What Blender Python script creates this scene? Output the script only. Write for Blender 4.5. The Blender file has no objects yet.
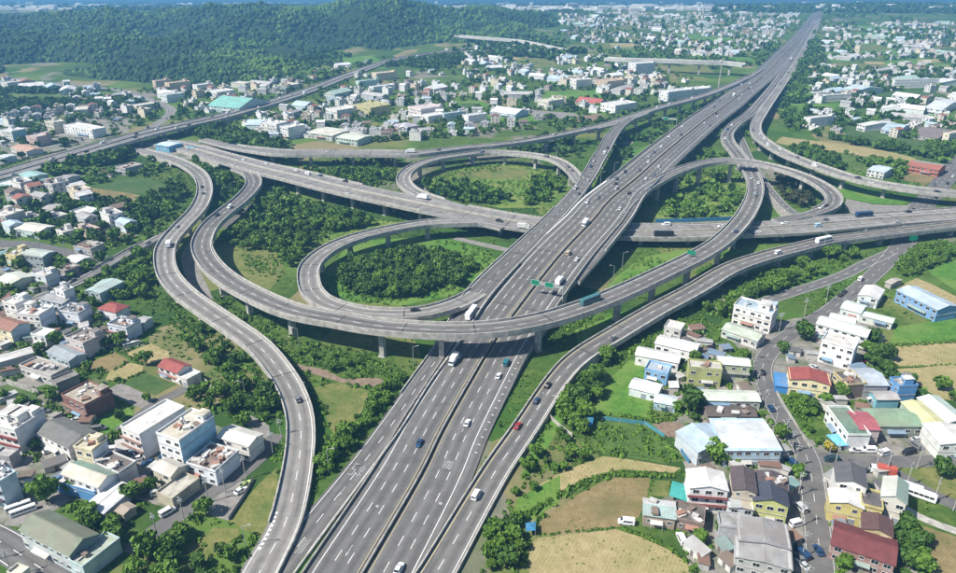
import bpy, math, random
import numpy as np
from mathutils import Vector, Matrix
random.seed(11); rng = np.random.default_rng(11)
sc = bpy.context.scene; COL = sc.collection

# ------------------------------------------------------------------ camera, sky, sun, exposure
FPX, HROW, CAMH = 715.0, -40.0, 150.0
CC = 286.5 - HROW
TH = math.atan2(CC, FPX); ST, CT = math.sin(TH), math.cos(TH)
cam = bpy.data.cameras.new('camera'); camo = bpy.data.objects.new('camera', cam); COL.objects.link(camo)
camo.location = (0, 0, CAMH); camo.rotation_euler = (math.pi/2 - TH, 0, 0)
cam.sensor_width = 36; cam.lens = 36*FPX/956; cam.clip_start = 1; cam.clip_end = 30000
sc.camera = camo
SUN_EL, SUN_AZ = math.radians(50), math.radians(25)      # azimuth: left of the view, turned towards the camera
sdir = Vector((-math.cos(SUN_EL)*math.cos(SUN_AZ), -math.cos(SUN_EL)*math.sin(SUN_AZ), math.sin(SUN_EL)))
w = bpy.data.worlds.new('World'); sc.world = w; w.use_nodes = True
wn = w.node_tree; bg = wn.nodes['Background']; sky = wn.nodes.new('ShaderNodeTexSky')
sky.sky_type = 'NISHITA'; sky.sun_disc = False; sky.sun_elevation = SUN_EL
sky.sun_rotation = math.atan2(sdir.x, sdir.y); sky.altitude = 100; sky.dust_density = 1.0; sky.ozone_density = 2.0
wn.links.new(sky.outputs[0], bg.inputs[0]); bg.inputs[1].default_value = 0.068
sun = bpy.data.lights.new('sun', 'SUN'); suno = bpy.data.objects.new('sun', sun); COL.objects.link(suno)
sun.energy = 5.0; sun.angle = math.radians(0.5); sun.color = (1.0, 0.95, 0.86)
suno.rotation_euler = sdir.to_track_quat('Z', 'Y').to_euler(); suno.location = (-200, -100, 400)
sc.view_settings.view_transform = 'Standard'; sc.view_settings.look = 'None'
sc.view_settings.exposure = 0.66; sc.view_settings.gamma = 1
sc.cycles.max_bounces = 5; sc.cycles.diffuse_bounces = 2; sc.cycles.glossy_bounces = 2; sc.cycles.transmission_bounces = 2
sc.cycles.volume_bounces = 0; sc.cycles.use_denoising = True

# ------------------------------------------------------------------ where a place of the photograph lies on a level plane
def P(px, py, z=0.0):
    u = (px - 478)/FPX; v = -(py - 286.5)/FPX
    d = (u, ST*v + CT, CT*v - ST)
    t = (z - CAMH)/d[2]
    return (d[0]*t, d[1]*t, z)
def T(ox, oy, pts, s=5.969): return [(ox + p[0]/s, oy + p[1]/s) + tuple(p[2:]) for p in pts]
def T4(ox, oy, pts): return T(ox, oy, pts, 3.979)

# ------------------------------------------------------------------ materials
MATS = {}
def lin(c): return tuple(c) + ((1.0,) if len(c) == 3 else ())
def mat(name, c, c2=None, scale=0.5, rough=0.8, bump=0.0, bscale=None, metal=0.0, detail=4, wave=None, spec=0.3, lo=0.35, hi=0.65, coord='pos', c3=None, scale3=0.02, rows=None):
    if name in MATS: return MATS[name]
    m = bpy.data.materials.new(name); m.use_nodes = True; nt = m.node_tree; N = nt.nodes; L = nt.links
    b = N['Principled BSDF']; b.inputs['Roughness'].default_value = rough; b.inputs['Metallic'].default_value = metal
    b.inputs['Specular IOR Level'].default_value = spec
    if coord == 'pos': co = N.new('ShaderNodeNewGeometry').outputs['Position']
    else: co = N.new('ShaderNodeTexCoord').outputs['Object']
    out = None
    if c2 is not None:
        t = N.new('ShaderNodeTexNoise'); t.inputs['Scale'].default_value = scale; t.inputs['Detail'].default_value = detail; t.inputs['Roughness'].default_value = .65
        L.new(co, t.inputs['Vector'])
        r = N.new('ShaderNodeValToRGB'); r.color_ramp.elements[0].position = lo; r.color_ramp.elements[1].position = hi
        r.color_ramp.elements[0].color = lin(c); r.color_ramp.elements[1].color = lin(c2)
        L.new(t.outputs['Fac'], r.inputs[0]); out = r.outputs[0]
        if c3 is not None:
            t3 = N.new('ShaderNodeTexNoise'); t3.inputs['Scale'].default_value = scale3; t3.inputs['Detail'].default_value = 3
            L.new(co, t3.inputs['Vector'])
            r3 = N.new('ShaderNodeValToRGB'); r3.color_ramp.elements[0].position = .45; r3.color_ramp.elements[1].position = .62
            L.new(t3.outputs['Fac'], r3.inputs[0])
            k3 = N.new('ShaderNodeMath'); k3.operation = 'MULTIPLY'; k3.inputs[1].default_value = .7; L.new(r3.outputs[0], k3.inputs[0])
            mx = N.new('ShaderNodeMixRGB'); L.new(k3.outputs[0], mx.inputs[0]); L.new(out, mx.inputs[1]); mx.inputs[2].default_value = lin(c3)
            out = mx.outputs[0]
        if rows:
            mp = N.new('ShaderNodeMapping'); mp.inputs['Rotation'].default_value = (0,0,rows[0]); L.new(co, mp.inputs[0])
            wv = N.new('ShaderNodeTexWave'); wv.inputs['Scale'].default_value = rows[1]; wv.inputs['Distortion'].default_value = 2.5; wv.inputs['Detail'].default_value = 3; wv.inputs['Detail Scale'].default_value = .6; L.new(mp.outputs[0], wv.inputs['Vector'])
            k4 = N.new('ShaderNodeMath'); k4.operation = 'MULTIPLY_ADD'; L.new(wv.outputs['Fac'], k4.inputs[0]); k4.inputs[1].default_value = rows[2]; k4.inputs[2].default_value = 1-rows[2]
            m4 = N.new('ShaderNodeMixRGB'); m4.blend_type = 'MULTIPLY'; m4.inputs[0].default_value = 1; L.new(out, m4.inputs[1]); L.new(k4.outputs[0], m4.inputs[2]); out = m4.outputs[0]
        L.new(out, b.inputs['Base Color'])
    else: b.inputs['Base Color'].default_value = lin(c)
    h = None
    if wave:
        wv = N.new('ShaderNodeTexWave'); wv.inputs['Scale'].default_value = wave; wv.bands_direction = 'X'
        tc = N.new('ShaderNodeTexCoord'); L.new(tc.outputs['Object'], wv.inputs['Vector']); h = wv.outputs['Fac']
        bb = N.new('ShaderNodeBump'); bb.inputs['Strength'].default_value = .5; bb.inputs['Distance'].default_value = .08
        L.new(h, bb.inputs['Height']); L.new(bb.outputs[0], b.inputs['Normal'])
    elif bump:
        t2 = N.new('ShaderNodeTexNoise'); t2.inputs['Scale'].default_value = bscale or scale*3; t2.inputs['Detail'].default_value = 4
        L.new(co, t2.inputs['Vector'])
        bb = N.new('ShaderNodeBump'); bb.inputs['Strength'].default_value = min(1, bump); bb.inputs['Distance'].default_value = max(1, bump)*.3
        L.new(t2.outputs['Fac'], bb.inputs['Height']); L.new(bb.outputs[0], b.inputs['Normal'])
    MATS[name] = m; return m
def foliage(name, a, b_, c, scale=.35):
    m = mat(name, a, b_, scale=scale, rough=.65, spec=.25, detail=3, lo=.3, hi=.7, c3=c, scale3=.035)
    return m

def roadmat(name, c, c2, phase=0.0, wear=.16, slab=.10, span=30.0):
    """asphalt with wheel-path wear, streaks along the lane and slightly different spans (needs the lat/lon attributes of road())"""
    m = bpy.data.materials.new(name); m.use_nodes = True; nt = m.node_tree; N = nt.nodes; L = nt.links; b = N['Principled BSDF']
    b.inputs['Roughness'].default_value = .85; b.inputs['Specular IOR Level'].default_value = .25
    def mth(op, a, b_=None, c_=None):
        n = N.new('ShaderNodeMath'); n.operation = op
        for k, v in enumerate((a, b_, c_)):
            if v is None: continue
            if isinstance(v, (int, float)): n.inputs[k].default_value = v
            else: L.new(v, n.inputs[k])
        return n.outputs[0]
    la = N.new('ShaderNodeAttribute'); la.attribute_name = 'lat'; lo = N.new('ShaderNodeAttribute'); lo.attribute_name = 'lon'; la = la.outputs['Fac']; lo = lo.outputs['Fac']
    pos = N.new('ShaderNodeNewGeometry').outputs['Position']
    t = N.new('ShaderNodeTexNoise'); t.inputs['Scale'].default_value = .25; t.inputs['Detail'].default_value = 8; t.inputs['Roughness'].default_value = .7; L.new(pos, t.inputs['Vector'])
    cv = N.new('ShaderNodeCombineXYZ'); L.new(mth('MULTIPLY', la, .9), cv.inputs[0]); L.new(mth('MULTIPLY', lo, .022), cv.inputs[1])
    s = N.new('ShaderNodeTexNoise'); s.inputs['Scale'].default_value = 1.0; s.inputs['Detail'].default_value = 5; L.new(cv.outputs[0], s.inputs['Vector'])
    f = mth('ADD', mth('MULTIPLY', t.outputs['Fac'], .55), mth('MULTIPLY', s.outputs['Fac'], .45))
    r = N.new('ShaderNodeValToRGB'); r.color_ramp.elements[0].position = .36; r.color_ramp.elements[1].position = .64; r.color_ramp.elements[0].color = lin(c); r.color_ramp.elements[1].color = lin(c2); L.new(f, r.inputs[0])
    w_ = mth('COSINE', mth('MULTIPLY', mth('ADD', la, phase), 2*math.pi/3.75)); w_ = mth('MULTIPLY_ADD', w_, -wear/2, 1.0-wear/2)      # darker along the lane middles
    fl = N.new('ShaderNodeCombineXYZ'); L.new(mth('FLOOR', mth('DIVIDE', lo, span)), fl.inputs[0]); L.new(mth('FLOOR', mth('DIVIDE', mth('ADD', la, phase), 7.5)), fl.inputs[1])
    wn_ = N.new('ShaderNodeTexWhiteNoise'); L.new(fl.outputs[0], wn_.inputs['Vector']); sl = mth('MULTIPLY_ADD', wn_.outputs['Value'], slab, 1.0-slab/2)
    g = mth('MULTIPLY', w_, sl); mx = N.new('ShaderNodeMixRGB'); mx.blend_type = 'MULTIPLY'; mx.inputs[0].default_value = 1; L.new(r.outputs[0], mx.inputs[1])
    cc = N.new('ShaderNodeCombineXYZ'); [L.new(g, cc.inputs[k]) for k in range(3)]; L.new(cc.outputs[0], mx.inputs[2]); L.new(mx.outputs[0], b.inputs['Base Color'])
    return m
M_ASPH = roadmat('asphalt', (0.118,0.113,0.110), (0.186,0.181,0.174), 0, .26, .20, 45)
M_ASPH2 = roadmat('worn_asphalt', (0.130,0.127,0.123), (0.217,0.208,0.198), 1.87, .34, .26)
M_ASPH3 = mat('street_asphalt', (.10,.097,.095), (.155,.15,.145), scale=.2, rough=.9, detail=7, c3=(.13,.125,.12), scale3=.06)
M_PALE = roadmat('pale_road', (0.186,0.179,0.169), (0.305,0.290,0.271), 1.87, .34, .28)
M_CONC = mat('concrete', (.20,.19,.17), (.44,.42,.385), scale=.4, rough=.85, detail=9, lo=.30, hi=.56)
M_CONCD = mat('grimy_concrete', (.20,.19,.175), (.34,.325,.30), scale=.4, rough=.9, detail=6)
M_WHITE = mat('road_paint_white', (.62,.62,.60), (.80,.80,.78), scale=1.5, rough=.6)
M_FADE = mat('faded_road_paint', (.22,.215,.21), (.50,.50,.49), scale=2.5, rough=.7)
M_YELL = mat('road_paint_yellow', (.50,.42,.22), (.62,.53,.32), scale=1.5, rough=.6)
M_GUT = mat('median_dark', (.035,.034,.033), (.075,.07,.065), scale=.8, rough=.9)
M_STEEL = mat('galvanised_steel', (.40,.42,.43), (.52,.54,.55), scale=2, rough=.45, metal=.4)
M_GLASS = mat('dark_glass', (.018,.024,.032), rough=.12, spec=.6)
M_RUB = mat('rubber', (.018,.018,.018), rough=.85)
M_GSIGN = mat('sign_green', (.01,.20,.11), rough=.5)
M_BLUEF = mat('fence_blue', (.04,.17,.32), (.07,.23,.38), scale=1, rough=.5)
M_TEALF = mat('fence_teal', (.06,.22,.28), (.10,.28,.33), scale=1, rough=.5)
M_BARK = mat('bark', (.10,.075,.05), (.17,.13,.09), scale=2, rough=.95)
M_GRASS = mat('grass', (.036,.085,.014), (.095,.155,.032), scale=.25, rough=.9, detail=8, bump=1.5, bscale=.9, c3=(.13,.17,.045), scale3=.03)
M_LAWN = mat('bright_lawn', (.045,.135,.014), (.10,.22,.03), scale=.35, rough=.9, detail=8, bump=1.2, bscale=1.1, c3=(.15,.22,.045), scale3=.05)
M_LOOP = mat('loop_meadow', (.075,.15,.022), (.15,.225,.042), scale=.3, rough=.95, detail=9, bump=1.5, bscale=.8, c3=(.21,.225,.06), scale3=.05)
M_MEAD = mat('meadow', (.10,.13,.030), (.20,.19,.065), scale=.3, rough=.95, detail=9, bump=1.2, bscale=.9, c3=(.07,.12,.025), scale3=.06)
M_TAN = mat('stubble_tan', (.27,.225,.11), (.39,.325,.165), scale=.35, rough=.95, detail=9, bump=.8, bscale=1.5, c3=(.24,.23,.085), scale3=.045, rows=(.5,.30,.10))
M_BROWN = mat('stubble_brown', (.185,.145,.066), (.27,.21,.10), scale=.45, rough=.95, detail=9, bump=.8, bscale=1.5, c3=(.13,.125,.045), scale3=.06, rows=(.9,.38,.10))
M_SOIL = mat('bare_soil', (.16,.115,.08), (.25,.19,.14), scale=.5, rough=.95, detail=8)
M_GREY = mat('grey_yard', (.17,.16,.15), (.27,.255,.235), scale=.3, rough=.95, detail=7)
M_YARD = mat('village_ground', (.17,.16,.145), (.29,.27,.24), scale=.3, rough=.95, detail=9, c3=(.060,.095,.028), scale3=.09)
M_CROP = mat('crop_green', (.034,.085,.018), (.07,.13,.03), scale=.3, rough=.9, detail=8, bump=1.2, bscale=1.5, c3=(.09,.13,.04), scale3=.07, rows=(.4,.35,.16))

# ------------------------------------------------------------------ mesh helpers
class MB:
    def __init__(s): s.v = []; s.f = []; s.m = []
    def add(s, vs, fs, m=0):
        o = len(s.v); s.v += [tuple(v) for v in vs]; s.f += [tuple(i+o for i in q) for q in fs]
        s.m += ([m]*len(fs) if isinstance(m, int) else list(m)); return s
    def box(s, x0, x1, y0, y1, z0, z1, m=0, M=None):
        vs = [(x,y,z) for z in (z0,z1) for y in (y0,y1) for x in (x0,x1)]
        if M is not None: vs = [tuple(M @ Vector(v)) for v in vs]
        return s.add(vs, [(0,2,3,1),(4,5,7,6),(0,1,5,4),(1,3,7,5),(3,2,6,7),(2,0,4,6)], m)
    def cyl(s, x, y, z0, z1, r, r1=None, n=10, m=0, M=None):
        r1 = r if r1 is None else r1; vs = []
        for z, q in ((z0,r),(z1,r1)):
            vs += [(x+q*math.cos(2*math.pi*i/n), y+q*math.sin(2*math.pi*i/n), z) for i in range(n)]
        if M is not None: vs = [tuple(M @ Vector(v)) for v in vs]
        fs = [(i,(i+1)%n,n+(i+1)%n,n+i) for i in range(n)] + [tuple(range(n-1,-1,-1)), tuple(range(n,2*n))]
        return s.add(vs, fs, m)
    def bar(s, a, b, r, n=6, m=0, r1=None):
        a = Vector(a); b = Vector(b); q = (b-a).to_track_quat('Z','Y').to_matrix().to_4x4()
        return s.cyl(0,0,0,(b-a).length,r,r1,n,m,Matrix.Translation(a) @ q)
    def prism(s, poly, z0, z1, m=0, top=None):
        n = len(poly)
        vs = [(p[0],p[1],z0) for p in poly] + [(p[0],p[1],z1) for p in poly]
        fs = [(i,(i+1)%n,n+(i+1)%n,n+i) for i in range(n)] + [tuple(range(n-1,-1,-1)), tuple(range(n,2*n))]
        ms = [m]*(n+1) + [m if top is None else top]
        return s.add(vs, fs, ms)
    def mesh(s, name, mats):
        me = bpy.data.meshes.new(name); me.from_pydata(s.v, [], s.f)
        for q in (mats if isinstance(mats, (list,tuple)) else [mats]): me.materials.append(q)
        if any(s.m): me.polygons.foreach_set('material_index', s.m)
        me.update(); return me
def link(name, me, parent=None, loc=None, rz=0.0):
    o = bpy.data.objects.new(name, me); COL.objects.link(o)
    if parent is not None: o.parent = parent
    if loc is not None: o.location = loc
    if rz: o.rotation_euler = (0,0,rz)
    return o
def tag(o, label=None, cat=None, group=None, kind=None):
    if label: o['label'] = label
    if cat: o['category'] = cat
    if group: o['group'] = group
    if kind: o['kind'] = kind
    return o
def npmesh(name, V, F, mats, mi=None, smooth=False):
    """V (n,3), F (m,3 or 4) -> mesh, fast"""
    me = bpy.data.meshes.new(name); n, m, k = len(V), len(F), F.shape[1]
    me.vertices.add(n); me.vertices.foreach_set('co', np.ascontiguousarray(V, dtype=np.float32).ravel())
    me.loops.add(m*k); me.loops.foreach_set('vertex_index', np.ascontiguousarray(F, dtype=np.int32).ravel())
    me.polygons.add(m); me.polygons.foreach_set('loop_start', np.arange(0, m*k, k, dtype=np.int32))
    try: me.polygons.foreach_set('loop_total', np.full(m, k, dtype=np.int32))
    except Exception: pass
    for q in (mats if isinstance(mats, (list,tuple)) else [mats]): me.materials.append(q)
    if mi is not None: me.polygons.foreach_set('material_index', np.ascontiguousarray(mi, dtype=np.int32))
    me.polygons.foreach_set('use_smooth', np.full(m, smooth, dtype=bool))
    me.update(calc_edges=True); me.validate(); return me
def vnoise(x, y, seed=0):
    """smooth value noise, vectorised"""
    xi = np.floor(x).astype(np.int64); yi = np.floor(y).astype(np.int64); fx = x-xi; fy = y-yi
    fx = fx*fx*(3-2*fx); fy = fy*fy*(3-2*fy)
    def hsh(a, b):
        q = (a*374761393 + b*668265263 + seed*1274126177) & 0x7fffffff
        q = ((q ^ (q >> 13))*1274126177) & 0x7fffffff
        return (q & 0xffff)/65535.0
    return (hsh(xi,yi)*(1-fx)+hsh(xi+1,yi)*fx)*(1-fy) + (hsh(xi,yi+1)*(1-fx)+hsh(xi+1,yi+1)*fx)*fy
def fbm(x, y, seed=0, o=4):
    s = 0; a = 1; t = 0
    for i in range(o): s = s + a*vnoise(x*2**i, y*2**i, seed+i); t += a; a *= .5
    return s/t
def inpoly(px, py, poly):
    px = np.asarray(px, float); py = np.asarray(py, float); r = np.zeros(px.shape, bool); n = len(poly); j = n-1
    for i in range(n):
        xi, yi = poly[i][:2]; xj, yj = poly[j][:2]
        c = ((yi > py) != (yj > py)) & (px < (xj-xi)*(py-yi)/((yj-yi) or 1e-9) + xi)
        r ^= c; j = i
    return r
# ------------------------------------------------------------------ ground
def ground_mat():
    m = bpy.data.materials.new('plain_ground'); m.use_nodes = True; N = m.node_tree.nodes; L = m.node_tree.links; b = N['Principled BSDF']
    b.inputs['Roughness'].default_value = .95; b.inputs['Specular IOR Level'].default_value = .1
    g = N.new('ShaderNodeNewGeometry').outputs['Position']
    vo = N.new('ShaderNodeTexVoronoi'); vo.inputs['Scale'].default_value = .021; vo.distance = 'MANHATTAN'
    mp = N.new('ShaderNodeMapping'); mp.inputs['Rotation'].default_value = (0,0,.35); mp.inputs['Scale'].default_value = (1,.6,1)
    L.new(g, mp.inputs[0]); L.new(mp.outputs[0], vo.inputs['Vector'])
    sp = N.new('ShaderNodeSeparateColor'); L.new(vo.outputs['Color'], sp.inputs[0])
    cr = N.new('ShaderNodeValToRGB'); cr.color_ramp.interpolation = 'CONSTANT'
    els = [(0,(.045,.105,.018)),(.20,(.07,.135,.025)),(.36,(.036,.080,.018)),(.50,(.10,.165,.035)),(.66,(.15,.17,.055)),(.80,(.22,.19,.10)),(.90,(.21,.19,.16))]
    e = cr.color_ramp.elements
    e[0].position = 0; e[0].color = lin(els[0][1]); e[1].position = els[1][0]; e[1].color = lin(els[1][1])
    for p, c in els[2:]: q = e.new(p); q.color = lin(c)
    L.new(sp.outputs[0], cr.inputs[0])
    n1 = N.new('ShaderNodeTexNoise'); n1.inputs['Scale'].default_value = .25; n1.inputs['Detail'].default_value = 8; n1.inputs['Roughness'].default_value = .7; L.new(g, n1.inputs['Vector'])
    r1 = N.new('ShaderNodeValToRGB'); r1.color_ramp.elements[0].position = .35; r1.color_ramp.elements[1].position = .65
    r1.color_ramp.elements[0].color = (.030,.075,.012,1); r1.color_ramp.elements[1].color = (.105,.155,.035,1); L.new(n1.outputs['Fac'], r1.inputs[0])
    n2 = N.new('ShaderNodeTexNoise'); n2.inputs['Scale'].default_value = .018; n2.inputs['Detail'].default_value = 4; L.new(g, n2.inputs['Vector'])
    r2 = N.new('ShaderNodeValToRGB'); r2.color_ramp.elements[0].position = .42; r2.color_ramp.elements[1].position = .55; L.new(n2.outputs['Fac'], r2.inputs[0])
    mx = N.new('ShaderNodeMixRGB'); L.new(r2.outputs[0], mx.inputs[0]); L.new(r1.outputs[0], mx.inputs[1]); L.new(cr.outputs[0], mx.inputs[2])
    L.new(mx.outputs[0], b.inputs['Base Color'])
    bp = N.new('ShaderNodeBump'); bp.inputs['Distance'].default_value = .6; bp.inputs['Strength'].default_value = .8; L.new(n1.outputs['Fac'], bp.inputs['Height']); L.new(bp.outputs[0], b.inputs['Normal'])
    return m
PROF = [(-400,0),(2450,0),(2700,-7),(5600,-138),(6200,-150),(14000,-150)]       # added drop: the far plain is lowered so more blue haze covers it
def gz(D): return np.interp(D, [q[0] for q in PROF], [q[1] for q in PROF])
g = MB()
for (d0,z0),(d1,z1) in zip(PROF, PROF[1:]): g.add([(-9000,d0,z0),(9000,d0,z0),(9000,d1,z1),(-9000,d1,z1)], [(0,1,2,3)])
def PF(px, py):
    u = (px-478)/FPX; v = -(py-286.5)/FPX; d = (u, ST*v+CT, CT*v-ST); D = np.arange(2000,13900,10.); zz = CAMH + D/d[1]*d[2]; k = np.argmax(zz < gz(D)); 
    return d[0]/d[1]*D[k], D[k], float(gz(D[k]))
tag(link('ground', g.mesh('ground', ground_mat())), 'flat green plain of grass and plots reaching the far haze', 'ground', kind='structure')

# hills: (photo column, base row, ridge row), built as real relief at their real distance
M_HILL = mat('hill_forest', (.007,.020,.006), (.022,.048,.011), scale=.10, rough=.95, detail=10, c3=(.030,.058,.015), scale3=.010, bump=8.0, bscale=.13, lo=.40, hi=.62)
def yg(row): return 129615/(row - HROW) - 68.5
def hills(name, label, cols, depth, back, seed, rough=.28, nx=420, ny=150, spur=95, canopy=6, swell=84, D00=None):
    cx = np.array([c[0] for c in cols], float)
    xs = np.linspace(cx[0], cx[-1], nx); yb = np.interp(xs, cx, [c[1] for c in cols]); yr = np.interp(xs, cx, [c[2] for c in cols])
    D0 = 129615/(yb+40) - 68.5 if D00 is None else np.full(nx, float(D00)); D1 = D0 + depth
    zr = CAMH*(1 - D1/(129615/(yr+40) - 68.5)) - gz(D1)
    V = np.zeros((ny, nx, 3)); sx = (xs-478)/FPX
    for j in range(ny):
        t = j/(ny-1)*(1+back/depth)
        D = D0 + t*depth
        s = np.where(t <= 1, t*t*(3-2*t)*.75 + t*.25, np.clip(1-(t-1)*depth/back, 0, 1)**1.3)
        X = sx*(D*CT + CAMH*ST)
        n = fbm(X/260+fbm(X/90,D/90,seed+4,2)*.5, D/190, seed, 5); n = .5+(n-.5)*1.5; n2 = fbm((X+D*.35)/125, D/420, seed+30, 4)
        cn = fbm(X/15, D/15, seed+50, 2)-.5
        z = zr*s*(1 + rough*2*(n-.5)*(1.5 if t < .85 else .5) ) + swell*(fbm(X/330+seed, D/105, seed+70, 2)-.5)*min(1, t*2.2)*(1 if t < .82 else max(.1, 1-(t-.82)*4)) + spur*(n2-.5)*min(1, t*2.6)*(1 if t < .8 else .55) + (9*(fbm(X/60, D/60, seed+9, 3)-.5) + canopy*cn)*min(1, t*4)
        edge = np.clip(np.minimum(np.arange(nx), nx-1-np.arange(nx))/6, 0, 1)
        V[j,:,0] = X; V[j,:,1] = D; V[j,:,2] = z*edge + gz(D) - (.5 if 0 < j < ny-1 else 1.5)
    i = np.arange(nx*ny).reshape(ny, nx)
    F = np.stack([i[:-1,:-1], i[:-1,1:], i[1:,1:], i[1:,:-1]], -1).reshape(-1,4)
    o = link(name, npmesh(name, V.reshape(-1,3), F, M_HILL, smooth=True)); tag(o, label, 'hills', kind='structure')
    return V
HILL_A = hills('hills', 'wooded back ridge along the upper left skyline', [(-160,62,24),(0,60,21),(60,60,20),(115,62,9),(150,64,14),(190,66,8),(230,66,3),(260,62,5),(300,58,13),(330,56,17),(390,53,7),(430,50,12),(480,46,13),(540,42,13),(600,36,19),(650,29,27)], 560, 500, 3)
HILL_B = hills('hills', 'low wooded foothill in front of the ridge at far left', [(-160,88,40),(0,76,33),(50,74,31),(100,80,34),(160,84,38),(230,86,43),(300,84,52),(345,78,60),(380,66,62)], 260, 260, 21, .4, 320, 90, spur=64, canopy=5, swell=56)
HILL_C = hills('hills', 'far dark wooded plateau at the upper right', [(700,13,8),(790,13,7.5),(830,14,6.5),(880,14,5),(956,14,6),(1100,15,6)], 500, 800, 33, .2, 60, 24, 10, 6, 0)
HILL_D = hills('hills', 'faint blue mountains behind the far plain', [(-500,2,-14),(-100,3,-6),(150,3,-4),(380,3,-8),(560,3,-14),(760,2,-8),(900,2,-16),(1400,2,-10)], 1500, 2600, 41, .3, 120, 40, 60, 0, 30, D00=5300)

HILL_E = hills('hills', 'pale blue ridge in the haze behind the wooded hills', [(-200,3,9),(-60,3,9),(60,3,8),(120,3,5),(180,3,3.5),(260,3,6),(330,3,4.5),(400,3,2.5),(470,3,5),(540,3,4),(610,3,6.5),(680,3,9.5),(720,3,11)], 600, 900, 57, .3, 160, 40, 34, 5, 24, D00=3150)

# ------------------------------------------------------------------ roads
ROADS = []
def spline(ctrl, step=5.0):
    C = np.array(ctrl, float); n = len(C); out = []; us = []
    E = np.vstack([2*C[0]-C[1], C, 2*C[-1]-C[-2]])
    for i in range(n-1):
        p0,p1,p2,p3 = E[i],E[i+1],E[i+2],E[i+3]
        d = np.linalg.norm(p2[:2]-p1[:2]); st = step*max(1, min(6, p1[1]/500)); k = max(2, int(d/st))
        t = (np.arange(k)/k)[:,None]
        q = .5*((2*p1)+(-p0+p2)*t+(2*p0-5*p1+4*p2-p3)*t**2+(-p0+3*p1-3*p2+p3)*t**3)
        out.append(q); us.append(i + np.arange(k)/k)
    out.append(C[-1:]); us.append([n-1.0])
    return np.vstack(out), np.concatenate(us)
class Road: pass
def make_path(ctrl, step=5.0):
    """ctrl rows (px, py, z, width)"""
    W = [P(a,b,z)+(wd,) for a,b,z,wd in ctrl]
    S, U = spline(W, step); r = Road(); r.S = S; r.U = U
    d = np.gradient(S[:,:2], axis=0); d /= np.linalg.norm(d,axis=1)[:,None]; 
    r.N = np.stack([d[:,1], -d[:,0]], 1); r.D = d           # N points to the right
    r.len = np.concatenate([[0], np.cumsum(np.linalg.norm(np.diff(S[:,:2],axis=0),axis=1))])
    r.hw = S[:,3]/2; return r
def off(r, i, o, z=0.0):
    return np.stack([r.S[i,0]+r.N[i,0]*o, r.S[i,1]+r.N[i,1]*o, r.S[i,2]+z], -1)
def idx(r, u0, u1):
    return np.where((r.U >= u0-1e-6) & (r.U <= u1+1e-6))[0]
def oval(r, i, sp):
    k, m = sp if isinstance(sp, tuple) else (0, sp)
    return k*r.hw[i] + m
def ribbon(r, i, a, b, z): 
    A = off(r, i, a, z); B = off(r, i, b, z); n = len(i); V = np.vstack([A,B]); q = np.arange(n-1)
    return V, np.stack([q, n+q, n+q+1, q+1], 1)[:, ::-1]
def boxstrip(r, i, a, b, z0, z1):
    n = len(i); V = np.vstack([off(r,i,a,z0), off(r,i,b,z0), off(r,i,b,z1), off(r,i,a,z1)]); q = np.arange(n-1); F = []
    for k in range(4):
        k2 = (k+1) % 4; F.append(np.stack([k*n+q, k2*n+q, k2*n+q+1, k*n+q+1], 1))
    F.append(np.array([[0,n,2*n,3*n]])[:, ::-1]); F.append(np.array([[n-1,2*n-1,3*n-1,4*n-1]]))
    return V, np.vstack(F)[:, ::-1]
def cat_parts(parts):
    V = []; F = []; o = 0
    for v, f in parts: V.append(v); F.append(f+o); o += len(v)
    return np.vstack(V), np.vstack(F)
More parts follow.
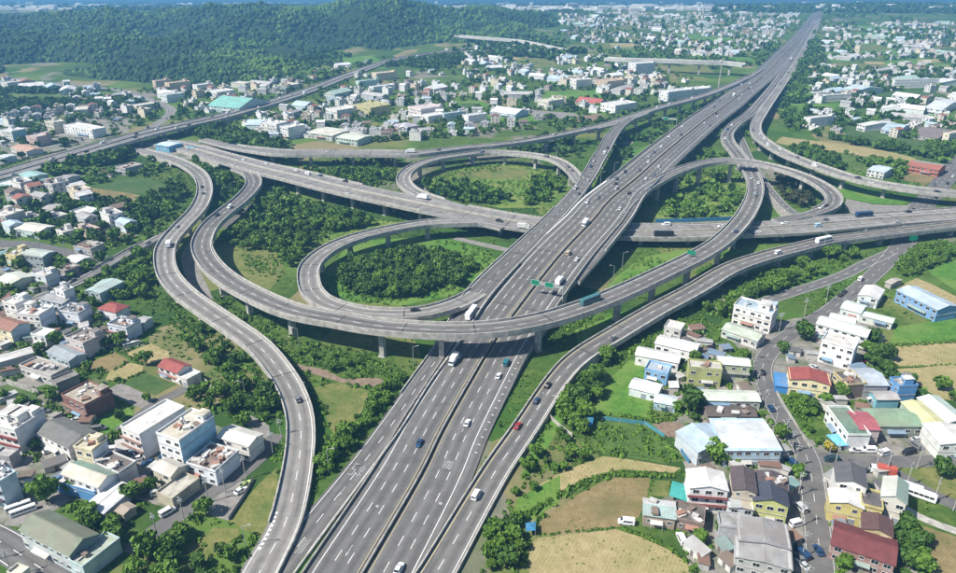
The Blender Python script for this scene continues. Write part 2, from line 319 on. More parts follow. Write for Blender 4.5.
def road(name, label, cat, ctrl, m=M_ASPH2, thick=1.5, par=(), lines=(), piers=None, solid=None, step=5.0, ground=False, parh=.95, pm=None, deckm=None, skirt=True):
    r = make_path(ctrl, step); n = len(r.S); al = np.arange(n)
    th = np.full(n, thick) if not ground else np.full(n, .15)
    if solid: 
        for u0, u1 in solid: 
            k = (r.U >= u0) & (r.U <= u1); th[k] = r.S[k,2] + .4
    th = np.minimum(th, r.S[:,2]+.4)
    hw = r.hw; A = off(r, al, -hw, 0); B = off(r, al, hw, 0); C = off(r, al, hw*.985, -th); D = off(r, al, -hw*.985, -th)
    C[:,2] = r.S[:,2]-th; D[:,2] = r.S[:,2]-th
    V = np.vstack([A,B,C,D]); q = np.arange(n-1); F = []; mi = []
    for k in range(4):
        k2 = (k+1) % 4; F.append(np.stack([k*n+q, k2*n+q, k2*n+q+1, k*n+q+1], 1)[:, ::-1]); mi += [0 if k == 0 else 1]*(n-1)
    F.append(np.array([[0,n,2*n,3*n],[n-1,4*n-1,3*n-1,2*n-1]])); mi += [1,1]
    me = npmesh(name, V, np.vstack(F), [m, deckm or M_CONC], mi)
    for an, av in (('lat', np.concatenate([-hw, hw, hw, -hw])), ('lon', np.tile(r.len, 4))): me.attributes.new(an, 'FLOAT', 'POINT').data.foreach_set('value', av.astype(np.float32))
    root = link(name, me); tag(root, label, cat, kind='structure')
    for (o, wd, u0, u1) in par:
        i = idx(r, u0, u1)
        if len(i) < 2: continue
        ov = oval(r, i, o); h = parh
        p = link('parapet', npmesh('parapet', *boxstrip(r, i, ov-wd/2, ov+wd/2, -.05, h), pm or M_CONC), root)
    if not ground and thick > 1.25:
        ep = []
        for s in np.arange(14, r.len[-1]-8, 30.0):
            j = int(np.argmin(abs(r.len-s)))
            if 0 < j < n-1 and r.S[j,2] > 3 and r.S[j,1] < 900:
                a = r.S[j,:2]-r.N[j]*(hw[j]-.4); b = r.S[j,:2]+r.N[j]*(hw[j]-.4); d = r.D[j]*.28; z = r.S[j,2]+.02
                ep.append((np.array([[*(a-d),z],[*(b-d),z],[*(b+d),z],[*(a+d),z]]), np.array([[0,1,2,3]])))
        if ep: ob = link('expansion_joint', npmesh('expansion_joint', *cat_parts(ep), M_GUT), root); ob['kind'] = 'stuff'
    groups = {}
    for ln in lines:
        o, wd, colr, dash, u0, u1 = ln
        i = idx(r, u0, u1)
        if len(i) < 2: continue
        if dash is None:
            ov = oval(r, i, o); groups.setdefault((colr, 'edge_line'), []).append(ribbon(r, i, ov-wd/2, ov+wd/2, .03))
        else:
            s0, s1 = r.len[i[0]], r.len[i[-1]]; s = s0
            while s < s1 - dash[0]:
                ss = np.array([s, s+dash[0]/2, s+dash[0]])
                pos = np.stack([np.interp(ss, r.len, r.S[:,k]) for k in range(3)], 1)
                nn = np.stack([np.interp(ss, r.len, r.N[:,k]) for k in range(2)], 1); hh = np.interp(ss, r.len, r.hw)
                k, mm = o if isinstance(o, tuple) else (0, o); ov = k*hh + mm
                a = pos.copy(); b = pos.copy(); a[:,:2] += nn*(ov-wd/2)[:,None]; b[:,:2] += nn*(ov+wd/2)[:,None]; a[:,2] += .03; b[:,2] += .03
                groups.setdefault((colr, 'lane_dashes'), []).append((np.vstack([a,b]), np.array([[0,3,4,1],[1,4,5,2]])[:, ::-1]))
                s += dash[0]+dash[1]
    for (colr, nm), parts in groups.items():
        V, F = cat_parts(parts); o = link(nm, npmesh(nm, V, F, {'w':M_WHITE,'y':M_YELL,'d':M_GUT,'c':M_CONC}[colr]), root)
        if nm == 'lane_dashes': o['kind'] = 'stuff'
    r.root = root; r.thick = thick; r.ground = ground; r.name = label
    ROADS.append(r)
    return r
def road_hit(x, y, margin=0.0, zmin=-1, zmax=99, skip=()):
    x = np.asarray(x, float); y = np.asarray(y, float); hit = np.zeros(x.shape, bool)
    for r in ROADS:
        if r in skip: continue
        S = r.S[(r.S[:,2] >= zmin) & (r.S[:,2] <= zmax)]
        if not len(S): continue
        b0 = S[:,:2].min(0)-40; b1 = S[:,:2].max(0)+40
        k = np.where((x > b0[0]) & (x < b1[0]) & (y > b0[1]) & (y < b1[1]) & ~hit)[0]
        for c in range(0, len(k), 4000):
            kk = k[c:c+4000]
            d = np.hypot(x[kk,None]-S[None,:,0], y[kk,None]-S[None,:,1]) - S[None,:,3]/2
            hit[kk] |= d.min(1) < margin
    return hit
PIER = {}
def pier_at(r, s, cols=1, capw=None, colr=1.0, spread=5.0, name='pier'):
    x, y, z = [float(np.interp(s, r.len, r.S[:,k])) for k in range(3)]; nx = float(np.interp(s, r.len, r.N[:,0])); ny = float(np.interp(s, r.len, r.N[:,1]))
    top = z - r.thick
    if top < 1.5: return
    ang = math.atan2(ny, nx); hw = float(np.interp(s, r.len, r.hw)); cw = capw or hw*.8
    p = MB()
    for k in range(cols):
        o = (k-(cols-1)/2)*spread*2
        p.box(o-colr*1.25, o+colr*1.25, -colr, colr, -.3, top-1.4)
        p.box(o-colr*1.25-.5, o+colr*1.25+.5, -colr-.5, colr+.5, -.3, .3)
    me = p.mesh('pier', M_CONC)
    o = link('pier', me, r.root, (x, y, 0), ang)
    c = MB()
    a = cw; b = min(cw, colr*1.25+(cols-1)*spread+.2)
    c.add([(-b,-colr*1.05,top-1.4),(b,-colr*1.05,top-1.4),(b,colr*1.05,top-1.4),(-b,colr*1.05,top-1.4),(-a,-colr*1.05,top-.7),(a,-colr*1.05,top-.7),(a,colr*1.05,top-.7),(-a,colr*1.05,top-.7),
           (-a,-colr*1.05,top+.05),(a,-colr*1.05,top+.05),(a,colr*1.05,top+.05),(-a,colr*1.05,top+.05)],
          [(3,2,1,0),(0,1,5,4),(1,2,6,5),(2,3,7,6),(3,0,4,7),(4,5,9,8),(5,6,10,9),(6,7,11,10),(7,4,8,11),(8,9,10,11)])
    link('pier_cap', c.mesh('pier_cap', M_CONC), o)
def piers(r, step, u0, u1, **kw):
    i = idx(r, u0, u1); s0, s1 = r.len[i[0]], r.len[i[-1]]; s = s0 + step*.5
    while s < s1:
        x = np.interp(s, r.len, r.S[:,0]); y = np.interp(s, r.len, r.S[:,1]); z = np.interp(s, r.len, r.S[:,2])
        if not road_hit(np.array([x]), np.array([y]), 1.5, -1, z-3, skip=(r,))[0]: pier_at(r, s, **kw)
        s += step
def near_s(r, px, py, z):
    q = P(px, py, z); return float(r.len[np.argmin(np.hypot(r.S[:,0]-q[0], r.S[:,1]-q[1]))])
DS = (4, 6)
def edge2(u0, u1, l=('w'), rr=('w'), m=1.0): return [((-1,m), .22, l, None, u0, u1), ((1,-m), .22, rr, None, u0, u1)]

# main freeway: median line, three lanes and shoulders each side
A_c = [(350,597,.3),(363,573,.3),(419,477,.4),(442.7,429,.6),(470.5,380,1.6),(494.5,340,3.2),(528,294,8),(561,253,11.5),(592.5,220,12.5),(609.5,200,12.5),(638.5,176,12),(663,154,11),(702,122,9),(727,104,7),(747,88,5),(767,72,3),(782,56,1.6),(797,41,.9),(809,27,.6),(816.5,15,.5),(820,9.5,.5)]
A = road('freeway', 'main freeway running diagonally from the bottom middle to the far upper right', 'freeway', [(a,b,z,33) for a,b,z in A_c], M_ASPH, thick=1.8, solid=[(0,6.2),(14.5,20)], step=5,
    par=[((-1,.3),.4,9.6,13.2),((1,-.3),.4,5.2,9.2),((-1,.3),.4,13.8,20)],
    lines=[(-13.0,.25,'w',None,0,20),(12.6,.25,'w',None,0,20),(-1.45,.16,'y',None,0,20),(1.45,.16,'y',None,0,20),
           (-9.2,.2,'w',DS,0,16),(-5.4,.2,'w',DS,0,16),(5.2,.2,'w',DS,0,16),(8.9,.2,'w',DS,0,16)])
i = idx(A, 0, 17); mb = link('median_barrier', npmesh('median_barrier', *boxstrip(A, i, np.full(len(i),-.3), np.full(len(i),.3), -.02, .95), M_CONCD), A.root)
link('median_gutter', npmesh('median_gutter', *ribbon(A, i, np.full(len(i),-1.1), np.full(len(i),1.1), .02), M_GUT), A.root)
piers(A, 28, 6.4, 14, cols=3, spread=5.5, capw=15)
# left collector (frontage in the foreground, upper ramp behind)
F = road('collector_road', 'collector road along the left edge of the main freeway', 'ramp', [(262,597,.25,10.2),(276.3,573,.25,10.2),(351.8,477,.35,9),(389.5,427,.55,9.2),(420.5,381,1.5,8.5),(448.5,342,3.1,9.5),(478,294,7.9,13),(517.5,253,11.4,12),(551,220,12.4,10.5),(570.5,199,12.4,10.5),(582,185,12.6,10.5),(591.5,171,12.8,10.5),(597.5,160,12.9,10.5),(604,149.5,12.8,10.5),(611,137,12.6,10.5),(619,127,12.4,9.5),(631,117.7,12.2,8.5)], M_ASPH, solid=[(0,5.6)], thick=1.6,
    par=[((-1,.25),.4,3.6,8.6),((-1,.25),.4,10.4,15.5),((1,-.25),.4,9.6,15.8),((1,-.1),.5,1.0,6.8)],
    lines=[((-1,1.0),.22,'w',None,0,16),((1,-.9),.22,'w',None,0,16),(.2,.2,'w',DS,.9,14)])
link('verge', npmesh('verge', *ribbon(A, idx(A,0,2.6), np.full(len(idx(A,0,2.6)),-18.5)+np.linspace(0,3,len(idx(A,0,2.6))), np.full(len(idx(A,0,2.6)),-15.6), .06), M_LAWN), A.root)
i = idx(A,0,6.5); link('kerb_barrier', npmesh('kerb_barrier', *boxstrip(A, i, np.full(len(i),-15.6), np.full(len(i),-15.1), -.02, .9), M_CONCD), A.root)
i = idx(A,2.0,3.6); 
# right ramp from the bottom to the crossing freeway
R2 = road('ramp', 'long right hand ramp curving from the bottom past the village', 'ramp', [(420,597,.3,10.4),(437,573,.3,10.4),(492.5,477,.5,9.6),(525,429,1.2,9.6),(557,381,2.6,9.6),(580.5,356.5,3.6,10),(618,333,5,10.4),(656,310.5,6,10.4),(693.6,290.5,6.8,10.4),(730,269,7.2,10.4),(764,257,7.3,10.4),(797,248.3,7.3,10),(829.5,240.5,7,9.5),(863,236,6.7,9),(896.5,232,6.4,9),(956,225,6.3,9),(1030,217,6.3,9)], M_ASPH2, thick=1.5, solid=[(0,5.2)],
    par=[((-1,.2),.4,0,16),((1,-.2),.4,0,16)], lines=edge2(0,16,'y','w',1.3)+[(-.2,.2,'w',DS,0,16)])
piers(R2, 26, 6.5, 16, capw=4)
# crossing freeway
B = road('freeway', 'crossing freeway passing under the main freeway', 'freeway', [(146,141.5,.6,16),(172,144,1.8,18),(200,150.5,3.6,19),(228,158.5,6.4,21),(260,167.3,9.2,23),(300,176.5,10.8,24),(340,186.5,11,24),(400,199.5,10.6,24),(460,211.3,9.2,24),(519,221.8,7.6,24),(580,228.7,6.5,24),(640,231.2,6.4,24),(690,231.2,6.4,24),(742,228.7,6.4,23),(797,226,6.3,23),(840,222.3,6.3,22),(896,218,6.2,20),(956,213.8,6.2,20),(1030,209,6.2,20)], M_PALE, thick=1.7, solid=[(0,3)],
    par=[((-1,.2),.4,0,6.2),((-1,.2),.4,8,13.2),((-1,.2),.4,14.6,18),((1,-.2),.4,3.4,7.6),((1,-.2),.4,9.6,13),((0,-.1),.5,1,18)], parh=1.0,
    lines=[((-1,1.3),.22,'w',None,0,18),((1,-1.3),.22,'w',None,0,18),(-1.0,.2,'y',None,1,18),(1.0,.2,'y',None,1,18),((-.5,.2),.2,'w',DS,1,18),((.5,-.2),.2,'w',DS,1,18),((-.72,0),.2,'w',DS,3,18),((.72,0),.2,'w',DS,3,18)])
# large loop crossing over everything
L1_c = [(237,167.5,7.0),(249,172.5,8.2),(254,182,8.8),(249,191.5,9.2),(237,203,9.4),(224,213,9.6),(210,226,9.8),(202,242,10.2),(205,256,10.8),(220,273.7,11.6),(247,290.8,12.4),(290,309.5,13.2),(340.5,319.5,13.4),(381,326,14),(441,330,14.4),(490,328.5,14.4),(528,323,14.2),(559,315.5,14),(593,304,13.6),(627,290,13.3),(660,274.5,13),(694,258,13),(720,242,13),(739,223.5,12.6),(750,207,11.8),(755,192,11),(754,179,10.4),(747,167,10),(736,152,10),(728,141,9.8),(728,132.5,9.6),(737,123,9.4),(749,114.5,8.8),(759.5,102.5,7.2),(774,85,5),(787,67,2.8),(799,49,1.3),(808,34,.8),(816,19,.6)]
L1 = road('loop_viaduct', 'great loop ramp on tall piers sweeping over the main freeway', 'viaduct', [(a,b,z,11 if k < 30 else 10.5) for k,(a,b,z) in enumerate(L1_c)], M_ASPH2, thick=1.7, solid=[(34,38)],
    par=[((-1,.2),.4,0,32.5),((1,-.2),.4,1,32)], parh=1.1, lines=edge2(0,38,'w','w',1.1)+[(0,.2,'w',DS,0,36)])
# left ramp
R3 = road('ramp', 'left S shaped ramp descending past the houses to the bottom edge', 'ramp', [(128,147.5,.8,10),(138,150,1.2,10),(155,154,2.8,10),(172,158.8,4.6,10),(189,166.5,6,10.2),(200,175,7.4,10.4),(204.5,185,8.2,10.4),(204,196,8.6,10.4),(197,210,8.8,10.8),(181,227,9,11),(168.5,242,9,10.6),(164.5,255,9,10.6),(168,274,8.6,10.4),(185,293.8,8,10.4),(214,314.5,6.6,10.4),(247,337,6,10.2),(266,353.5,5.4,10),(287,382,4.4,9.8),(298.5,410,3.4,9.8),(301,434,2.6,9.8),(299.5,456,1.9,9.8),(294.5,487,1.2,10),(285,524,.7,10),(268.5,556,.4,10.6),(250,590,.35,11)], M_PALE, thick=1.5, solid=[(0,3.2),(18.5,24)],
    par=[((-1,.2),.4,1.2,24),((1,-.2),.4,3,22.3)], parh=1.05, lines=edge2(0,24,'w','w',1.1)+[(0,.2,'w',DS,0,24)])
R3b = road('ramp', 'side ramp leaving the left ramp down to the local street', 'ramp', [(184,222.5,8.7,5),(172,229.5,7.4,6),(160,236.5,5.6,7.5),(147,243.5,4.2,8),(134,250,3,8),(110,263.5,1.2,8),(85,278,.5,8),(58,290,.3,8),(30,301,.25,8)], M_ASPH2, thick=1.3, solid=[(2.5,8)], par=[((-1,.2),.35,.8,6),((1,-.2),.35,3,5.5)], lines=edge2(2,8,'w','w',.8)+[(0,.2,'w',DS,1.5,8)])
# inner left loop
L2 = road('loop_ramp', 'inner loop ramp round the dense grove left of the freeway', 'ramp', [(503,227.5,7.5,6),(485,222.5,8.1,9),(466,221.8,8.8,10),(428,223.3,9.2,10.4),(391,229.3,9.4,10.4),(354,238.5,9.3,10.4),(328.5,249.5,9.2,10.6),(311,264.6,9.1,10.8),(308.5,279.7,9,10.8),(314,294,9,10.6),(330,304.5,8.4,10.4),(366,313,8.6,10.2),(416,313.5,8.7,10.2),(452,305,8.5,10.2),(479,291.5,8,10),(499,273,9.6,8)], M_PALE, thick=1.5,
    par=[((-1,.2),.4,1.5,14.2),((1,-.2),.4,1.8,13.2)], parh=1.05, lines=edge2(1,14,'w','w',1.1)+[(0,.2,'w',(4,6),2,13)])
# upper loop
L3 = road('loop_ramp', 'upper loop ramp round the grassy field with a yellow tint', 'ramp', [(588,186,12.4,6),(578.5,180,12.2,8),(572,171,11.6,9),(561,162.5,11,9.4),(546,157.3,10.5,9.4),(518,153.5,9.8,9.4),(490,152.3,9.3,9.4),(467,154.3,9.4,9.4),(433.5,159.7,9.6,9.6),(411.5,168.5,9.9,9.8),(403.5,178,10.2,10),(408,187,10.3,10),(421,194.5,10.1,9.6),(441,201,9.6,9),(463,207,9,7)], M_PALE, thick=1.5,
    par=[((-1,.2),.4,2,13),((1,-.2),.4,1,12.2)], parh=1.05, lines=edge2(1,13.5,'w','w',1.0)+[(0,.2,'w',DS,2,12)])
# upper viaduct
V = road('viaduct', 'upper viaduct curving behind the loops to join the main freeway', 'viaduct', [(203,139,2,9),(232,146,5,11),(258,150,8,14),(285,152.6,9.5,16),(327,152.8,10,16),(377,152.9,10.3,16),(410,153.6,10.5,14.5),(433.5,151.6,10.7,12),(467,147.6,11,9.6),(500,144.5,11.3,9.4),(534,139.8,11.6,9.4),(573.5,132,12,9.4),(607,124.4,12.2,10.4),(632,116.8,12.1,11),(657,108.4,11.5,10),(700,96.8,9.5,10),(730,85.5,7,9.6),(748,77,5.2,8),(762,69,3.6,6)], M_PALE, thick=1.7,
    par=[((-1,.2),.4,1,17.4),((1,-.2),.4,1,11.6),((1,-.2),.4,13.4,16.8)], parh=1.05, lines=edge2(1,17,'w','w',1.0)+[(0,.2,'w',DS,2,16)])
# arch ramp on the right
Sr = road('loop_ramp', 'hairpin ramp on the right arching over the great loop', 'ramp', [(575,281,9,5),(601,250,11.6,6),(626,217,12.5,7.5),(640,193.5,12.8,8.5),(657,181.5,13.6,9.2),(677,171.5,14.8,9.6),(700,164,16,9.8),(725,160.5,16.8,10),(750,162,16.4,10),(775,167,15,10),(800.5,175,13,10.2),(820.5,184.5,11,10.4),(833,195,9.4,10.6),(832,204.5,8.2,10.6),(819,211.3,7.2,10),(800,216.2,6.7,9),(775,220,6.4,7)], M_ASPH2, thick=1.6,
    par=[((-1,.2),.4,4.2,15.6),((1,-.2),.4,1,14)], parh=1.05, lines=edge2(1,15,'w','w',1.0)+[(0,.2,'w',DS,3,15)])
R6 = road('ramp', 'upper right ramp leaving the freeway towards the right edge', 'ramp', [(820.5,19,.6,9),(813.5,33,.8,10),(805,48,1.4,10.4),(795,65,2.9,10.4),(782,84,5.2,10.4),(770,101,7.2,10.4),(761.5,114,8.8,10.2),(756,124,9.3,10),(757,134,9.6,10.2),(768,143.8,9.9,10.6),(789,155.5,10,11),(817,166,10,11.4),(848,176.5,9.6,12),(880,183.8,9.2,12),(913,189,8.8,12),(956,193.4,8.6,12),(1020,197,8.5,12)], M_PALE, thick=1.6, solid=[(0,3.6)],
    par=[((-1,.2),.4,2,16),((1,-.2),.4,6.2,16)], parh=1.05, lines=edge2(0,16,'w','w',1.0)+[(-1.6,.2,'w',DS,2,16),(1.8,.2,'w',DS,6,16)])
G = road('ramp', 'narrow dark slip road between the arch ramp and the conifers', 'ramp', [(737,130,.4,6),(743,143,.5,7),(749,157,.8,7),(758.5,173.6,1.6,7),(767,186,2.8,7),(779,200.5,4.4,7),(791,211,5.8,7),(806,217.5,6.2,6)], M_ASPH3, thick=1.2, solid=[(0,7)], par=[((1,-.2),.3,2,6.4)], lines=edge2(0,7,'w','w',.8)+[(0,.2,'w',DS,0,6.5)])
# northern expressway with embankment
Cx = road('expressway', 'expressway crossing the upper left towards the foot of the hills', 'expressway', [(-40,185,2,25),(0,175.5,2.2,25),(36,165.5,2.6,25),(75,154,4,25),(108,144.3,6.4,25),(132,137.3,7.6,24),(155,131.3,8,24),(183,125,7.4,23),(211,118.8,5.4,23),(240,111.3,3.6,22),(303,92.5,1.6,21),(348,75.5,1,20),(391,60.5,.8,19),(430,53.5,.8,18),(476,47.5,.8,17),(505,42,.8,16)], M_PALE, thick=1.6, solid=[(0,4.2),(7.6,15)],
    par=[((-1,.2),.4,0,14),((1,-.2),.4,0,14),((0,0),.5,0,13)], lines=[((-.5,0),.2,'w',DS,0,10),((.5,0),.2,'w',DS,0,10),((-1,1.2),.22,'w',None,0,12),((1,-1.2),.22,'w',None,0,12)])
# local roads
def street(label, ctrl, m=M_ASPH3, lines=(), cat='road', **k): return road('road', label, cat, ctrl, m, ground=True, lines=lines, step=4, **k)
D1 = street('two lane local road bending down through the village on the right', [(985,140,.12,14),(956,166,.12,14),(942,183,.12,14),(930,197,.12,14),(920,210,.12,14),(908,236,.12,13),(896.5,250,.12,10),(880,268.5,.12,9),(863,284,.12,8.5),(846,297.5,.12,8.5),(829,311,.12,8.5),(804,326,.12,8.5),(781,341,.12,8.2),(768,354,.12,8),(762.5,368,.12,7.6),(765.5,385,.12,7.4),(772,401,.12,7.4),(782,418,.12,7.4),(793,433,.12,7.6),(803,448,.12,8),(808.5,463,.12,8.4),(812,480,.12,8),(815.5,510,.12,7.8),(818.5,540,.12,7.8),(821,573,.12,7.8),(824,610,.12,7.8)], M_ASPH3,
    lines=[((-1,.5),.1,'w',None,5,24),((1,-.5),.1,'w',None,5,24),(0,.12,'w',DS,0,24),((-.5,0),.18,'w',DS,0,5),((.5,0),.18,'w',DS,0,5)])
D2 = street('left carriageway of the local road under the trees', [(893,251,.10,7),(878,258,.10,7.4),(863,264.8,.10,7.4),(845,274.3,.10,7.4),(820,283.5,.10,7.4),(796,291.2,.10,7.4),(776,297.5,.10,7.4),(752,306,.10,7)], M_ASPH3, lines=[((-1,.5),.15,'w',None,0,7),((1,-.5),.15,'w',None,0,7),(0,.18,'w',DS,0,7)])
E1 = street('side street leaving the village crossroads to the right edge', [(806,457.5,.115,7.5),(830,459,.115,7),(870,461.5,.115,6.4),(910,461.5,.115,6),(956,460,.115,6),(1010,458,.115,6)], M_ASPH3)
E2 = street('curving lane with parked white buses at lower right', [(878,465.5,.11,5),(890,470.5,.11,5.2),(904,478,.11,5.2),(921,488,.11,5.2),(938,497,.11,5.2),(956,505,.11,5.2),(985,517,.11,5.2)], M_ASPH3)
E3 = street('narrow pale concrete lane beside the dry field', [(904,507,.10,3),(918,516,.10,3),(938,524.5,.10,3),(956,531,.10,3),(985,541,.10,3)], M_CONC, cat='lane')
LS1 = street('grey side street running beside the white workshops at left', [(277,434,.1,5),(268,446,.1,5.6),(257,458.5,.1,6.4),(237,475,.1,6.6),(218,487,.1,6.6),(200,498,.1,6.4),(176,517,.1,6),(150,534,.1,5.4),(128,552,.1,5)], M_ASPH3)
LS2 = street('dark two lane street cutting the bottom left corner', [(-30,527,.1,9.5),(0,541.5,.1,9.5),(33,563,.1,9.5),(62,583,.1,9.5)], M_ASPH, lines=[((-1,.7),.2,'w',None,0,3),((1,-.7),.2,'w',None,0,3),(0,.2,'w',DS,0,3)])
LS3 = street('broad grey street between the old houses at left', [(-20,240,.1,10),(0,243.5,.1,10),(25,244.3,.1,10),(50,249.5,.1,10),(75,254.5,.1,9.5),(104,258.5,.1,8.5)], M_ASPH3)
LS5 = street('quiet lane past the dark green plot and red roofed house', [(186,388,.1,4.6),(175,394,.1,5),(160,401,.1,5),(144,412,.1,4.6),(128,424,.1,4.4),(112,435,.1,4.4),(98,447,.1,4.4)], M_ASPH3, cat='lane')
LS7 = street('grey forecourt road beside the brick house', [(112,387,.09,6.5),(122,391,.09,7),(140,400,.09,7),(152,405,.09,6)], M_GREY)
OLD = street('old road winding along the foot of the far left hills', [(20,81,.1,9),(50,83,.1,9),(83,85.5,.1,10),(120,90.5,.1,11),(143,97,.1,11),(160,103,.1,11),(171,110.5,.1,11),(163,120,.1,11),(150,128,.1,11),(138,137,.1,11)], M_PALE)
LS4 = street('dark underpass lane between the two left ramps', [(203,232,.08,7),(190,252,.08,8),(191,268,.08,8),(198,285,.08,8),(205,300,.08,7.5)], M_GREY)
UP = street('old lane beneath the great loop at left', [(222,228,.08,6),(240,215,.08,6),(256,203,.08,6),(268,193,.08,6),(276,186,.08,6)], M_ASPH3, cat='lane')
UG = street('pale service track under the crossing freeway', [(455,238,.08,5),(490,246,.08,5.5),(515,251,.08,5.5),(540,252,.08,5)], M_GREY, cat='track')
piers(B, 27, 3.6, 18, cols=2, spread=4.6, capw=11, colr=.95)
for px, py in ((203,262),(232,295),(262,308),(298,336),(378,358),(450,363),(538,354.5),(611,318),(643,302),(683,285),(716,266)): pier_at(L1, near_s(L1, px, py, 0), capw=4.2)
piers(L1, 26, 1.2, 7.2, capw=4); piers(L1, 26, 22.4, 33, capw=4)
piers(R3, 25, 3.4, 18.4, capw=4); piers(L2, 25, 2.5, 13.4, capw=4); piers(L3, 27, 1.6, 12.5, capw=4)
piers(V, 34, 2, 16, capw=4.5); piers(F, 30, 9.6, 15.6, capw=4.5); piers(Sr, 26, 3.6, 15, capw=4); piers(R6, 29, 4.5, 16, capw=4.5); piers(Cx, 26, 4.4, 7.4, cols=2, spread=3.8, capw=9)
M_VIA = mat('pale_viaduct', (.40,.39,.37), (.54,.53,.50), scale=.1, rough=.8)
# tall pale railway viaducts of the far plain
H1 = road('railway_viaduct', 'tall white railway viaduct on slender piers in the far plain', 'viaduct', [(606,58,16.5,12),(626,59.2,17,12),(660,60,17.5,12),(700,61.5,17.5,12),(728,62.5,17,12),(744,64.5,16,12)], M_VIA, thick=3.4, deckm=M_VIA, pm=M_VIA, par=[((-1,.2),.5,0,5),((1,-.2),.5,0,5)], parh=1.6); piers(H1, 42, .8, 4.8, capw=5, colr=1.4)
H2 = road('railway_viaduct', 'pale viaduct descending past the wooded hill in the distance', 'viaduct', [(456,35.5,10,12),(480,37.5,10,12),(517,40.5,9.5,12),(543,45.5,8.5,12),(565,50,6,12)], M_VIA, thick=3, deckm=M_VIA, pm=M_VIA, par=[((-1,.2),.5,0,4),((1,-.2),.5,0,4)], parh=1.6); piers(H2, 45, .2, 3, capw=5, colr=1.4)
# ------------------------------------------------------------------ fields, lawns, yards (level sheets on the plain)
FIELDS = []; FIELDM = []
def field(name, label, pts, m, cat='field', open_=True):
    n = len(FIELDS); z = .018 + .0009*n
    # refine the outline a little so that edges are not ruler straight
    W = [P(p[0], p[1], z) for p in pts]; poly = []
    for a, b in zip(W, W[1:]+W[:1]):
        L = math.dist(a, b); k = max(1, min(8, int(L/9)))
        for t in range(k):
            q = [a[j]+(b[j]-a[j])*t/k for j in range(2)]
            if t: q = [q[0]+random.uniform(-.5,.5), q[1]+random.uniform(-.6,.6)]
            poly.append((q[0], q[1], z))
    me = MB().add(poly, [tuple(range(len(poly)))]).mesh(name, m)
    if me.polygons[0].normal.z < 0: me.flip_normals()
    tag(link(name, me), label, cat, kind='structure'); FIELDM.append(m.name); FIELDS.append(([(p[0],p[1]) for p in pts], open_))
f_ = field
for lb, pts in (('littered grey ground of the old village at left',[(-10,244),(60,256),(104,263),(62,288),(40,306),(102,312),(138,338),(146,345),(112,353),(96,350),(72,372),(60,380),(0,400)]),
  ('grey lanes and yards round the white blocks at left',[(-10,400),(36,398),(66,418),(98,446),(128,428),(160,405),(178,410),(215,425),(262,440),(235,472),(180,512),(140,500),(60,500),(0,525)]),
  ('yards of the small white houses on the right',[(655,350),(672,326),(700,330),(722,345),(728,352),(758,380),(764,410),(700,418),(668,396),(650,386),(648,372)]),
  ('trodden yards round the factory and terrace houses',[(668,425),(690,410),(770,415),(792,455),(800,480),(812,573),(812,600),(690,600),(686,530),(662,520),(655,505),(690,478)]),
  ('yards of the row houses at the crossroads',[(818,464),(884,466),(902,492),(905,520),(918,560),(915,600),(828,600),(822,520)]),
  ('yards along the upper side of the side street',[(800,436),(830,446),(850,425),(962,418),(962,457),(812,456)]),
  ('stony gardens of the houses right of the village road',[(772,352),(800,335),(826,318),(850,304),(880,318),(884,340),(868,372),(905,386),(912,402),(870,400),(800,398),(772,390)]),
  ('dusty ground by the road bend at the terrace block',[(724,330),(778,322),(796,318),(812,316),(790,332),(768,346),(756,362),(742,352)]),
  ('built up ground along the expressway at far left',[(0,130),(60,118),(140,112),(128,132),(60,152),(0,165)]),
  ('grey bus park below the expressway bridge',[(128,150),(150,140),(190,140),(262,158),(250,166),(200,160),(150,156)])):
    f_('yard', lb, pts, M_YARD, 'yard', False)
f_('field', 'tan stubble field at right, behind the green verge', T(796,270,[(505,462),(955,430),(1000,425),(1000,570),(580,575),(520,500)]), M_TAN)
f_('field', 'tan and green field at right, below the first stubble field', T(796,350,[(600,112),(1000,85),(1000,310),(850,290),(720,200),(600,150)]), M_TAN)
f_('field', 'lush green strip field between blue factory and stubble field', T(796,270,[(560,420),(600,340),(955,290),(1000,290),(1000,425),(955,428),(720,440),(560,455)]), M_LAWN)
f_('field', 'ochre field behind the blue roofed factory', T(796,270,[(600,105),(720,48),(800,80),(1000,180),(1000,215),(955,205),(690,95)]), M_TAN)
f_('field', 'bright meadow above the ochre field at the right edge', T(796,200,[(780,420),(960,350),(1000,350),(1000,560),(955,540),(860,480)]), M_LAWN)
f_('field', 'dry brown field in the bottom right corner', T(796,477,[(760,292),(1000,370),(1000,620),(800,620),(770,430)]), M_BROWN)
f_('field', 'dry weedy strip between the side street and curving lane', T(796,430,[(560,222),(800,210),(955,230),(1000,240),(1000,470),(860,385),(700,290)]), M_MEAD)
f_('lawn', 'vivid green lawn left of the white roofed houses', T(600,300,[(20,560),(70,460),(170,362),(265,368),(285,460),(180,505),(160,573),(150,620),(20,640)]), M_LAWN, 'lawn')
f_('lawn', 'bright lawn fenced in blue beside the village', T(520,380,[(420,195),(500,20),(660,20),(650,62),(800,112),(765,232),(480,205)]), M_LAWN, 'lawn')
f_('yard', 'oval of bare brown soil inside the blue fence', T(600,390,[(308,205),(380,192),(475,195),(512,235),(440,280),(385,280)]), M_SOIL, 'yard')
f_('field', 'dark weedy plot south of the blue fence', T(600,390,[(-60,180),(270,205),(380,290),(520,420),(380,440),(-40,370)]), M_GRASS, open_=False)
f_('field', 'curved tan strip field arching round the brown field', T4(480,429,[(120,330),(250,212),(380,150),(490,108),(620,125),(800,155),(770,175),(560,160),(400,205),(250,285),(120,360)]), M_TAN)
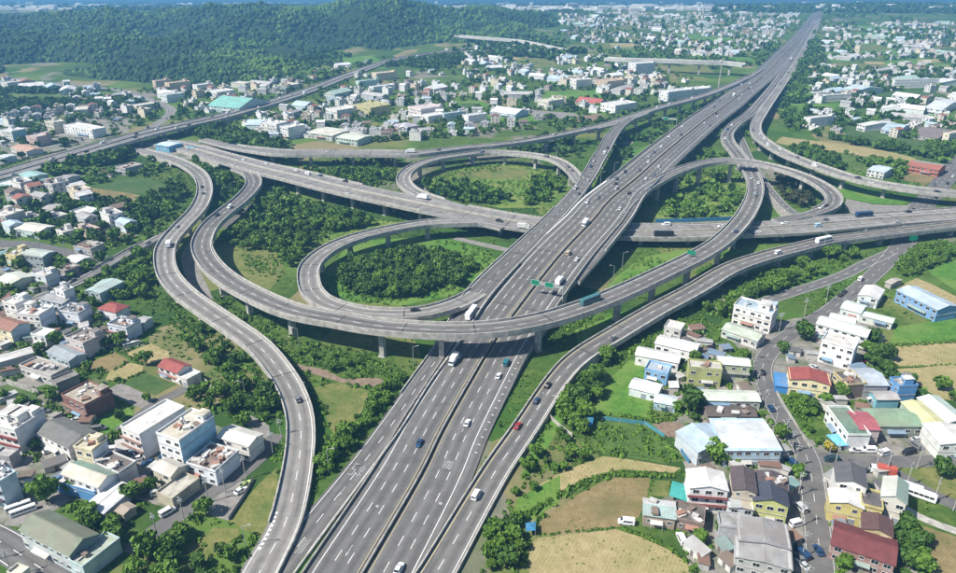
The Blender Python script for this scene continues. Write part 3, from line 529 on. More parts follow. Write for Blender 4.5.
f_('field', 'wide golden brown field enclosed by green banks', T4(480,429,[(232,378),(300,320),(400,255),(520,193),(680,195),(665,270),(632,350),(560,388),(400,402),(250,418)]), M_BROWN)
f_('field', 'striped pale field along the bottom edge', T4(480,429,[(190,468),(230,435),(400,415),(540,398),(640,430),(750,480),(832,540),(835,640),(200,640)]), M_TAN)
f_('field', 'small yellow green plot beside the teal tarpaulin', T4(480,429,[(685,203),(757,205),(752,272),(668,262)]), M_MEAD)
f_('bank', 'bright grassy bank left of the curved strip', T(400,477,[(955,-10),(860,40),(700,130),(640,270),(580,370),(640,390),(760,270),(955,150)]), M_LAWN, 'bank', False)
f_('field', 'brown plot beside the blue grey roofed house at left', T(0,280,[(455,520),(560,480),(690,430),(772,480),(700,520),(640,548),(545,540)]), M_BROWN)
f_('field', 'tan plot with a curved furrow at left', T(0,280,[(738,442),(900,378),(1010,430),(1010,465),(900,500),(800,470)]), M_TAN)
f_('field', 'pale stubble plot touching the round tree at left', T(120,330,[(-90,300),(-60,240),(60,195),(140,215),(130,255),(20,300)]), M_TAN)
f_('field', 'dark green crop square in front of the red roofed house', T(120,330,[(28,322),(150,258),(345,322),(210,388)]), M_CROP)
f_('lawn', 'green lawn in front of the brick house', T(0,376,[(500,300),(600,235),(760,178),(805,222),(720,290),(640,345)]), M_LAWN, 'lawn')
f_('lawn', 'lawn behind the long wall at the left edge', T(0,376,[(-30,70),(50,48),(232,112),(200,165)]), M_CROP, 'lawn')
f_('field', 'grey brown fallow field below the northern expressway', T4(0,144,[(285,190),(360,172),(450,183),(565,205),(430,232),(330,220)]), M_BROWN)
f_('field', 'green paddy rectangle below the northern expressway', T4(0,144,[(352,172),(520,133),(600,140),(690,180),(600,208),(480,190)]), M_CROP)
f_('yard', 'pale gravel yard beside the side ramp', T(0,190,[(570,265),(660,240),(760,262),(830,258),(790,285),(640,290)]), M_SOIL, 'yard')
f_('yard', 'dark forecourt between the white blocks and the cream house', T(60,400,[(330,340),(420,300),(600,370),(560,440),(430,520),(360,500)]), M_GREY, 'yard')
f_('yard', 'pale concrete parking strip beside the side street', T(130,477,[(425,175),(520,100),(640,25),(745,20),(680,130),(590,260),(480,232)]), M_GREY, 'yard')
f_('yard', 'tarmac turning place under the trees by the left ramp', T(130,420,[(640,0),(700,-40),(830,30),(835,100),(800,110),(740,60)]), M_GREY, 'yard')
f_('yard', 'grey yard with parked boats left of the green warehouse', T(0,470,[(20,330),(130,170),(300,120),(420,180),(330,240),(110,340)]), M_GREY, 'yard')
f_('field', 'dry scrub clearing in the bottom left thicket', T(130,477,[(380,480),(400,390),(500,300),(650,310),(660,380),(560,440),(430,520)]), M_MEAD, open_=False)
f_('field', 'sunny grass slope beside the left ramp', T(130,477,[(590,265),(700,120),(770,40),(880,-60),(890,120),(840,260),(790,350),(700,330)]), M_MEAD)
f_('field', 'yellow green clearing between the left ramp and the freeway', T(270,330,[(262,345),(400,312),(600,365),(560,460),(500,600),(400,640),(345,573),(318,440)]), M_MEAD)
f_('track', 'strip of bare earth above the yellow green clearing', T(270,330,[(140,200),(330,235),(430,290),(640,285),(690,305),(600,345),(430,315),(300,275),(180,240)]), M_SOIL, 'track')
f_('lawn', 'golden rough grass inside the great loop at left', [(238,254),(258,252),(279,255),(285,272),(270,290),(252,284),(240,272)], M_MEAD, 'lawn')
f_('lawn', 'open lawn inside the inner loop', [(342,252),(372,240),(420,237),(455,240),(485,250),(498,262),(485,280),(452,295),(400,306),(350,302),(330,290),(326,272)], M_LAWN, 'lawn', False)
f_('lawn', 'yellow tinted meadow inside the upper loop', [(420,180),(440,170),(480,163),(530,164),(558,172),(566,182),(556,196),(538,208),(500,208),(455,198),(428,190)], M_LOOP, 'lawn', False)
f_('lawn', 'bright overgrown grass under the bushes of the right loop', [(660,176),(700,170),(740,172),(752,186),(750,200),(735,216),(700,221),(660,222),(650,206)], M_LOOP, 'lawn', False)
f_('lawn', 'open sunny grass strip through the thicket', [(300,205),(345,214),(420,226),(400,232),(360,232),(322,246),(300,262),(290,258),(302,238)], M_LOOP, 'lawn', False)
f_('lawn', 'tinted rough patch in the middle of the upper loop', [(455,172),(500,166),(530,170),(520,180),(480,178),(460,180)], M_MEAD, 'lawn', False)
f_('lawn', 'grass wedge between the freeway and the right ramp', T(440,310,[(755,365),(880,395),(955,385),(900,440),(800,560),(700,720),(520,1010),(480,1010),(640,573)]), M_LAWN, 'lawn', False)
f_('lawn', 'lawn between the crossing freeway and the great loop on the right', [(600,296),(615,278),(640,258),(680,250),(705,251),(740,250),(757,249),(700,262),(660,280),(620,298),(590,312)], M_LAWN, 'lawn', False)
f_('lawn', 'grass under the right ramp', [(575,330),(640,305),(690,284),(740,262),(790,252),(850,244),(850,254),(790,262),(735,278),(680,302),(620,332),(580,350)], M_LAWN, 'lawn', False)
f_('lawn', 'green triangle beside the upper right ramp', T(796,130,[(215,300),(330,320),(560,385),(670,430),(640,445),(470,440),(300,410)]), M_LAWN, 'lawn')
f_('yard', 'gravelly waste ground inside the hairpin ramp at right', T(796,130,[(300,410),(470,445),(660,450),(740,410),(760,430),(700,490),(330,500),(290,460)]), M_GREY, 'yard')
f_('field', 'long tan field in the upper right', T(700,120,[(450,135),(490,100),(960,158),(1180,200),(1290,230),(1280,265),(960,212),(520,150)]), M_TAN)
f_('field', 'green paddies beyond the long tan field', T(796,130,[(200,50),(330,15),(480,40),(780,60),(800,110),(730,125),(440,85)]), M_CROP)
f_('field', 'green rough grass below the long tan field', T(796,130,[(160,130),(360,155),(640,180),(660,230),(420,250),(280,230)]), M_GRASS, open_=False)
f_('field', 'brown plot beside the red roofed hall at upper right', T(796,130,[(620,290),(700,250),(840,255),(830,300),(760,335)]), M_BROWN)
f_('lawn', 'bright grass between the freeway and the upper ramp', T(540,80,[(470,470),(560,420),(700,370),(770,310),(800,330),(640,430),(510,500)]), M_LAWN, 'lawn', False)
far = [((505,118),60,8,M_LAWN),((470,104),34,6,M_LAWN),((555,115),50,7,M_GREY),((590,118),30,6,M_SOIL),((365,124),34,5,M_MEAD),((470,106),20,6,M_CROP),((570,95),60,8,M_LAWN),((360,60),36,7,M_LAWN),((280,52),34,6,M_SOIL),((262,49),60,3,M_MEAD),((620,46),50,6,M_MEAD),((690,70),44,8,M_MEAD),((815,108),60,9,M_LAWN),((860,112),50,8,M_CROP),((876,52),44,6,M_LAWN),((860,66),60,6,M_MEAD),((905,62),50,5,M_LAWN),((900,95),60,8,M_CROP),((930,118),50,8,M_LAWN),((880,132),70,8,M_CROP),((560,68),60,6,M_GRASS),((530,60),40,5,M_MEAD),((660,35),50,3,M_MEAD),((740,60),30,6,M_LAWN),((800,52),20,4,M_MEAD),((240,130),30,7,M_LAWN),((395,72),40,8,M_CROP),((440,80),50,6,M_GRASS),((410,110),40,6,M_GRASS),((120,95),50,6,M_GRASS),((40,98),70,8,M_GRASS),((585,56),40,4,M_CROP)]
rq = random.Random(5)
for k in range(46): far.append(((rq.choice([rq.uniform(470,720), rq.uniform(825,990)]), rq.uniform(27,66)), rq.uniform(18,46), rq.uniform(2.2,4.6), rq.choice([M_LAWN, M_LAWN, M_MEAD, M_CROP, M_TAN])))
FN = ['slender', 'pale', 'narrow', 'broad', 'small', 'long']
for k, ((x,y),wd,ht,m) in enumerate(far):
    s = random.uniform(-.25,.25)*ht
    f_('field', 'flat far plot of %s among the scattered houses of the plain' % {'bright_lawn':'bright grass','meadow':'yellowish grass','grey_yard':'grey bare ground','bare_soil':'brown soil','crop_green':'dark green crops','grass':'dull green grass','stubble_tan':'straw coloured stubble'}[m.name], [(x-wd/2,y-ht/2+s),(x+wd/2-5,y-ht/2-s),(x+wd/2+4,y+ht/2-s),(x-wd/2+3,y+ht/2+s)], m, 'field', True)
    bpy.data.objects[-1]['group'] = 'far plots of the plain'

# ------------------------------------------------------------------ buildings
def wallm(c, k=None):
    nm = 'wall_%d_%d_%d' % tuple(int(v*100) for v in c); c = tuple(v*.96 for v in c)
    return mat(nm, tuple(v*.70 for v in c), c, scale=.3, rough=.8, detail=9, lo=.32, hi=.54)
def roofm(c, kind='sheet'):
    nm = 'roof_%s_%d_%d_%d' % ((kind,)+tuple(int(v*100) for v in c)); c = tuple(v*.93 for v in c); g = sum(c)/3; c = tuple(v*.88+g*.12 for v in c); st_ = tuple(v*.55+q*.3 for v, q in zip(c, (.30,.22,.16)))
    if kind == 'sheet': return mat(nm, tuple(v*.70 for v in c), c, scale=.3, rough=.55, detail=9, wave=.9, lo=.32, hi=.58, c3=st_, scale3=.11)
    if kind == 'flat': return mat(nm, tuple(v*.55 for v in c), c, scale=.3, rough=.9, detail=9, lo=.38, hi=.6, c3=st_, scale3=.13)
    return mat(nm, tuple(v*.7 for v in c), c, scale=.6, rough=.7, detail=6, wave=1.6, lo=.3, hi=.65)
W_ = (.78,.77,.74); CRM = (.74,.66,.46); GRY = (.42,.42,.41); LGR = (.58,.58,.56); DRK = (.11,.11,.115); BLUW = (.50,.62,.72)
M_FRAME = mat('window_frame', (.62,.62,.60), rough=.5); M_TRIM = mat('grime_trim', (.30,.28,.26), (.45,.43,.40), scale=.5, rough=.9)
WIN = {}
def win_mesh(wd, ht):
    k = (wd, ht)
    if k not in WIN:
        m = MB(); a, b = wd/2, ht/2
        # frame ring standing 6 cm proud, pane set back in it (local y- is outwards)
        for x0,x1,z0,z1 in ((-a-.09,a+.09,b,b+.1),(-a-.14,a+.14,-b-.12,-b),(-a-.09,-a,-b,b),(a,a+.09,-b,b)): m.box(x0,x1,-.09,.05,z0,z1,1)
        m.box(-a,a,-.02,.04,-b,b,0); m.box(-.03,.03,-.05,-.02,-b,b,1)
        WIN[k] = m.mesh('window', [M_GLASS, M_FRAME])
    return WIN[k]
DOORS = {}
def door_mesh(wd, ht, c):
    k = (wd,ht,c)
    if k not in DOORS:
        m = MB(); m.box(-wd/2,wd/2,-.06,.05,-ht/2,ht/2,0)
        for q in range(4): m.box(-wd/2,wd/2,-.1,-.06,-ht/2+ht*q/4+.03,-ht/2+ht*q/4+.1,0)
        m.box(-wd/2-.12,wd/2+.12,-.12,.05,ht/2,ht/2+.14,1); DOORS[k] = m.mesh('door', [wallm(c), M_FRAME])
    return DOORS[k]
M_TANK = mat('water_tank_steel', (.55,.57,.58), (.7,.72,.73), scale=3, rough=.3, metal=.7)
tank = MB(); tank.cyl(0,0,.5,2.0,.7,n=12); tank.cyl(0,0,2.0,2.35,.7,.15,n=12)
for a in range(4): tank.bar((.5*math.cos(a*1.57),.5*math.sin(a*1.57),0),(.5*math.cos(a*1.57),.5*math.sin(a*1.57),.55),.05,4)
TANK = tank.mesh('water_tank', M_TANK)
acm = MB(); acm.box(-.45,.45,-.3,.3,0,.7); acm.cyl(0,-.31,.0,.0,.01); AC = acm.mesh('air_conditioner', mat('ac_grey',(.6,.6,.58),rough=.5))
BLD = []
def bld(name, label, pts, H, wall=W_, roof='flat', rc=None, st=None, rk=None, rise=None, rc2=None, win=True, extras=True, group=None, cat=None, side=None, front_door=(.30,.34,.38), band=None, rooms=0, clutter=0):
    """pts: the near-left, near-right and far-right corners of the roof edge in the photograph; H: eave height"""
    a, b, c = [Vector(P(p[0], p[1], H)[:2]) for p in pts]
    ex = b-a; Lx = ex.length; ex.normalize(); ey = Vector((-ex.y, ex.x)); Ly = (c-b).dot(ey)
    if Ly < 0: Ly = -Ly; a = a - ey*Ly
    skew = (c-b).dot(ex); Lx = max(3, Lx + skew*.5); Ly = max(3, Ly)
    org = a + ex*Lx/2 + ey*Ly/2; ang = math.atan2(ex.y, ex.x)
    root = link(name, None, None, (org.x, org.y, 0), ang); root['label'] = label; root['category'] = cat or ('house' if H < 8.5 else 'building')
    if group: root['group'] = group
    X, Y = Lx/2, Ly/2; BLD.append((org.x, org.y, max(Lx,Ly)/2+1)); st = st or max(1, round(H/3.2))
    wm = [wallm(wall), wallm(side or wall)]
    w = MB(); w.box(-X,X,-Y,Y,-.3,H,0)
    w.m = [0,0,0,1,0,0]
    rc = rc or W_
    if roof == 'flat':
        w2 = link('wall', w.mesh('wall', wm), root)
        r = MB(); r.box(-X-.12,X+.12,-Y-.12,Y+.12,H,H+.22); ro = link('roof', r.mesh('roof', roofm(rc,'flat')), root)
        p = MB(); t = .2; z0, z1 = H+.22, H+.95
        p.box(-X-.12,X+.12,-Y-.12,-Y-.12+t,z0,z1); p.box(-X-.12,X+.12,Y+.12-t,Y+.12,z0,z1)
        p.box(-X-.12,-X-.12+t,-Y-.12+t,Y+.12-t,z0,z1); p.box(X+.12-t,X+.12,-Y-.12+t,Y+.12-t,z0,z1); link('parapet', p.mesh('parapet', wm[0]), root)
        zt = H+.22
    else:
        rise = rise or min(Lx,Ly)*.16; o = .35; v0 = H-.05
        if roof == 'ab':
            vs = [(-X-o,-Y-o,v0-.06),(X+o,-Y-o,v0-.06),(X+o,0,H+rise),(-X-o,0,H+rise),(X+o,Y+o,v0-.06),(-X-o,Y+o,v0-.06)]
            w.add([(X,-Y,H),(X,Y,H),(X,0,H+rise-.1),(-X,-Y,H),(-X,Y,H),(-X,0,H+rise-.1)], [(0,1,2),(4,3,5)], [1,0])
        elif roof == 'bc':
            vs = [(-X-o,Y+o,v0-.06),(-X-o,-Y-o,v0-.06),(0,-Y-o,H+rise),(0,Y+o,H+rise),(X+o,-Y-o,v0-.06),(X+o,Y+o,v0-.06)]
            w.add([(-X,-Y,H),(X,-Y,H),(0,-Y,H+rise-.1),(-X,Y,H),(X,Y,H),(0,Y,H+rise-.1)], [(0,1,2),(4,3,5)], [0,0])
        elif roof == 'hip':
            q = min(X,Y)*.8
            vs = [(-X-o,-Y-o,v0),(X+o,-Y-o,v0),(X+o,Y+o,v0),(-X-o,Y+o,v0),(-X+q,0,H+rise),(X-q,0,H+rise)]
        w2 = link('wall', w.mesh('wall', wm), root); r = MB()
        if roof == 'hip': r.add(vs, [(0,1,5,4),(1,2,5),(2,3,4,5),(3,0,4)]); th = .15
        else: r.add(vs, [(0,1,2,3),(3,2,4,5)], [0,1])
        n0 = len(r.v); r.v += [(x,y,z-.16) for x,y,z in r.v[:n0]]; r.f += [tuple(reversed([q_+n0 for q_ in f])) for f in r.f]; r.m += r.m[:]
        edges = [(0,1),(1,2),(2,3),(3,0)] if roof == 'hip' else [(0,1),(1,2),(2,4),(4,5),(5,3),(3,0)]
        for i_, j_ in edges: r.f.append((j_, i_, i_+n0, j_+n0)); r.m.append(0)
        ro = link('roof', r.mesh('roof', [roofm(rc, rk or 'sheet'), roofm(rc2 or rc, rk or 'sheet')]), root)
        if roof != 'hip' and extras:
            cap = MB()
            if roof == 'ab': cap.box(-X-o,X+o,-.18,.18,H+rise-.06,H+rise+.09)
            else: cap.box(-.18,.18,-Y-o,Y+o,H+rise-.06,H+rise+.09)
            link('ridge_cap', cap.mesh('ridge_cap', roofm(tuple(min(.85,v*1.15) for v in rc), rk or 'sheet')), root)
        zt = H+rise
    # windows on the two faces towards the camera plus the left end
    if win:
        fh = H/st; ww = 1.7 if min(Lx,Ly) > 6 else 1.2; me = win_mesh(ww, 1.25)
        faces = [(0, Lx, Y)]
        yaw = math.atan2(org.x, org.y)                       # bearing of the house from the camera
        rel = (ang + yaw + math.pi) % (2*math.pi) - math.pi
        faces.append((1, Ly, X) if rel > -0.02 else (3, Ly, X))
        for face, L, d in faces:
            n = max(1, min(10, int(L/2.9)))
            for s in range(st):
                for k in range(n):
                    jit = random.random()
                    if jit < .10: continue
                    x = (k+.5)/n*L - L/2 + random.uniform(-.25,.25); z = s*fh + fh*.52 + random.uniform(-.08,.08)
                    rot = {0:0, 1:math.pi/2, 3:-math.pi/2}[face]
                    pos = {0:(x,-d,z), 1:(d,x,z), 3:(-d,-x,z)}[face]
                    if s == 0 and face == 0 and k == n//2 and L > 5:
                        dm = door_mesh(1.9, 2.3, front_door); link('door', dm, root, (x,-d,1.16), rot); continue
                    wd = link('window', me if jit < .75 else win_mesh(1.0,1.0), root, pos, rot)
    if st > 1 and extras and not band:
        q = MB(); fh = H/st
        for s in range(1, st): q.box(-X-.14,X+.14,-Y-.14,-Y+.01,s*fh-.1,s*fh+.08); q.box(-X-.14,-X+.01,-Y+.01,Y,s*fh-.1,s*fh+.08); q.box(X-.01,X+.14,-Y+.01,Y,s*fh-.1,s*fh+.08)
        link('ledge', q.mesh('ledge', M_TRIM), root)
    if win and random.random() < .7:
        q = MB(); x0 = random.uniform(-.8,-.1)*X; x1 = x0+random.uniform(.5,.9)*X; q.add([(x0,-Y-1.5,2.35),(x1,-Y-1.5,2.35),(x1,-Y,2.8),(x0,-Y,2.8),(x0,-Y-1.5,2.27),(x1,-Y-1.5,2.27),(x1,-Y,2.72),(x0,-Y,2.72)], [(0,1,2,3),(7,6,5,4),(4,5,1,0),(5,6,2,1),(7,4,0,3)])
        for xx in (x0+.1, x1-.1): q.bar((xx,-Y-1.4,0),(xx,-Y-1.4,2.3),.05,4)
        link('awning', q.mesh('awning', roofm(random.choice([(.5,.5,.5),(.3,.42,.38),(.4,.2,.15),(.62,.62,.6),(.2,.35,.5)]),'sheet')), root)
    if band and st > 1:
        bm_ = MB(); fh = H/st
        for s in range(1, st): bm_.box(-X-.55,X+.25,-Y-.9,-Y,s*fh-.12,s*fh+.1); bm_.box(-X-.55,X+.25,-Y-.9,-Y-.8,s*fh+.1,s*fh+.75)
        link('balcony', bm_.mesh('balcony', wallm(band)), root)
    if roof == 'flat' and extras and min(Lx,Ly) > 5:
        rw, rd = min(3.6,Lx*.35), min(3.4,Ly*.4); sx = X-rw/2-.5 if random.random() < .5 else -X+rw/2+.5
        rr = link('stair_room', MB().box(-rw/2,rw/2,-rd/2,rd/2,0,2.4).box(-rw/2-.15,rw/2+.15,-rd/2-.15,rd/2+.15,2.4,2.55,1).mesh('stair_room', [wm[0], roofm(rc,'flat')]), root, (sx, Y-rd/2-.5, zt))
        link('window', win_mesh(.9,.8), rr, (0,-rd/2,1.3))
        link('water_tank', TANK, root, (-sx*.6, random.uniform(-.3,.5)*Y, zt))
        for k in range(2): link('air_conditioner', AC, root, (random.uniform(-.6,.6)*X, random.uniform(-.7,.1)*Y, zt), random.random()*3)
    for k in range(clutter):
        q = MB(); s = random.uniform(.6,1.6); q.box(-s,s,-s*.6,s*.6,0,random.uniform(.4,1.3)); q.box(-s*.5,s*1.2,-s*.2,s*.9,0,.35,1)
        link('roof_clutter', q.mesh('roof_clutter', [random.choice([wallm((.5,.48,.45)),wallm((.22,.17,.14)),wallm((.62,.6,.58)),wallm((.35,.2,.15))]), wallm((.3,.3,.3))]), root, (random.uniform(-.75,.75)*X, random.uniform(-.7,.7)*Y, zt-.02+(0 if roof=='flat' else -rise*.5)), random.random()*3)
    for k in range(rooms):
        rw, rd, rh = random.uniform(.25,.4)*Lx, random.uniform(.35,.6)*Ly, 2.6
        q = MB(); q.box(-rw/2,rw/2,-rd/2,rd/2,0,rh,0); q.box(-rw/2-.2,rw/2+.2,-rd/2-.2,rd/2+.2,rh,rh+.16,1)
        o_ = link('roof_room', q.mesh('roof_room', [wm[0], roofm((.7,.69,.67),'flat')]), root, ((-1)**k*random.uniform(.25,.45)*X, random.uniform(-.1,.3)*Y, zt))
        link('window', win_mesh(1.2,1.0), o_, (0,-rd/2,1.4))
    return root
RED = (.38,.09,.075); MAR = (.20,.055,.055); MINT = (.56,.64,.57); SKYB = (.44,.58,.68); OLV = (.20,.235,.165); CREAMR = (.62,.60,.50); NAV = (.075,.085,.12); PUR = (.13,.10,.105); TRQ = (.32,.55,.52)
t = lambda ox,oy,*p: T(ox,oy,p)
t4 = lambda ox,oy,*p: T4(ox,oy,p)
t8 = lambda ox,oy,*p: T(ox,oy,p,7.85)
b_ = bld
# left foreground
b_('building','white block with dark red ledges and patchy white rooftop at the left edge',t(0,376,(-70,290),(82,330),(272,222)),9.5,W_,rc=(.75,.74,.72),st=3,band=(.25,.07,.07),rooms=2,clutter=4)
b_('house','white house under a wide dark grey gable roof',t(0,376,(215,333),(418,432),(556,325)),6.2,W_,'ab',(.20,.20,.19),rise=1.6,rk='tile')
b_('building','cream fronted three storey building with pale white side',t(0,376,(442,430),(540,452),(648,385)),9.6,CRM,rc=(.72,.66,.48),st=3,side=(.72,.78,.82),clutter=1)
b_('house','red brown brick house with a tan flat roof and grey lawn road',t(0,376,(368,118),(520,190),(657,92)),6.6,(.24,.12,.10),rc=(.46,.41,.33),st=2,clutter=5,band=(.3,.2,.17))
b_('shed','small dark grey concrete shed behind the brick house',t4(0,288,(203,368),(228,388),(312,350)),4,(.30,.28,.27),rc=(.26,.25,.24),win=False,extras=False)
b_('house','low grey house with a cluttered broken rooftop terrace',t4(0,288,(78,312),(210,357),(268,318)),4.2,(.55,.53,.50),rc=(.38,.36,.33),clutter=9,extras=False)
b_('house','long low white roofed shed at the left edge',t(0,280,(-45,462),(-18,520),(182,408)),4,(.5,.49,.47),'bc',(.76,.76,.74),rise=.8)
b_('house','small flat grey house below the white block at the left edge',t(0,376,(-35,478),(45,492),(128,452)),4,(.35,.33,.34),rc=(.50,.49,.48),extras=False)
b_('building','long white three storey block with a clean white roof',t(60,400,(363,165),(482,218),(738,48)),9.6,W_,rc=(.80,.79,.76),st=3,extras=False,band=(.34,.22,.2),side=(.72,.74,.78))  # right wall bluer than the front, its shade put into the colour
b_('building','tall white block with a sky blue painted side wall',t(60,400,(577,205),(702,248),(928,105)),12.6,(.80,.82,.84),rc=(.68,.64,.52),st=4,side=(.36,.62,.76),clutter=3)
b_('house','white house with a rose red gable roof beside the dark green crop',t(120,330,(226,214),(333,254),(430,212)),5,(.70,.68,.64),'ab',RED,rise=1.5,rk='tile',st=2,band=(.42,.2,.15))
b_('house','low white roofed annex in front of the rose red gable',t(120,330,(335,278),(398,306),(484,262)),3.2,(.6,.58,.56),rc=(.76,.76,.74),extras=False)
b_('house','cream white workshop with a shallow gable roof near the left ramp',t(130,420,(520,98),(695,152),(802,85)),6.6,(.70,.68,.64),'ab',(.74,.72,.66),rise=1.0)
b_('workshop','roofless white walled workshop full of clutter',t(130,420,(340,265),(490,310),(668,198)),5.2,(.74,.78,.82),rc=(.30,.22,.19),clutter=16,extras=False)
b_('house','small beige gabled house in front of the tall blue sided block',t(130,420,(135,292),(238,335),(335,268)),5.8,(.60,.57,.46),'ab',(.58,.56,.50),rise=1.2)
b_('shed','low beige porch shed beside the side street',t(130,420,(160,440),(255,482),(412,360)),3.4,(.46,.42,.32),rc=(.52,.50,.42),win=False,extras=False)
b_('workshop','white workshop with half cream and half green roof',t(60,400,(8,438),(217,515),(347,440)),6.2,(.74,.76,.78),'ab',CREAMR,rise=1.5,rc2=(.26,.40,.32))
b_('porch','blue fronted lean to with a white slab roof',t(60,400,(-30,495),(205,562),(232,545)),3.4,(.10,.26,.52),rc=(.78,.78,.78),win=False,extras=False)
b_('house','white walled house with a dark scruffy roof terrace',t(60,400,(200,378),(345,442),(460,380)),5.8,(.66,.66,.64),rc=(.15,.14,.14),clutter=9,extras=False)
b_('shed','long low shed with a gleaming white roof',t(0,470,(492,222),(612,255),(802,102)),3.8,(.55,.60,.68),'bc',(.80,.80,.80),rise=.6)
b_('shed','small brown roofed shack among the trees at bottom left',t(0,470,(690,240),(742,268),(802,212)),3,(.4,.36,.3),'ab',(.42,.36,.28),rise=.5,win=False)
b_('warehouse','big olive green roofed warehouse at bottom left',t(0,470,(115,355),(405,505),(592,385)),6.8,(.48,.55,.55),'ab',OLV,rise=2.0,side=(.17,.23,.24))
b_('house','lower annex with pale green roof beside the olive warehouse',t(0,470,(412,545),(490,585),(722,422)),4.4,(.50,.60,.62),rc=(.45,.52,.42),extras=False,clutter=2)
b_('building','bluish block with dark purple awning at the left edge',t(0,470,(-120,30),(-5,82),(98,22)),9.6,(.52,.62,.70),rc=(.6,.6,.6),st=3,band=(.10,.07,.09))
b_('house','cream roofed house cut by the bottom left corner',t8(0,500,(62,580),(140,610),(235,560)),4,(.6,.58,.5),rc=(.62,.60,.48),extras=False)
b_('building','white three storey house with a bare pale rooftop at left',t(0,280,(92,205),(205,215),(350,165)),9,W_,rc=(.78,.77,.73),st=3,side=(.62,.70,.80),clutter=2)
b_('building','higher white tower house beside the pale rooftop',t(0,280,(15,135),(92,152),(188,108)),11.6,(.80,.79,.76),rc=(.76,.75,.72),st=4)
b_('house','cream house with a long rust brown roof at the left edge',t(0,280,(-75,265),(58,305),(178,258)),6.4,CRM,'ab',(.36,.18,.13),rise=1.8,rk='tile',side=(.50,.62,.70))
b_('house','small white cube house with a flat white roof',t(0,280,(186,328),(262,342),(342,308)),5.2,(.74,.74,.72),rc=(.80,.79,.76),extras=False)
b_('house','white house with a dark grey rooftop terrace behind bushes',t(0,280,(345,188),(452,205),(560,165)),6.6,(.72,.74,.78),rc=(.26,.26,.27),clutter=3)
b_('house','grey blue sheet roofed house behind the dark terrace',t(0,280,(238,112),(372,142),(456,100)),5,(.5,.58,.66),'ab',(.36,.38,.40),rise=.8)
b_('building','narrow tall white house beside the side ramp',t(0,280,(328,58),(382,76),(442,52)),9,(.80,.80,.80),rc=(.7,.7,.7),st=3)
b_('workshop','long pale green roofed workshop beside the side ramp',t(0,280,(505,62),(592,78),(732,8)),5.6,(.40,.50,.52),'bc',(.46,.58,.55),rise=.8)
b_('house','white house with a bright red hipped roof',t(0,280,(583,168),(682,192),(777,155)),4.8,(.72,.72,.74),'hip',RED,rise=1.7,rk='tile')
b_('house','white house with a stained dark roof and red porch',t(0,280,(642,268),(745,292),(848,250)),6,(.70,.74,.82),rc=(.17,.155,.155),clutter=2,band=(.34,.14,.12))
b_('house','grey annex beside the stained dark roof',t(0,280,(800,250),(855,258),(908,222)),4,(.50,.58,.62),'ab',(.44,.46,.45),rise=.6)
b_('house','two storey house with a mottled grey brown terrace',t(0,280,(388,348),(500,388),(622,325)),6.8,(.58,.54,.52),rc=(.28,.25,.23),clutter=6,band=(.42,.24,.2))
b_('house','low house under a blue grey sheet roof',t(0,280,(278,425),(405,482),(512,440)),3.8,(.44,.54,.60),'ab',(.34,.41,.45),rise=.9)
b_('house','pale green shed roofed house above the old street',t(0,190,(-25,530),(60,560),(200,512)),5,(.6,.62,.5),'ab',(.66,.70,.60),rise=1)
b_('house','yellow roofed cream house by the broad grey street',t(0,190,(30,388),(122,412),(182,357)),6,(.62,.52,.24),rc=(.66,.58,.34),clutter=1)
b_('house','dull green grey house by the broad grey street',t(0,190,(118,382),(242,398),(336,365)),6.6,(.34,.40,.40),'ab',(.48,.56,.50),rise=.8)
b_('house','white box house above the side ramp',t(0,190,(190,502),(272,522),(346,490)),6,(.70,.72,.74),rc=(.68,.66,.62))
b_('house','single storey white house at the corner of the side ramp',t(0,190,(380,412),(455,432),(542,400)),3.6,(.62,.66,.68),'ab',(.70,.70,.68),rise=.7)
b_('house','grey brown ramshackle house near the side ramp',t(0,190,(335,472),(402,497),(468,455)),4,(.34,.31,.28),rc=(.33,.31,.29),clutter=5,extras=False)
b_('workshop','cream roofed workshop above the broad grey street',t(0,190,(78,228),(222,252),(332,215)),4.4,(.52,.60,.58),'ab',(.76,.74,.66),rise=1.2)
b_('house','flat white house among the dark trees',t(0,190,(418,132),(522,155),(598,120)),4.8,(.66,.72,.72),rc=(.76,.76,.74),extras=False)
b_('building','block with a red roof edge at the left margin',t(0,190,(-60,150),(35,165),(142,125)),8.6,(.60,.55,.50),rc=(.70,.68,.64),st=3,band=(.42,.12,.09))
b_('house','low grey house beside the fallow field',t(0,190,(248,108),(332,122),(396,90)),3.4,(.50,.48,.44),'ab',(.44,.42,.40),rise=.7)
b_('house','ramshackle pale roofed yard house by the gravel yard',t(0,190,(438,342),(542,358),(622,322)),3.2,(.5,.47,.44),rc=(.50,.47,.43),clutter=7,extras=False)
b_('house','pale teal roofed house under the side ramp',t(0,190,(565,565),(655,592),(725,542)),4,(.4,.46,.5),'ab',(.42,.55,.55),rise=.8)
b_('house','small square house near the left edge among trees',t(0,190,(38,45),(95,62),(168,40)),5,(.42,.44,.44),rc=(.55,.55,.53),extras=False)
b_('house','white flat roofed house below the northern expressway at left',t(0,100,(-20,500),(82,518),(188,470)),5.6,(.50,.62,.64),rc=(.80,.79,.77),extras=False)
b_('house','pale teal roofed house below the northern expressway',t(0,100,(113,442),(192,465),(278,440)),4.8,(.5,.62,.62),'ab',TRQ,rise=.9)
b_('house','grey two storey house below the northern expressway trees',t(0,100,(333,468),(402,480),(458,445)),6,(.52,.52,.50),'ab',(.36,.34,.34),rise=1)
b_('house','half built open house near the blue trucks',t(0,100,(690,400),(765,418),(835,385)),5,(.40,.38,.36),rc=(.5,.48,.45),clutter=6,extras=False,band=(.5,.48,.46))
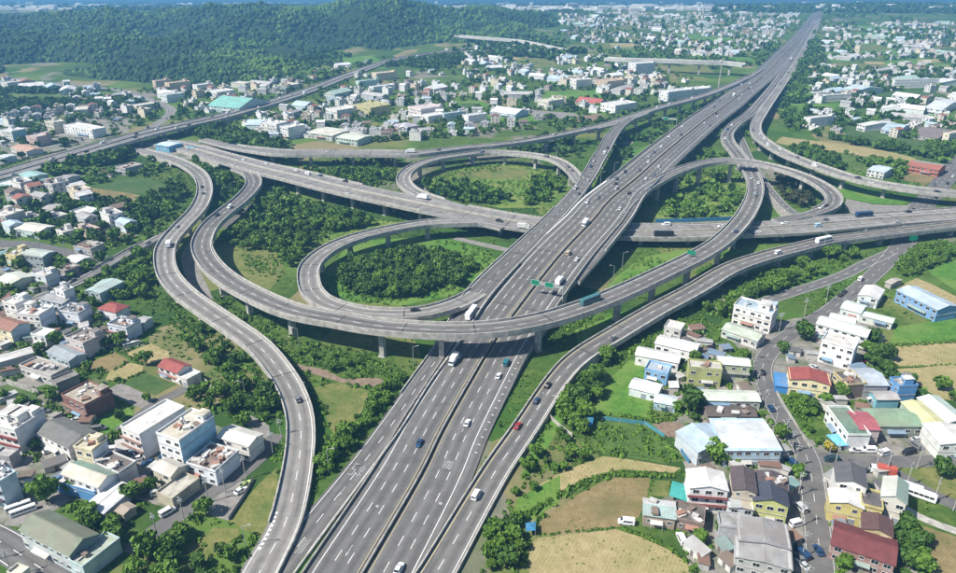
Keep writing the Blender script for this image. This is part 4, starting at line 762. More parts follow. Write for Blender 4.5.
b_('building','long white three storey school like block above the expressway',t(0,100,(378,152),(560,185),(618,165)),7.4,(.80,.79,.76),rc=(.78,.77,.74),st=3,extras=False)
b_('building','cream four storey block above the expressway',t(0,100,(265,128),(330,142),(376,125)),10,(.66,.62,.48),rc=(.7,.68,.62),st=3)
b_('building','pinkish block beside the cream four storey block',t(0,100,(155,218),(232,228),(288,205)),8,(.62,.46,.42),rc=(.66,.58,.54),st=2)
b_('building','white block with turquoise side at the left margin',t(0,100,(-10,182),(90,195),(132,172)),9,(.72,.72,.70),rc=(.7,.7,.68),st=3,side=(.30,.52,.55))
b_('house','pale blue white house beside the expressway at the left margin',t(0,100,(-15,335),(42,350),(78,325)),5,(.55,.62,.68),'ab',(.66,.70,.72),rise=.6)
b_('house','long salmon roofed workshop beside the expressway',t(0,100,(62,280),(150,305),(262,290)),4.2,(.62,.60,.56),'ab',(.60,.36,.26),rise=1)
b_('building','white apartment block behind the upper viaduct',t(260,110,(-2,78),(108,92),(152,72)),9,(.82,.81,.78),rc=(.72,.71,.68),st=3)
b_('building','white and blue apartment block beside a tan digger yard',t(260,110,(118,100),(182,115),(255,88)),10.4,(.80,.81,.82),rc=(.74,.73,.70),st=4)
b_('warehouse','wide cream flat roofed warehouse behind the upper viaduct',t(260,110,(278,132),(440,155),(533,118)),5,(.60,.64,.58),'ab',(.70,.69,.58),rise=.8)
b_('warehouse','pale mint roofed warehouse next to the cream warehouse',t(260,110,(450,162),(582,180),(664,150)),5.6,(.50,.62,.55),'ab',(.66,.68,.58),rise=.8)
b_('depot','bright blue depot hall below the expressway bridge',t(130,110,(150,205),(258,222),(282,192)),5.5,(.16,.46,.66),'ab',(.62,.72,.78),rise=.5)
# right village
b_('house','small square white house topmost of the village at the trees',t(600,300,(383,165),(477,187),(512,150)),5,(.58,.56,.52),rc=(.80,.79,.77),extras=False)
b_('house','long white house second from the trees',t(600,300,(330,255),(562,310),(604,262)),4.6,(.80,.80,.78),'ab',(.80,.80,.79),rise=1)
b_('house','long white house behind the blue one',t(600,300,(213,325),(458,372),(494,325)),4.8,(.80,.79,.76),'ab',(.78,.78,.77),rise=1.1)
b_('house','bright blue little house with a pale blue terrace',t(600,300,(268,418),(402,450),(428,400)),5,(.20,.42,.66),rc=(.45,.58,.72),extras=False,clutter=2)
b_('house','white roofed bungalow at the edge of the bright lawn',t(600,300,(176,518),(338,560),(378,505)),3.8,(.70,.74,.76),'ab',(.82,.82,.82),rise=.9)
b_('shed','small pale blue shed beside the large dark tree',t(600,390,(323,68),(442,90),(468,42)),3.4,(.36,.56,.66),'ab',(.62,.72,.78),rise=.6)
b_('building','olive green two storey house with a walled roof terrace',t(600,300,(533,408),(718,424),(728,378)),7.4,(.40,.42,.17),rc=(.66,.64,.60),st=2,clutter=3,extras=False)
b_('building','pale green house with a white shed roof next to the road',t(600,300,(712,378),(888,392),(890,348)),7.4,(.42,.46,.30),'ab',(.80,.80,.79),rise=1.0,st=2,band=(.5,.5,.45))
b_('workshop','long pale green roofed workshop beside the bending road',t(600,390,(618,58),(946,66),(936,5)),3.8,(.46,.48,.44),'ab',(.62,.68,.58),rise=.9)
b_('house','row of low dark tiled roofs below the pale green workshop',t(600,390,(645,152),(930,155),(905,95)),3.2,(.26,.23,.21),'ab',(.14,.115,.105),rise=1.2,rk='tile',clutter=5)
b_('warehouse','light blue gabled warehouse with a sunlit roof',t(600,390,(588,368),(732,326),(682,186)),5.8,(.50,.56,.60),'bc',SKYB,rise=1.5)
b_('factory','large factory with a pale blue white stepped roof beside the road',t(720,440,(35,58),(326,58),(292,-128)),7,(.40,.56,.68),'ab',(.66,.72,.76),rise=.7,st=2)
b_('building','white three storey house with dark red canopies',t(600,477,(540,62),(740,78),(757,-28)),8.8,(.78,.77,.76),'bc',(.76,.75,.73),rise=1.3,st=3,band=(.30,.10,.10))
b_('house','house with a half beige half grey lower roof',t(700,477,(175,178),(300,192),(310,85)),5.4,(.62,.66,.70),'bc',(.40,.43,.42),rise=.5,rc2=(.58,.52,.42))
b_('building','tall terrace house with a purple brown roof',t(720,440,(80,292),(205,312),(214,182)),9.4,(.55,.48,.38),'bc',PUR,rise=1.0,rk='tile')
b_('building','yellow green terrace house with a navy blue roof',t(720,440,(203,358),(392,392),(412,292)),7.8,(.54,.56,.22),'bc',NAV,rise=1.6,st=2,rk='tile')
b_('house','terrace house with a patched purple roof and white debris',t(720,440,(213,262),(404,300),(408,222)),8,(.5,.46,.4),'bc',(.115,.09,.10),rise=1.2,clutter=8,rk='tile',win=False)
b_('warehouse','wide grey sheet roofed warehouse upper half at the bottom',t(700,477,(233,374),(530,426),(526,285)),6.6,(.44,.43,.42),'bc',(.31,.305,.30),rise=.8)
b_('warehouse','lower grey roofed warehouse with a row of windows at the bottom edge',t(700,477,(213,472),(543,550),(546,428)),5.6,(.48,.47,.46),'bc',(.37,.365,.36),rise=.6)
b_('shed','flat grey lean to left of the wide grey warehouse',t(700,477,(118,298),(235,312),(242,232)),5.8,(.44,.44,.45),rc=(.38,.38,.37),extras=False,win=False)
b_('warehouse','long dark red roofed hall at the bottom right',t(796,477,(213,398),(570,518),(617,382)),5.4,(.34,.20,.18),'ab',MAR,rise=1.6,rk='tile')
b_('house','brown roofed house next to the dark red hall',t(796,477,(398,304),(570,352),(580,262)),6.4,(.5,.44,.24),'bc',(.15,.082,.075),rise=1.2,rk='tile')
b_('building','white gabled row house with a dark grey roof at the crossroads',t(796,430,(243,302),(410,338),(420,232)),9.4,(.76,.75,.72),'bc',(.135,.135,.145),rise=1.4,st=3,rk='tile',band=(.6,.59,.56))
b_('building','white and yellow front house with a white gable',t(796,430,(208,428),(390,466),(402,392)),7,(.60,.52,.20),'bc',(.74,.73,.70),rise=1.2,st=2)
b_('house','yellow walled house with a flat charcoal roof',t(796,430,(390,452),(506,482),(518,385)),6.6,(.56,.49,.20),rc=(.12,.12,.125),extras=False,st=2)
b_('building','house with half white half green gable roof',t(796,430,(513,392),(655,436),(674,322)),8.6,(.62,.60,.54),'bc',(.64,.68,.62),rise=1.5,st=2,rc2=(.28,.44,.38))
b_('building','white block with a pale blue rooftop terrace beside the road',t(720,280,(83,155),(302,212),(358,168)),9,(.80,.77,.73),rc=(.46,.60,.72),st=3,rooms=1)
b_('house','pale green gabled bungalow in front of the white terrace block',t(720,280,(12,292),(228,365),(268,318)),4,(.62,.62,.58),'ab',(.50,.56,.46),rise=1.2)
b_('building','white three storey house with a bare flat roof right of the road',t(796,270,(153,425),(353,480),(374,422)),9.4,(.82,.82,.82),rc=(.72,.70,.66),st=3,extras=False,clutter=1)
b_('workshop','large workshop with a mint white roof right of the road',t(796,270,(123,318),(418,400),(457,352)),5.6,(.74,.74,.72),'ab',(.68,.74,.70),rise=1.4)
b_('shed','white roofed shed behind the mint white workshop',t(796,270,(198,292),(332,322),(374,288)),5,(.66,.64,.60),'ab',(.80,.79,.77),rise=1)
b_('house','small mint roofed house beside the bending road',t(796,270,(268,225),(380,255),(430,212)),4.6,(.66,.70,.68),'ab',(.66,.76,.70),rise=1)
b_('shed','long low mint roofed shed beside the grey court',t(796,270,(385,268),(562,312),(602,290)),3.6,(.6,.62,.58),'ab',(.60,.72,.64),rise=.6)
b_('workshop','white gabled workshop nearest the local road bend',t(796,270,(373,148),(472,172),(545,120)),5,(.66,.70,.68),'bc',(.80,.80,.80),rise=1.2)
b_('factory','long bright blue factory with a pale blue roof',t(796,270,(603,118),(856,242),(962,210)),6.4,(.18,.36,.62),'ab',(.50,.64,.78),rise=1.4)
b_('house','yellow house with a red gable roof beside the road',t(740,360,(300,112),(534,146),(532,78)),7,(.80,.70,.42),'bc',RED,rise=1.3,st=2,rk='tile')
b_('shed','bright blue shed next to the yellow house',t(740,360,(215,150),(298,162),(300,85)),3.2,(.06,.24,.56),'ab',(.06,.27,.60),rise=.6,win=False)
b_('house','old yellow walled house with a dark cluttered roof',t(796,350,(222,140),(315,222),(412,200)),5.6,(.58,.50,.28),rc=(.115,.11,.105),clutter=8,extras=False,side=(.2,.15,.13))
b_('workshop','workshop with a pale blue barrel like roof',t(796,350,(322,108),(415,212),(548,205)),5.6,(.36,.36,.38),'bc',(.46,.53,.60),rise=1.4)
b_('house','grey roofed house with a teal front wall',t(796,350,(440,246),(490,300),(614,288)),4.2,(.20,.44,.52),'bc',(.46,.44,.42),rise=.8)
b_('building','blue two storey house with a grey upper terrace',t(796,350,(560,172),(620,225),(724,216)),7,(.12,.30,.56),rc=(.30,.29,.29),st=2,rooms=1,clutter=2)
b_('building','white walled house with a flat green roof',t(796,350,(183,345),(322,530),(432,500)),5.8,(.78,.78,.76),rc=(.17,.29,.22),st=2,extras=False)
b_('building','house with a rose red roof and pink front',t(796,350,(308,366),(390,478),(497,468)),6.4,(.50,.16,.18),'bc',(.46,.12,.14),rise=.9,rk='tile',side=(.6,.5,.48))
b_('warehouse','wide green roofed shed with an open front',t(796,350,(478,452),(768,454),(668,350)),4.6,(.26,.30,.26),'ab',(.28,.42,.27),rise=.7)
b_('warehouse','shed with a lemon yellow roof',t(796,350,(770,442),(888,438),(762,305)),5,(.40,.48,.40),'bc',(.66,.64,.32),rise=.7)
b_('warehouse','shed with a half white half mint roof at the right edge',t(796,350,(902,432),(1010,425),(880,275)),5,(.6,.64,.62),'bc',(.78,.78,.77),rise=1,rc2=(.5,.62,.56))
b_('building','large white building at the right edge on the side street',t(796,350,(865,560),(1030,565),(990,445)),6.4,(.70,.72,.68),'bc',(.80,.78,.74),rise=.8)
b_('house','patched grey house with a turquoise and white roof beside the brown field',t(600,477,(262,222),(438,246),(455,150)),4.4,(.36,.29,.24),'ab',(.38,.54,.52),rise=.8,rc2=(.7,.7,.7),clutter=3)
b_('house','brown low house with a littered courtyard roof',t(600,477,(440,250),(620,292),(625,190)),3.6,(.26,.20,.17),rc=(.16,.145,.135),extras=False,clutter=9)
b_('hall','long red fronted hall with a teal back roof at upper right',t(796,130,(665,208),(862,240),(888,205)),5.6,(.46,.15,.10),'ab',(.44,.15,.10),rise=1.4,rc2=(.28,.50,.46),st=2,band=(.5,.17,.12))
b_('house','white two storey house with a pale blue roof by the upper right ramp',t(796,130,(428,235),(548,258),(568,222)),5.2,(.74,.74,.74),'ab',(.56,.68,.76),rise=1,st=2)
b_('shed','brown tarpaulin canopy beside the ochre field',t(796,270,(535,70),(590,90),(612,50)),3,(.4,.37,.33),'ab',(.52,.47,.42),rise=.6,win=False)
# farther landmarks
far_b = [('white boxy works block under the tall railway viaduct',t4(480,0,(590,250),(652,262),(668,245)),15,(.80,.80,.78),'flat',None),('white hospital like block in the right hand plain',t4(716,0,(703,318),(790,338),(812,300)),10,W_,'flat',None),('pair of white blocks left house by the freeway trees',t4(716,0,(365,368),(412,380),(430,362)),7,W_,'flat',None),('pair of white blocks right house by the freeway trees',t4(716,0,(414,378),(472,392),(496,366)),7,W_,'flat',None),
 ('long pale turquoise roofed hall in the right hand plain',t4(716,0,(497,352),(592,368),(632,345)),6,(.6,.66,.68),'ab',(.52,.66,.68)),('white stepped house behind the long tan field',t4(716,0,(350,468),(412,482),(438,455)),9,W_,'flat',None),('white house with green gable behind the long tan field',t4(716,0,(563,492),(642,512),(672,478)),6,W_,'ab',(.72,.76,.70)),
 ('pale blue roofed low house behind the long tan field',t4(716,0,(658,512),(732,522),(772,497)),4,(.6,.64,.66),'ab',(.46,.62,.72)),('row of white workshops at the upper right margin',t4(716,0,(840,322),(932,338),(965,315)),6,W_,'ab',(.78,.78,.78)),('white long house in the right plain',t4(716,0,(828,428),(912,438),(965,400)),6,(.7,.74,.76),'ab',(.7,.74,.78)),
 ('dark roofed cluster house at the right margin',t4(716,0,(790,535),(905,552),(935,515)),4,(.4,.36,.33),'ab',(.24,.2,.19)),('cream house at the right margin',t4(716,0,(905,530),(985,545),(1005,500)),8,(.74,.68,.54),'flat',None),
 ('white workshop with blue front left of the upper ramp',t4(480,0,(40,442),(152,458),(182,440)),4.4,(.45,.55,.68),'ab',(.70,.74,.78)),('cream two storey block in the upper middle',t4(480,0,(230,398),(292,410),(314,392)),7,(.72,.70,.58),'flat',None),('white ornate complex beside the upper ramp',t4(480,0,(480,412),(562,428),(602,405)),8,(.82,.82,.80),'flat',None),
 ('large white apartment slab beside the upper ramp',t4(480,0,(714,362),(796,378),(808,348)),12,(.82,.82,.82),'flat',None),('second white apartment slab beside the upper ramp',t4(480,0,(802,352),(872,366),(892,345)),9,(.80,.80,.80),'flat',None),('white tower house in the upper middle',t4(480,0,(358,314),(402,326),(428,312)),11,(.78,.76,.72),'flat',None),
 ('tan twin apartment block in the upper middle',t4(480,0,(458,318),(512,328),(572,318)),10,(.60,.47,.35),'flat',None),('long low red roofed shed in the upper middle',t4(480,0,(380,402),(482,414),(498,400)),3.6,(.6,.5,.46),'ab',(.52,.13,.10)),('big turquoise roofed market hall near the expressway',[(207,105.5),(243,108.5),(264,100)],6,(.5,.62,.6),'ab',(.22,.55,.48)),
 ('yellow green five storey block in the middle plain',t4(240,0,(440,418),(548,438),(572,412)),9,(.56,.52,.24),'flat',None),('white block left of the yellow green block',t4(240,0,(340,432),(408,448),(442,425)),8,(.78,.76,.70),'flat',None),('white and pink stepped block in the middle plain',t4(240,0,(668,425),(738,442),(790,420)),10,(.74,.66,.64),'flat',None),
 ('white house right of the pink stepped block',t4(240,0,(712,458),(770,472),(800,450)),6,(.8,.8,.78),'flat',None),('white blue sided block in the middle plain',t4(240,0,(800,452),(832,462),(872,440)),7,(.62,.72,.76),'flat',None),('white block above the upper loop',t4(240,0,(885,458),(930,470),(962,448)),7,(.8,.8,.8),'flat',None),
 ('beige palace like block beside the expressway',t4(240,0,(523,290),(565,300),(600,282)),9,(.72,.62,.46),'flat',None),('pale teal block beside the expressway',t4(240,0,(460,322),(498,332),(530,312)),7,(.52,.66,.64),'flat',None),('white block below the pale teal block',t4(240,0,(513,345),(560,355),(588,332)),6,(.78,.8,.8),'flat',None),
 ('domed purple grey hall behind the upper viaduct',t4(240,0,(608,498),(660,512),(700,495)),5,(.5,.46,.54),'hip',(.5,.47,.55)),('pale pink apartment block below the foothill',t4(0,0,(605,322),(636,330),(660,314)),9,(.70,.55,.44),'flat',None),('orange cream apartment block below the foothill',t4(0,0,(655,330),(700,340),(730,318)),9,(.72,.58,.40),'flat',None),
 ('white block below the foothill',t4(0,0,(765,338),(800,345),(835,330)),7,W_,'flat',None),('mint white factory block near the old road',t4(0,0,(637,375),(680,385),(710,368)),8,(.66,.72,.70),'flat',None),('white warehouse row near the turquoise hall',t4(0,0,(815,362),(872,372),(925,358)),6,W_,'flat',None),
 ('red roofed cluster house at the far left',t4(0,0,(60,322),(90,330),(122,315)),7,(.62,.42,.32),'ab',(.46,.2,.14)),('white cluster house at the far left',t4(0,0,(0,328),(50,336),(66,322)),7,(.7,.66,.62),'flat',None)]
for lb, pts, H, wc, rf, rc in far_b: bld('building', lb, pts, H, wc, rf, rc or tuple(v*.94 for v in wc), extras=H > 6.5, cat='building')
# ------------------------------------------------------------------ scattered houses of the plain
def Qpx(x, y, z):
    x = np.asarray(x, float); y = np.asarray(y, float); z = np.asarray(z, float)
    dz = z - CAMH; d = y*CT - dz*ST; return 478 + FPX*x/d, 286.5 - FPX*(y*ST + dz*CT)/d
def house_proto(seed, c, rcol, big=False, kind='flat'):
    r = random.Random(seed); m = MB(); X, Y = (r.uniform(3.8,6.2), r.uniform(3.5,5.2)) if not big else (r.uniform(11,20), r.uniform(7,11))
    H = r.choice([3.3,3.4,5.8,6.4,6.4,8.8]) if not big else r.uniform(5,7); fl = max(1, round(H/3.2))
    m.box(-X,X,-Y,Y,-.3,H,0)
    if kind == 'flat':
        m.box(-X-.15,X+.15,-Y-.15,Y+.15,H,H+.25,1)
        for a in ((-X-.15,X+.15,-Y-.15,-Y+.05),(-X-.15,X+.15,Y-.05,Y+.15),(-X-.15,-X+.05,-Y+.05,Y-.05),(X-.05,X+.15,-Y+.05,Y-.05)): m.box(*a,H+.25,H+.9,0)
        if not big: m.box(X*.1,X*.75,Y*.05,Y*.7,H+.25,H+2.7,0); m.box(X*.05,X*.8,Y*0,Y*.75,H+2.7,H+2.85,1); m.box(-X*.6,-X*.3,Y*.2,Y*.5,H+.25,H+1.6,2)
    else:
        o = .4; q = H+min(X,Y)*.38
        m.add([(-X-o,-Y-o,H-.1),(X+o,-Y-o,H-.1),(X+o,0,q),(-X-o,0,q),(X+o,Y+o,H-.1),(-X-o,Y+o,H-.1)], [(0,1,2,3),(3,2,4,5)], 1)
        m.add([(X,-Y,H),(X,Y,H),(X,0,q-.1),(-X,-Y,H),(-X,Y,H),(-X,0,q-.1)], [(0,1,2),(4,3,5)], 0)
    for s in range(fl):
        z = (s+.55)*H/fl
        for face in range(4):
            L = 2*X if face % 2 == 0 else 2*Y; n = max(2, int(L/3.3))
            for k in range(n):
                if r.random() < .15: continue
                u = (k+.5)/n*L - L/2
                if face == 0: m.box(u-.75,u+.75,-Y-.04,-Y+.02,z-.65,z+.65,2)
                elif face == 1: m.box(X-.02,X+.04,u-.75,u+.75,z-.65,z+.65,2)
                elif face == 3: m.box(-X-.04,-X+.02,u-.75,u+.75,z-.65,z+.65,2)
    return m.mesh('house', [wallm(c), roofm(rcol, 'flat' if kind == 'flat' else 'sheet'), M_GLASS]), max(X,Y), H
HP = []
hp_spec = [('white flat roofed',(.80,.79,.76),(.74,.73,.70),0,'flat'),('white flat roofed',(.74,.75,.76),(.66,.66,.64),0,'flat'),('white flat roofed',(.78,.76,.70),(.60,.59,.56),0,'flat'),('white flat roofed',(.70,.69,.66),(.5,.49,.47),0,'flat'),
 ('cream walled',(.68,.60,.46),(.6,.56,.48),0,'flat'),('pinkish walled',(.58,.44,.38),(.54,.48,.45),0,'flat'),('grey walled',(.46,.45,.44),(.42,.41,.40),0,'flat'),
 ('white gabled',(.72,.72,.70),(.76,.76,.75),0,'gab'),('red roofed',(.62,.56,.50),(.36,.13,.09),0,'gab'),('brown roofed',(.42,.38,.34),(.22,.16,.13),0,'gab'),('grey sheet roofed',(.5,.5,.5),(.42,.43,.44),0,'gab'),('pale blue roofed',(.56,.62,.66),(.46,.60,.72),0,'gab'),
 ('long white roofed',(.70,.72,.72),(.80,.80,.79),1,'gab'),('long pale blue roofed',(.54,.62,.68),(.50,.64,.74),1,'gab'),('long cream roofed',(.62,.60,.54),(.72,.69,.60),1,'flat'),('long grey roofed',(.46,.46,.46),(.5,.5,.49),1,'gab'),('long mint roofed',(.56,.62,.58),(.42,.60,.52),1,'gab')]
hp_w = np.array([14,10,10,8,6,4,7,9,4,6,8,4,5,2,3,4,1.5]); hp_w = hp_w/hp_w.sum()
for k, (nm, c, rc, big, kind) in enumerate(hp_spec): HP.append((nm,) + house_proto(100+k, c, rc, big, kind))
HZONE = [('among the old trees at left', [(0,185),(60,185),(120,215),(130,232),(60,238),(0,232)], 20),
 ('beside the expressway at the far left', [(0,118),(60,110),(130,112),(128,128),(60,148),(0,165)], 26),
 ('around the turquoise market hall', [(150,92),(240,86),(330,66),(420,60),(330,88),(240,106),(190,118),(175,100)], 65),
 ('in the middle plain near the expressway', [(245,124),(300,104),(380,78),(470,62),(520,72),(560,95),(600,112),(520,132),(420,140),(330,138),(262,142)], 165),
 ('in the hazy town below the ridge', [(440,50),(520,48),(600,56),(640,72),(690,82),(660,96),(600,98),(540,80),(470,64)], 180),
 ('in the distant town left of the freeway', [(560,32),(640,28),(720,26),(790,24),(775,44),(740,56),(700,58),(640,52),(590,46)], 330),
 ('in the right plain beyond the field', [(812,132),(806,100),(812,70),(850,60),(956,56),(1000,90),(1000,135),(940,132),(880,140)], 200),
 ('in the distant town right of the freeway', [(826,26),(900,22),(1000,24),(1000,56),(900,58),(820,62),(822,40)], 330),
 ('in the pale farthest plain', [(560,14),(700,13.5),(800,14),(800,24),(700,26),(600,30),(560,24)], 300),
 ('along the old road at far left', [(0,80),(60,84),(130,92),(160,104),(165,122),(120,112),(60,100),(0,96)], 34)]
def cell(px, py, poly, q=3):
    xs = [c[0] for c in poly]; ys = [c[1] for c in poly]
    u = min(q-1, int((px-min(xs))/(max(xs)-min(xs)+.01)*q)); v = min(q-1, int((py-min(ys))/(max(ys)-min(ys)+.01)*q))
    return [['upper left','upper middle','upper right'],['left','centre','right'],['lower left','lower middle','lower right']][v][u]
cand = []
for lb, poly, n in HZONE:
    xs = [p[0] for p in poly]; ys = [p[1] for p in poly]; c = 0; tries = 0
    while c < n and tries < n*60:
        tries += 1; px = random.uniform(min(xs),max(xs)); py = random.uniform(min(ys),max(ys))
        if not inpoly([px],[py],poly)[0]: continue
        x, y, _ = P(px, py)
        if fbm(np.array([x/90.]), np.array([y/90.]), 77, 3)[0] < .45 and random.random() < .62: continue
        k = rng.choice(len(HP), p=hp_w)
        if 'old trees' in lb and (k > 11 or k in (0,1)): continue
        sf = 1.0 if y < 620 else .88 if y < 1000 else .74; rad = HP[k][2]*sf+2
        if any(inpoly([px],[py],fp)[0] for fp, _ in FIELDS): continue
        if any((x-a)**2+(y-b)**2 < (rad*.75+q*.75)**2 for a,b,q in BLD): continue
        if road_hit(np.array([x]), np.array([y]), rad+1.5)[0]: continue
        rz = round(fbm(np.array([x/260.]), np.array([y/260.]), 5, 2)[0]*4)*.5 + random.uniform(-.15,.15) + (0 if random.random() < .5 else math.pi/2)
        BLD.append((x,y,rad)); cand.append((HP[k][2]*sf/y, (k,sf), x, y, rz, lb, cell(px,py,poly), HP[k][3])); c += 1
cand.sort(key=lambda q: -q[0])
for q, k, x, y, rz, lb, ce, hh in cand[:285]:
    k, sf = k; o = link('house', HP[k][1], None, (x,y,0), rz); o.scale = (sf,sf,sf); nm = HP[k][0]
    ft = 'low' if hh < 4.5 else 'two storey' if hh < 7.5 else 'tall'
    tag(o, ('%s %s house, %s, %s' % (ft, nm, ce, lb)) if not nm.startswith('long') else '%s shed, %s, %s' % (nm, ce, lb), 'house' if not nm.startswith('long') else 'shed', 'houses '+lb)
rest = MB(); ml = []; base = {}
for q, k, x, y, rz, lb, ce, hh in cand[285:]:
    k, sf = k; me = HP[k][1]; M = Matrix.Translation((x,y,0)) @ Matrix.Rotation(rz,4,'Z') @ Matrix.Scale(sf,4)
    if k not in base: base[k] = len(ml); ml += list(me.materials)
    rest.add([tuple(M @ v.co) for v in me.vertices], [tuple(p.vertices) for p in me.polygons], [base[k]+p.material_index for p in me.polygons])
if rest.v: tag(link('distant_houses', rest.mesh('distant_houses', ml)), 'tiny pale houses of the hazy towns at the horizon', 'houses', kind='stuff')

# ------------------------------------------------------------------ trees
M_LEAF = [foliage('leaf_mid', (0.051,0.115,0.011), (0.124,0.224,0.025), (0.085,0.161,0.017)), foliage('leaf_dark', (0.030,0.078,0.011), (0.076,0.149,0.021), (0.048,0.106,0.015)),
          foliage('leaf_bright', (.065,.150,.014), (.135,.24,.028), (.095,.19,.02)), foliage('leaf_yellow', (.30,.26,.03), (.46,.38,.05), (.36,.30,.04)), foliage('leaf_conifer', (.024,.048,.016), (.056,.078,.026), (.060,.056,.026))]
def crown(nq, seed, r=1.0, hz=.85, leaf=.16, lobes=9, cone=False):
    g = np.random.default_rng(seed); C = []; R = []
    if cone:
        for k in range(lobes): f = k/(lobes-1); a = g.uniform(0,6.28); rr = (1-f)*.55*r; C.append((rr*.5*math.cos(a), rr*.5*math.sin(a), -.9+1.9*f)); R.append(.18+.42*(1-f))
    else:
        C.append((0,0,0)); R.append(.62)
        for k in range(lobes):
            a = k*2.399+g.uniform(-.4,.4); el = g.uniform(-.35,1.0); d = g.uniform(.42,.78); C.append((r*d*math.cos(a)*math.cos(el), r*d*math.sin(a)*math.cos(el), hz*d*math.sin(el))); R.append(g.uniform(.24,.44))
    C = np.array(C); R = np.array(R); w = R**2/np.sum(R**2); k = g.choice(len(C), nq, p=w)
    n = g.normal(size=(nq,3)); n[:,2] = n[:,2]*.9+.25; n /= np.linalg.norm(n,axis=1)[:,None]
    p = C[k] + n*R[k][:,None]*g.uniform(.72,1.08,(nq,1)); p[:,2] *= 1
    q = n + g.normal(size=(nq,3))*.55; q /= np.linalg.norm(q,axis=1)[:,None]
    u = np.cross(q, g.normal(size=(nq,3))); u /= np.linalg.norm(u,axis=1)[:,None]; v = np.cross(q,u); s = leaf*g.uniform(.6,1.35,(nq,1))
    Vv = np.stack([p-u*s-v*s*.7, p+u*s-v*s*.7*g.uniform(.5,1,(nq,1)), p+u*s*.8+v*s*.7, p-u*s*.8+v*s*.7*g.uniform(.6,1.1,(nq,1))], 1).reshape(-1,3)
    return Vv, np.arange(nq*4).reshape(-1,4)
def trunk_mesh(seed, h=1.0):
    r = random.Random(seed); m = MB(); top = Vector((r.uniform(-.06,.06), r.uniform(-.06,.06), h*.55))
    m.bar((0,0,-.05), top, .075, 7, 0, .05)
    for k in range(4):
        a = k*1.57+r.uniform(-.4,.4); st = top*r.uniform(.65,1.0); m.bar(st, st+Vector((.34*math.cos(a), .34*math.sin(a), .36*h)), .04, 5, 0, .016)
    return m.mesh('trunk', M_BARK)
# high: unit crowns, radius about 1, centre at 0
HI = [crown(430, 1, hz=.9, leaf=.15), crown(430, 2, hz=.8, leaf=.16, lobes=11), crown(400, 3, hz=1.0, leaf=.14, lobes=8), crown(360, 4, hz=.95, leaf=.15, lobes=7), crown(420, 6, leaf=.15, lobes=11, cone=True)]
MID = [crown(64, 11, leaf=.36, lobes=6), crown(64, 12, hz=.75, leaf=.36, lobes=7), crown(60, 13, hz=1.0, leaf=.36, lobes=5)]
LOW = [crown(22, 21, leaf=.58, lobes=5), crown(22, 22, leaf=.58, lobes=4), crown(20, 23, hz=.7, leaf=.62, lobes=5)]
BUSH = [crown(26, 31, hz=.6, leaf=.38, lobes=6), crown(26, 32, hz=.5, leaf=.40, lobes=6)]
CM = {}
def crown_mesh(k, mi):
    if (k,mi) not in CM: CM[(k,mi)] = npmesh('crown', HI[k][0], HI[k][1], M_LEAF[mi])
    return CM[(k,mi)]
TRK = [trunk_mesh(k) for k in range(4)]
def tree(x, y, R, label, mi=0, k=None, group=None, squash=None, name='tree'):
    k = random.randrange(4) if k is None else k; sz = squash or random.uniform(.8,1.35); hc = R*(1.05 if k != 4 else 1.5)
    root = link(name, None, None, (x,y,0), random.uniform(0,6.28)); tag(root, label, 'tree', group)
    c = link('crown', crown_mesh(k,mi), root, (0,0,hc)); c.scale = (R, R, R*sz*(1 if k != 4 else 1.55))
    tr = link('trunk', TRK[random.randrange(4)], root); tr.scale = (R,R,hc*1.15)
    return root
def merge(protos, rows, name, label, m, cat='trees'):
    """rows: (x,y,z,R,zs,proto) -> one stuff mesh"""
    if not len(rows): return
    Vs = []; Fs = []; o = 0; rows = np.array(rows, float)
    for k in range(len(protos)):
        rr = rows[rows[:,5] == k]
        if not len(rr): continue
        V, F = protos[k]; n = len(rr); a = rng.uniform(0,6.28,n); c, s = np.cos(a), np.sin(a)
        X = (V[None,:,0]*c[:,None]-V[None,:,1]*s[:,None])*rr[:,3,None]+rr[:,0,None]; Y = (V[None,:,0]*s[:,None]+V[None,:,1]*c[:,None])*rr[:,3,None]+rr[:,1,None]
        Z = V[None,:,2]*(rr[:,3]*rr[:,4])[:,None]+rr[:,2,None]
        Vs.append(np.stack([X,Y,Z],-1).reshape(-1,3)); f = (F[None]+np.arange(n)[:,None,None]*len(V)).reshape(-1,F.shape[1])+o; Fs.append(f); o += n*len(V)
    if not Vs: return
    ob = link(name, npmesh(name, np.vstack(Vs), np.vstack(Fs), m)); tag(ob, label, cat, kind='stuff'); return ob
BLDA = np.array(BLD)
def bld_hit(x, y, m=0.5):
    h = np.zeros(x.shape, bool)
    for c in range(0, len(x), 3000):
        d = np.hypot(x[c:c+3000,None]-BLDA[None,:,0], y[c:c+3000,None]-BLDA[None,:,1]) - BLDA[None,:,2]*.78
        h[c:c+3000] = d.min(1) < m
    return h
def fields_hit(px, py):
    h = np.zeros(px.shape, bool)
    for fp, op in FIELDS:
        if op: h |= inpoly(px, py, fp)
    return h
def lawn_hit(px, py):
    h = np.zeros(px.shape, bool)
    for (fp, op), m in zip(FIELDS, FIELDM):
        if not op and m in ('bright_lawn','meadow','village_ground','grey_yard'): h |= inpoly(px, py, fp) & ((rng.random(px.shape) < .93) | (m == 'bright_lawn'))
    return h
def grid_in(poly, sp, z=0):
    W = np.array([P(p[0],p[1])[:2] for p in poly]); x0, y0 = W.min(0); x1, y1 = W.max(0)
    gx, gy = np.meshgrid(np.arange(x0,x1+sp,sp), np.arange(y0,y1+sp,sp)); gx = gx.ravel()+rng.uniform(-.45,.45,gx.size)*sp; gy = gy.ravel()+rng.uniform(-.45,.45,gy.size)*sp
    px, py = Qpx(gx, gy, np.zeros_like(gx)); k = inpoly(px, py, poly); return gx[k], gy[k], px[k], py[k]
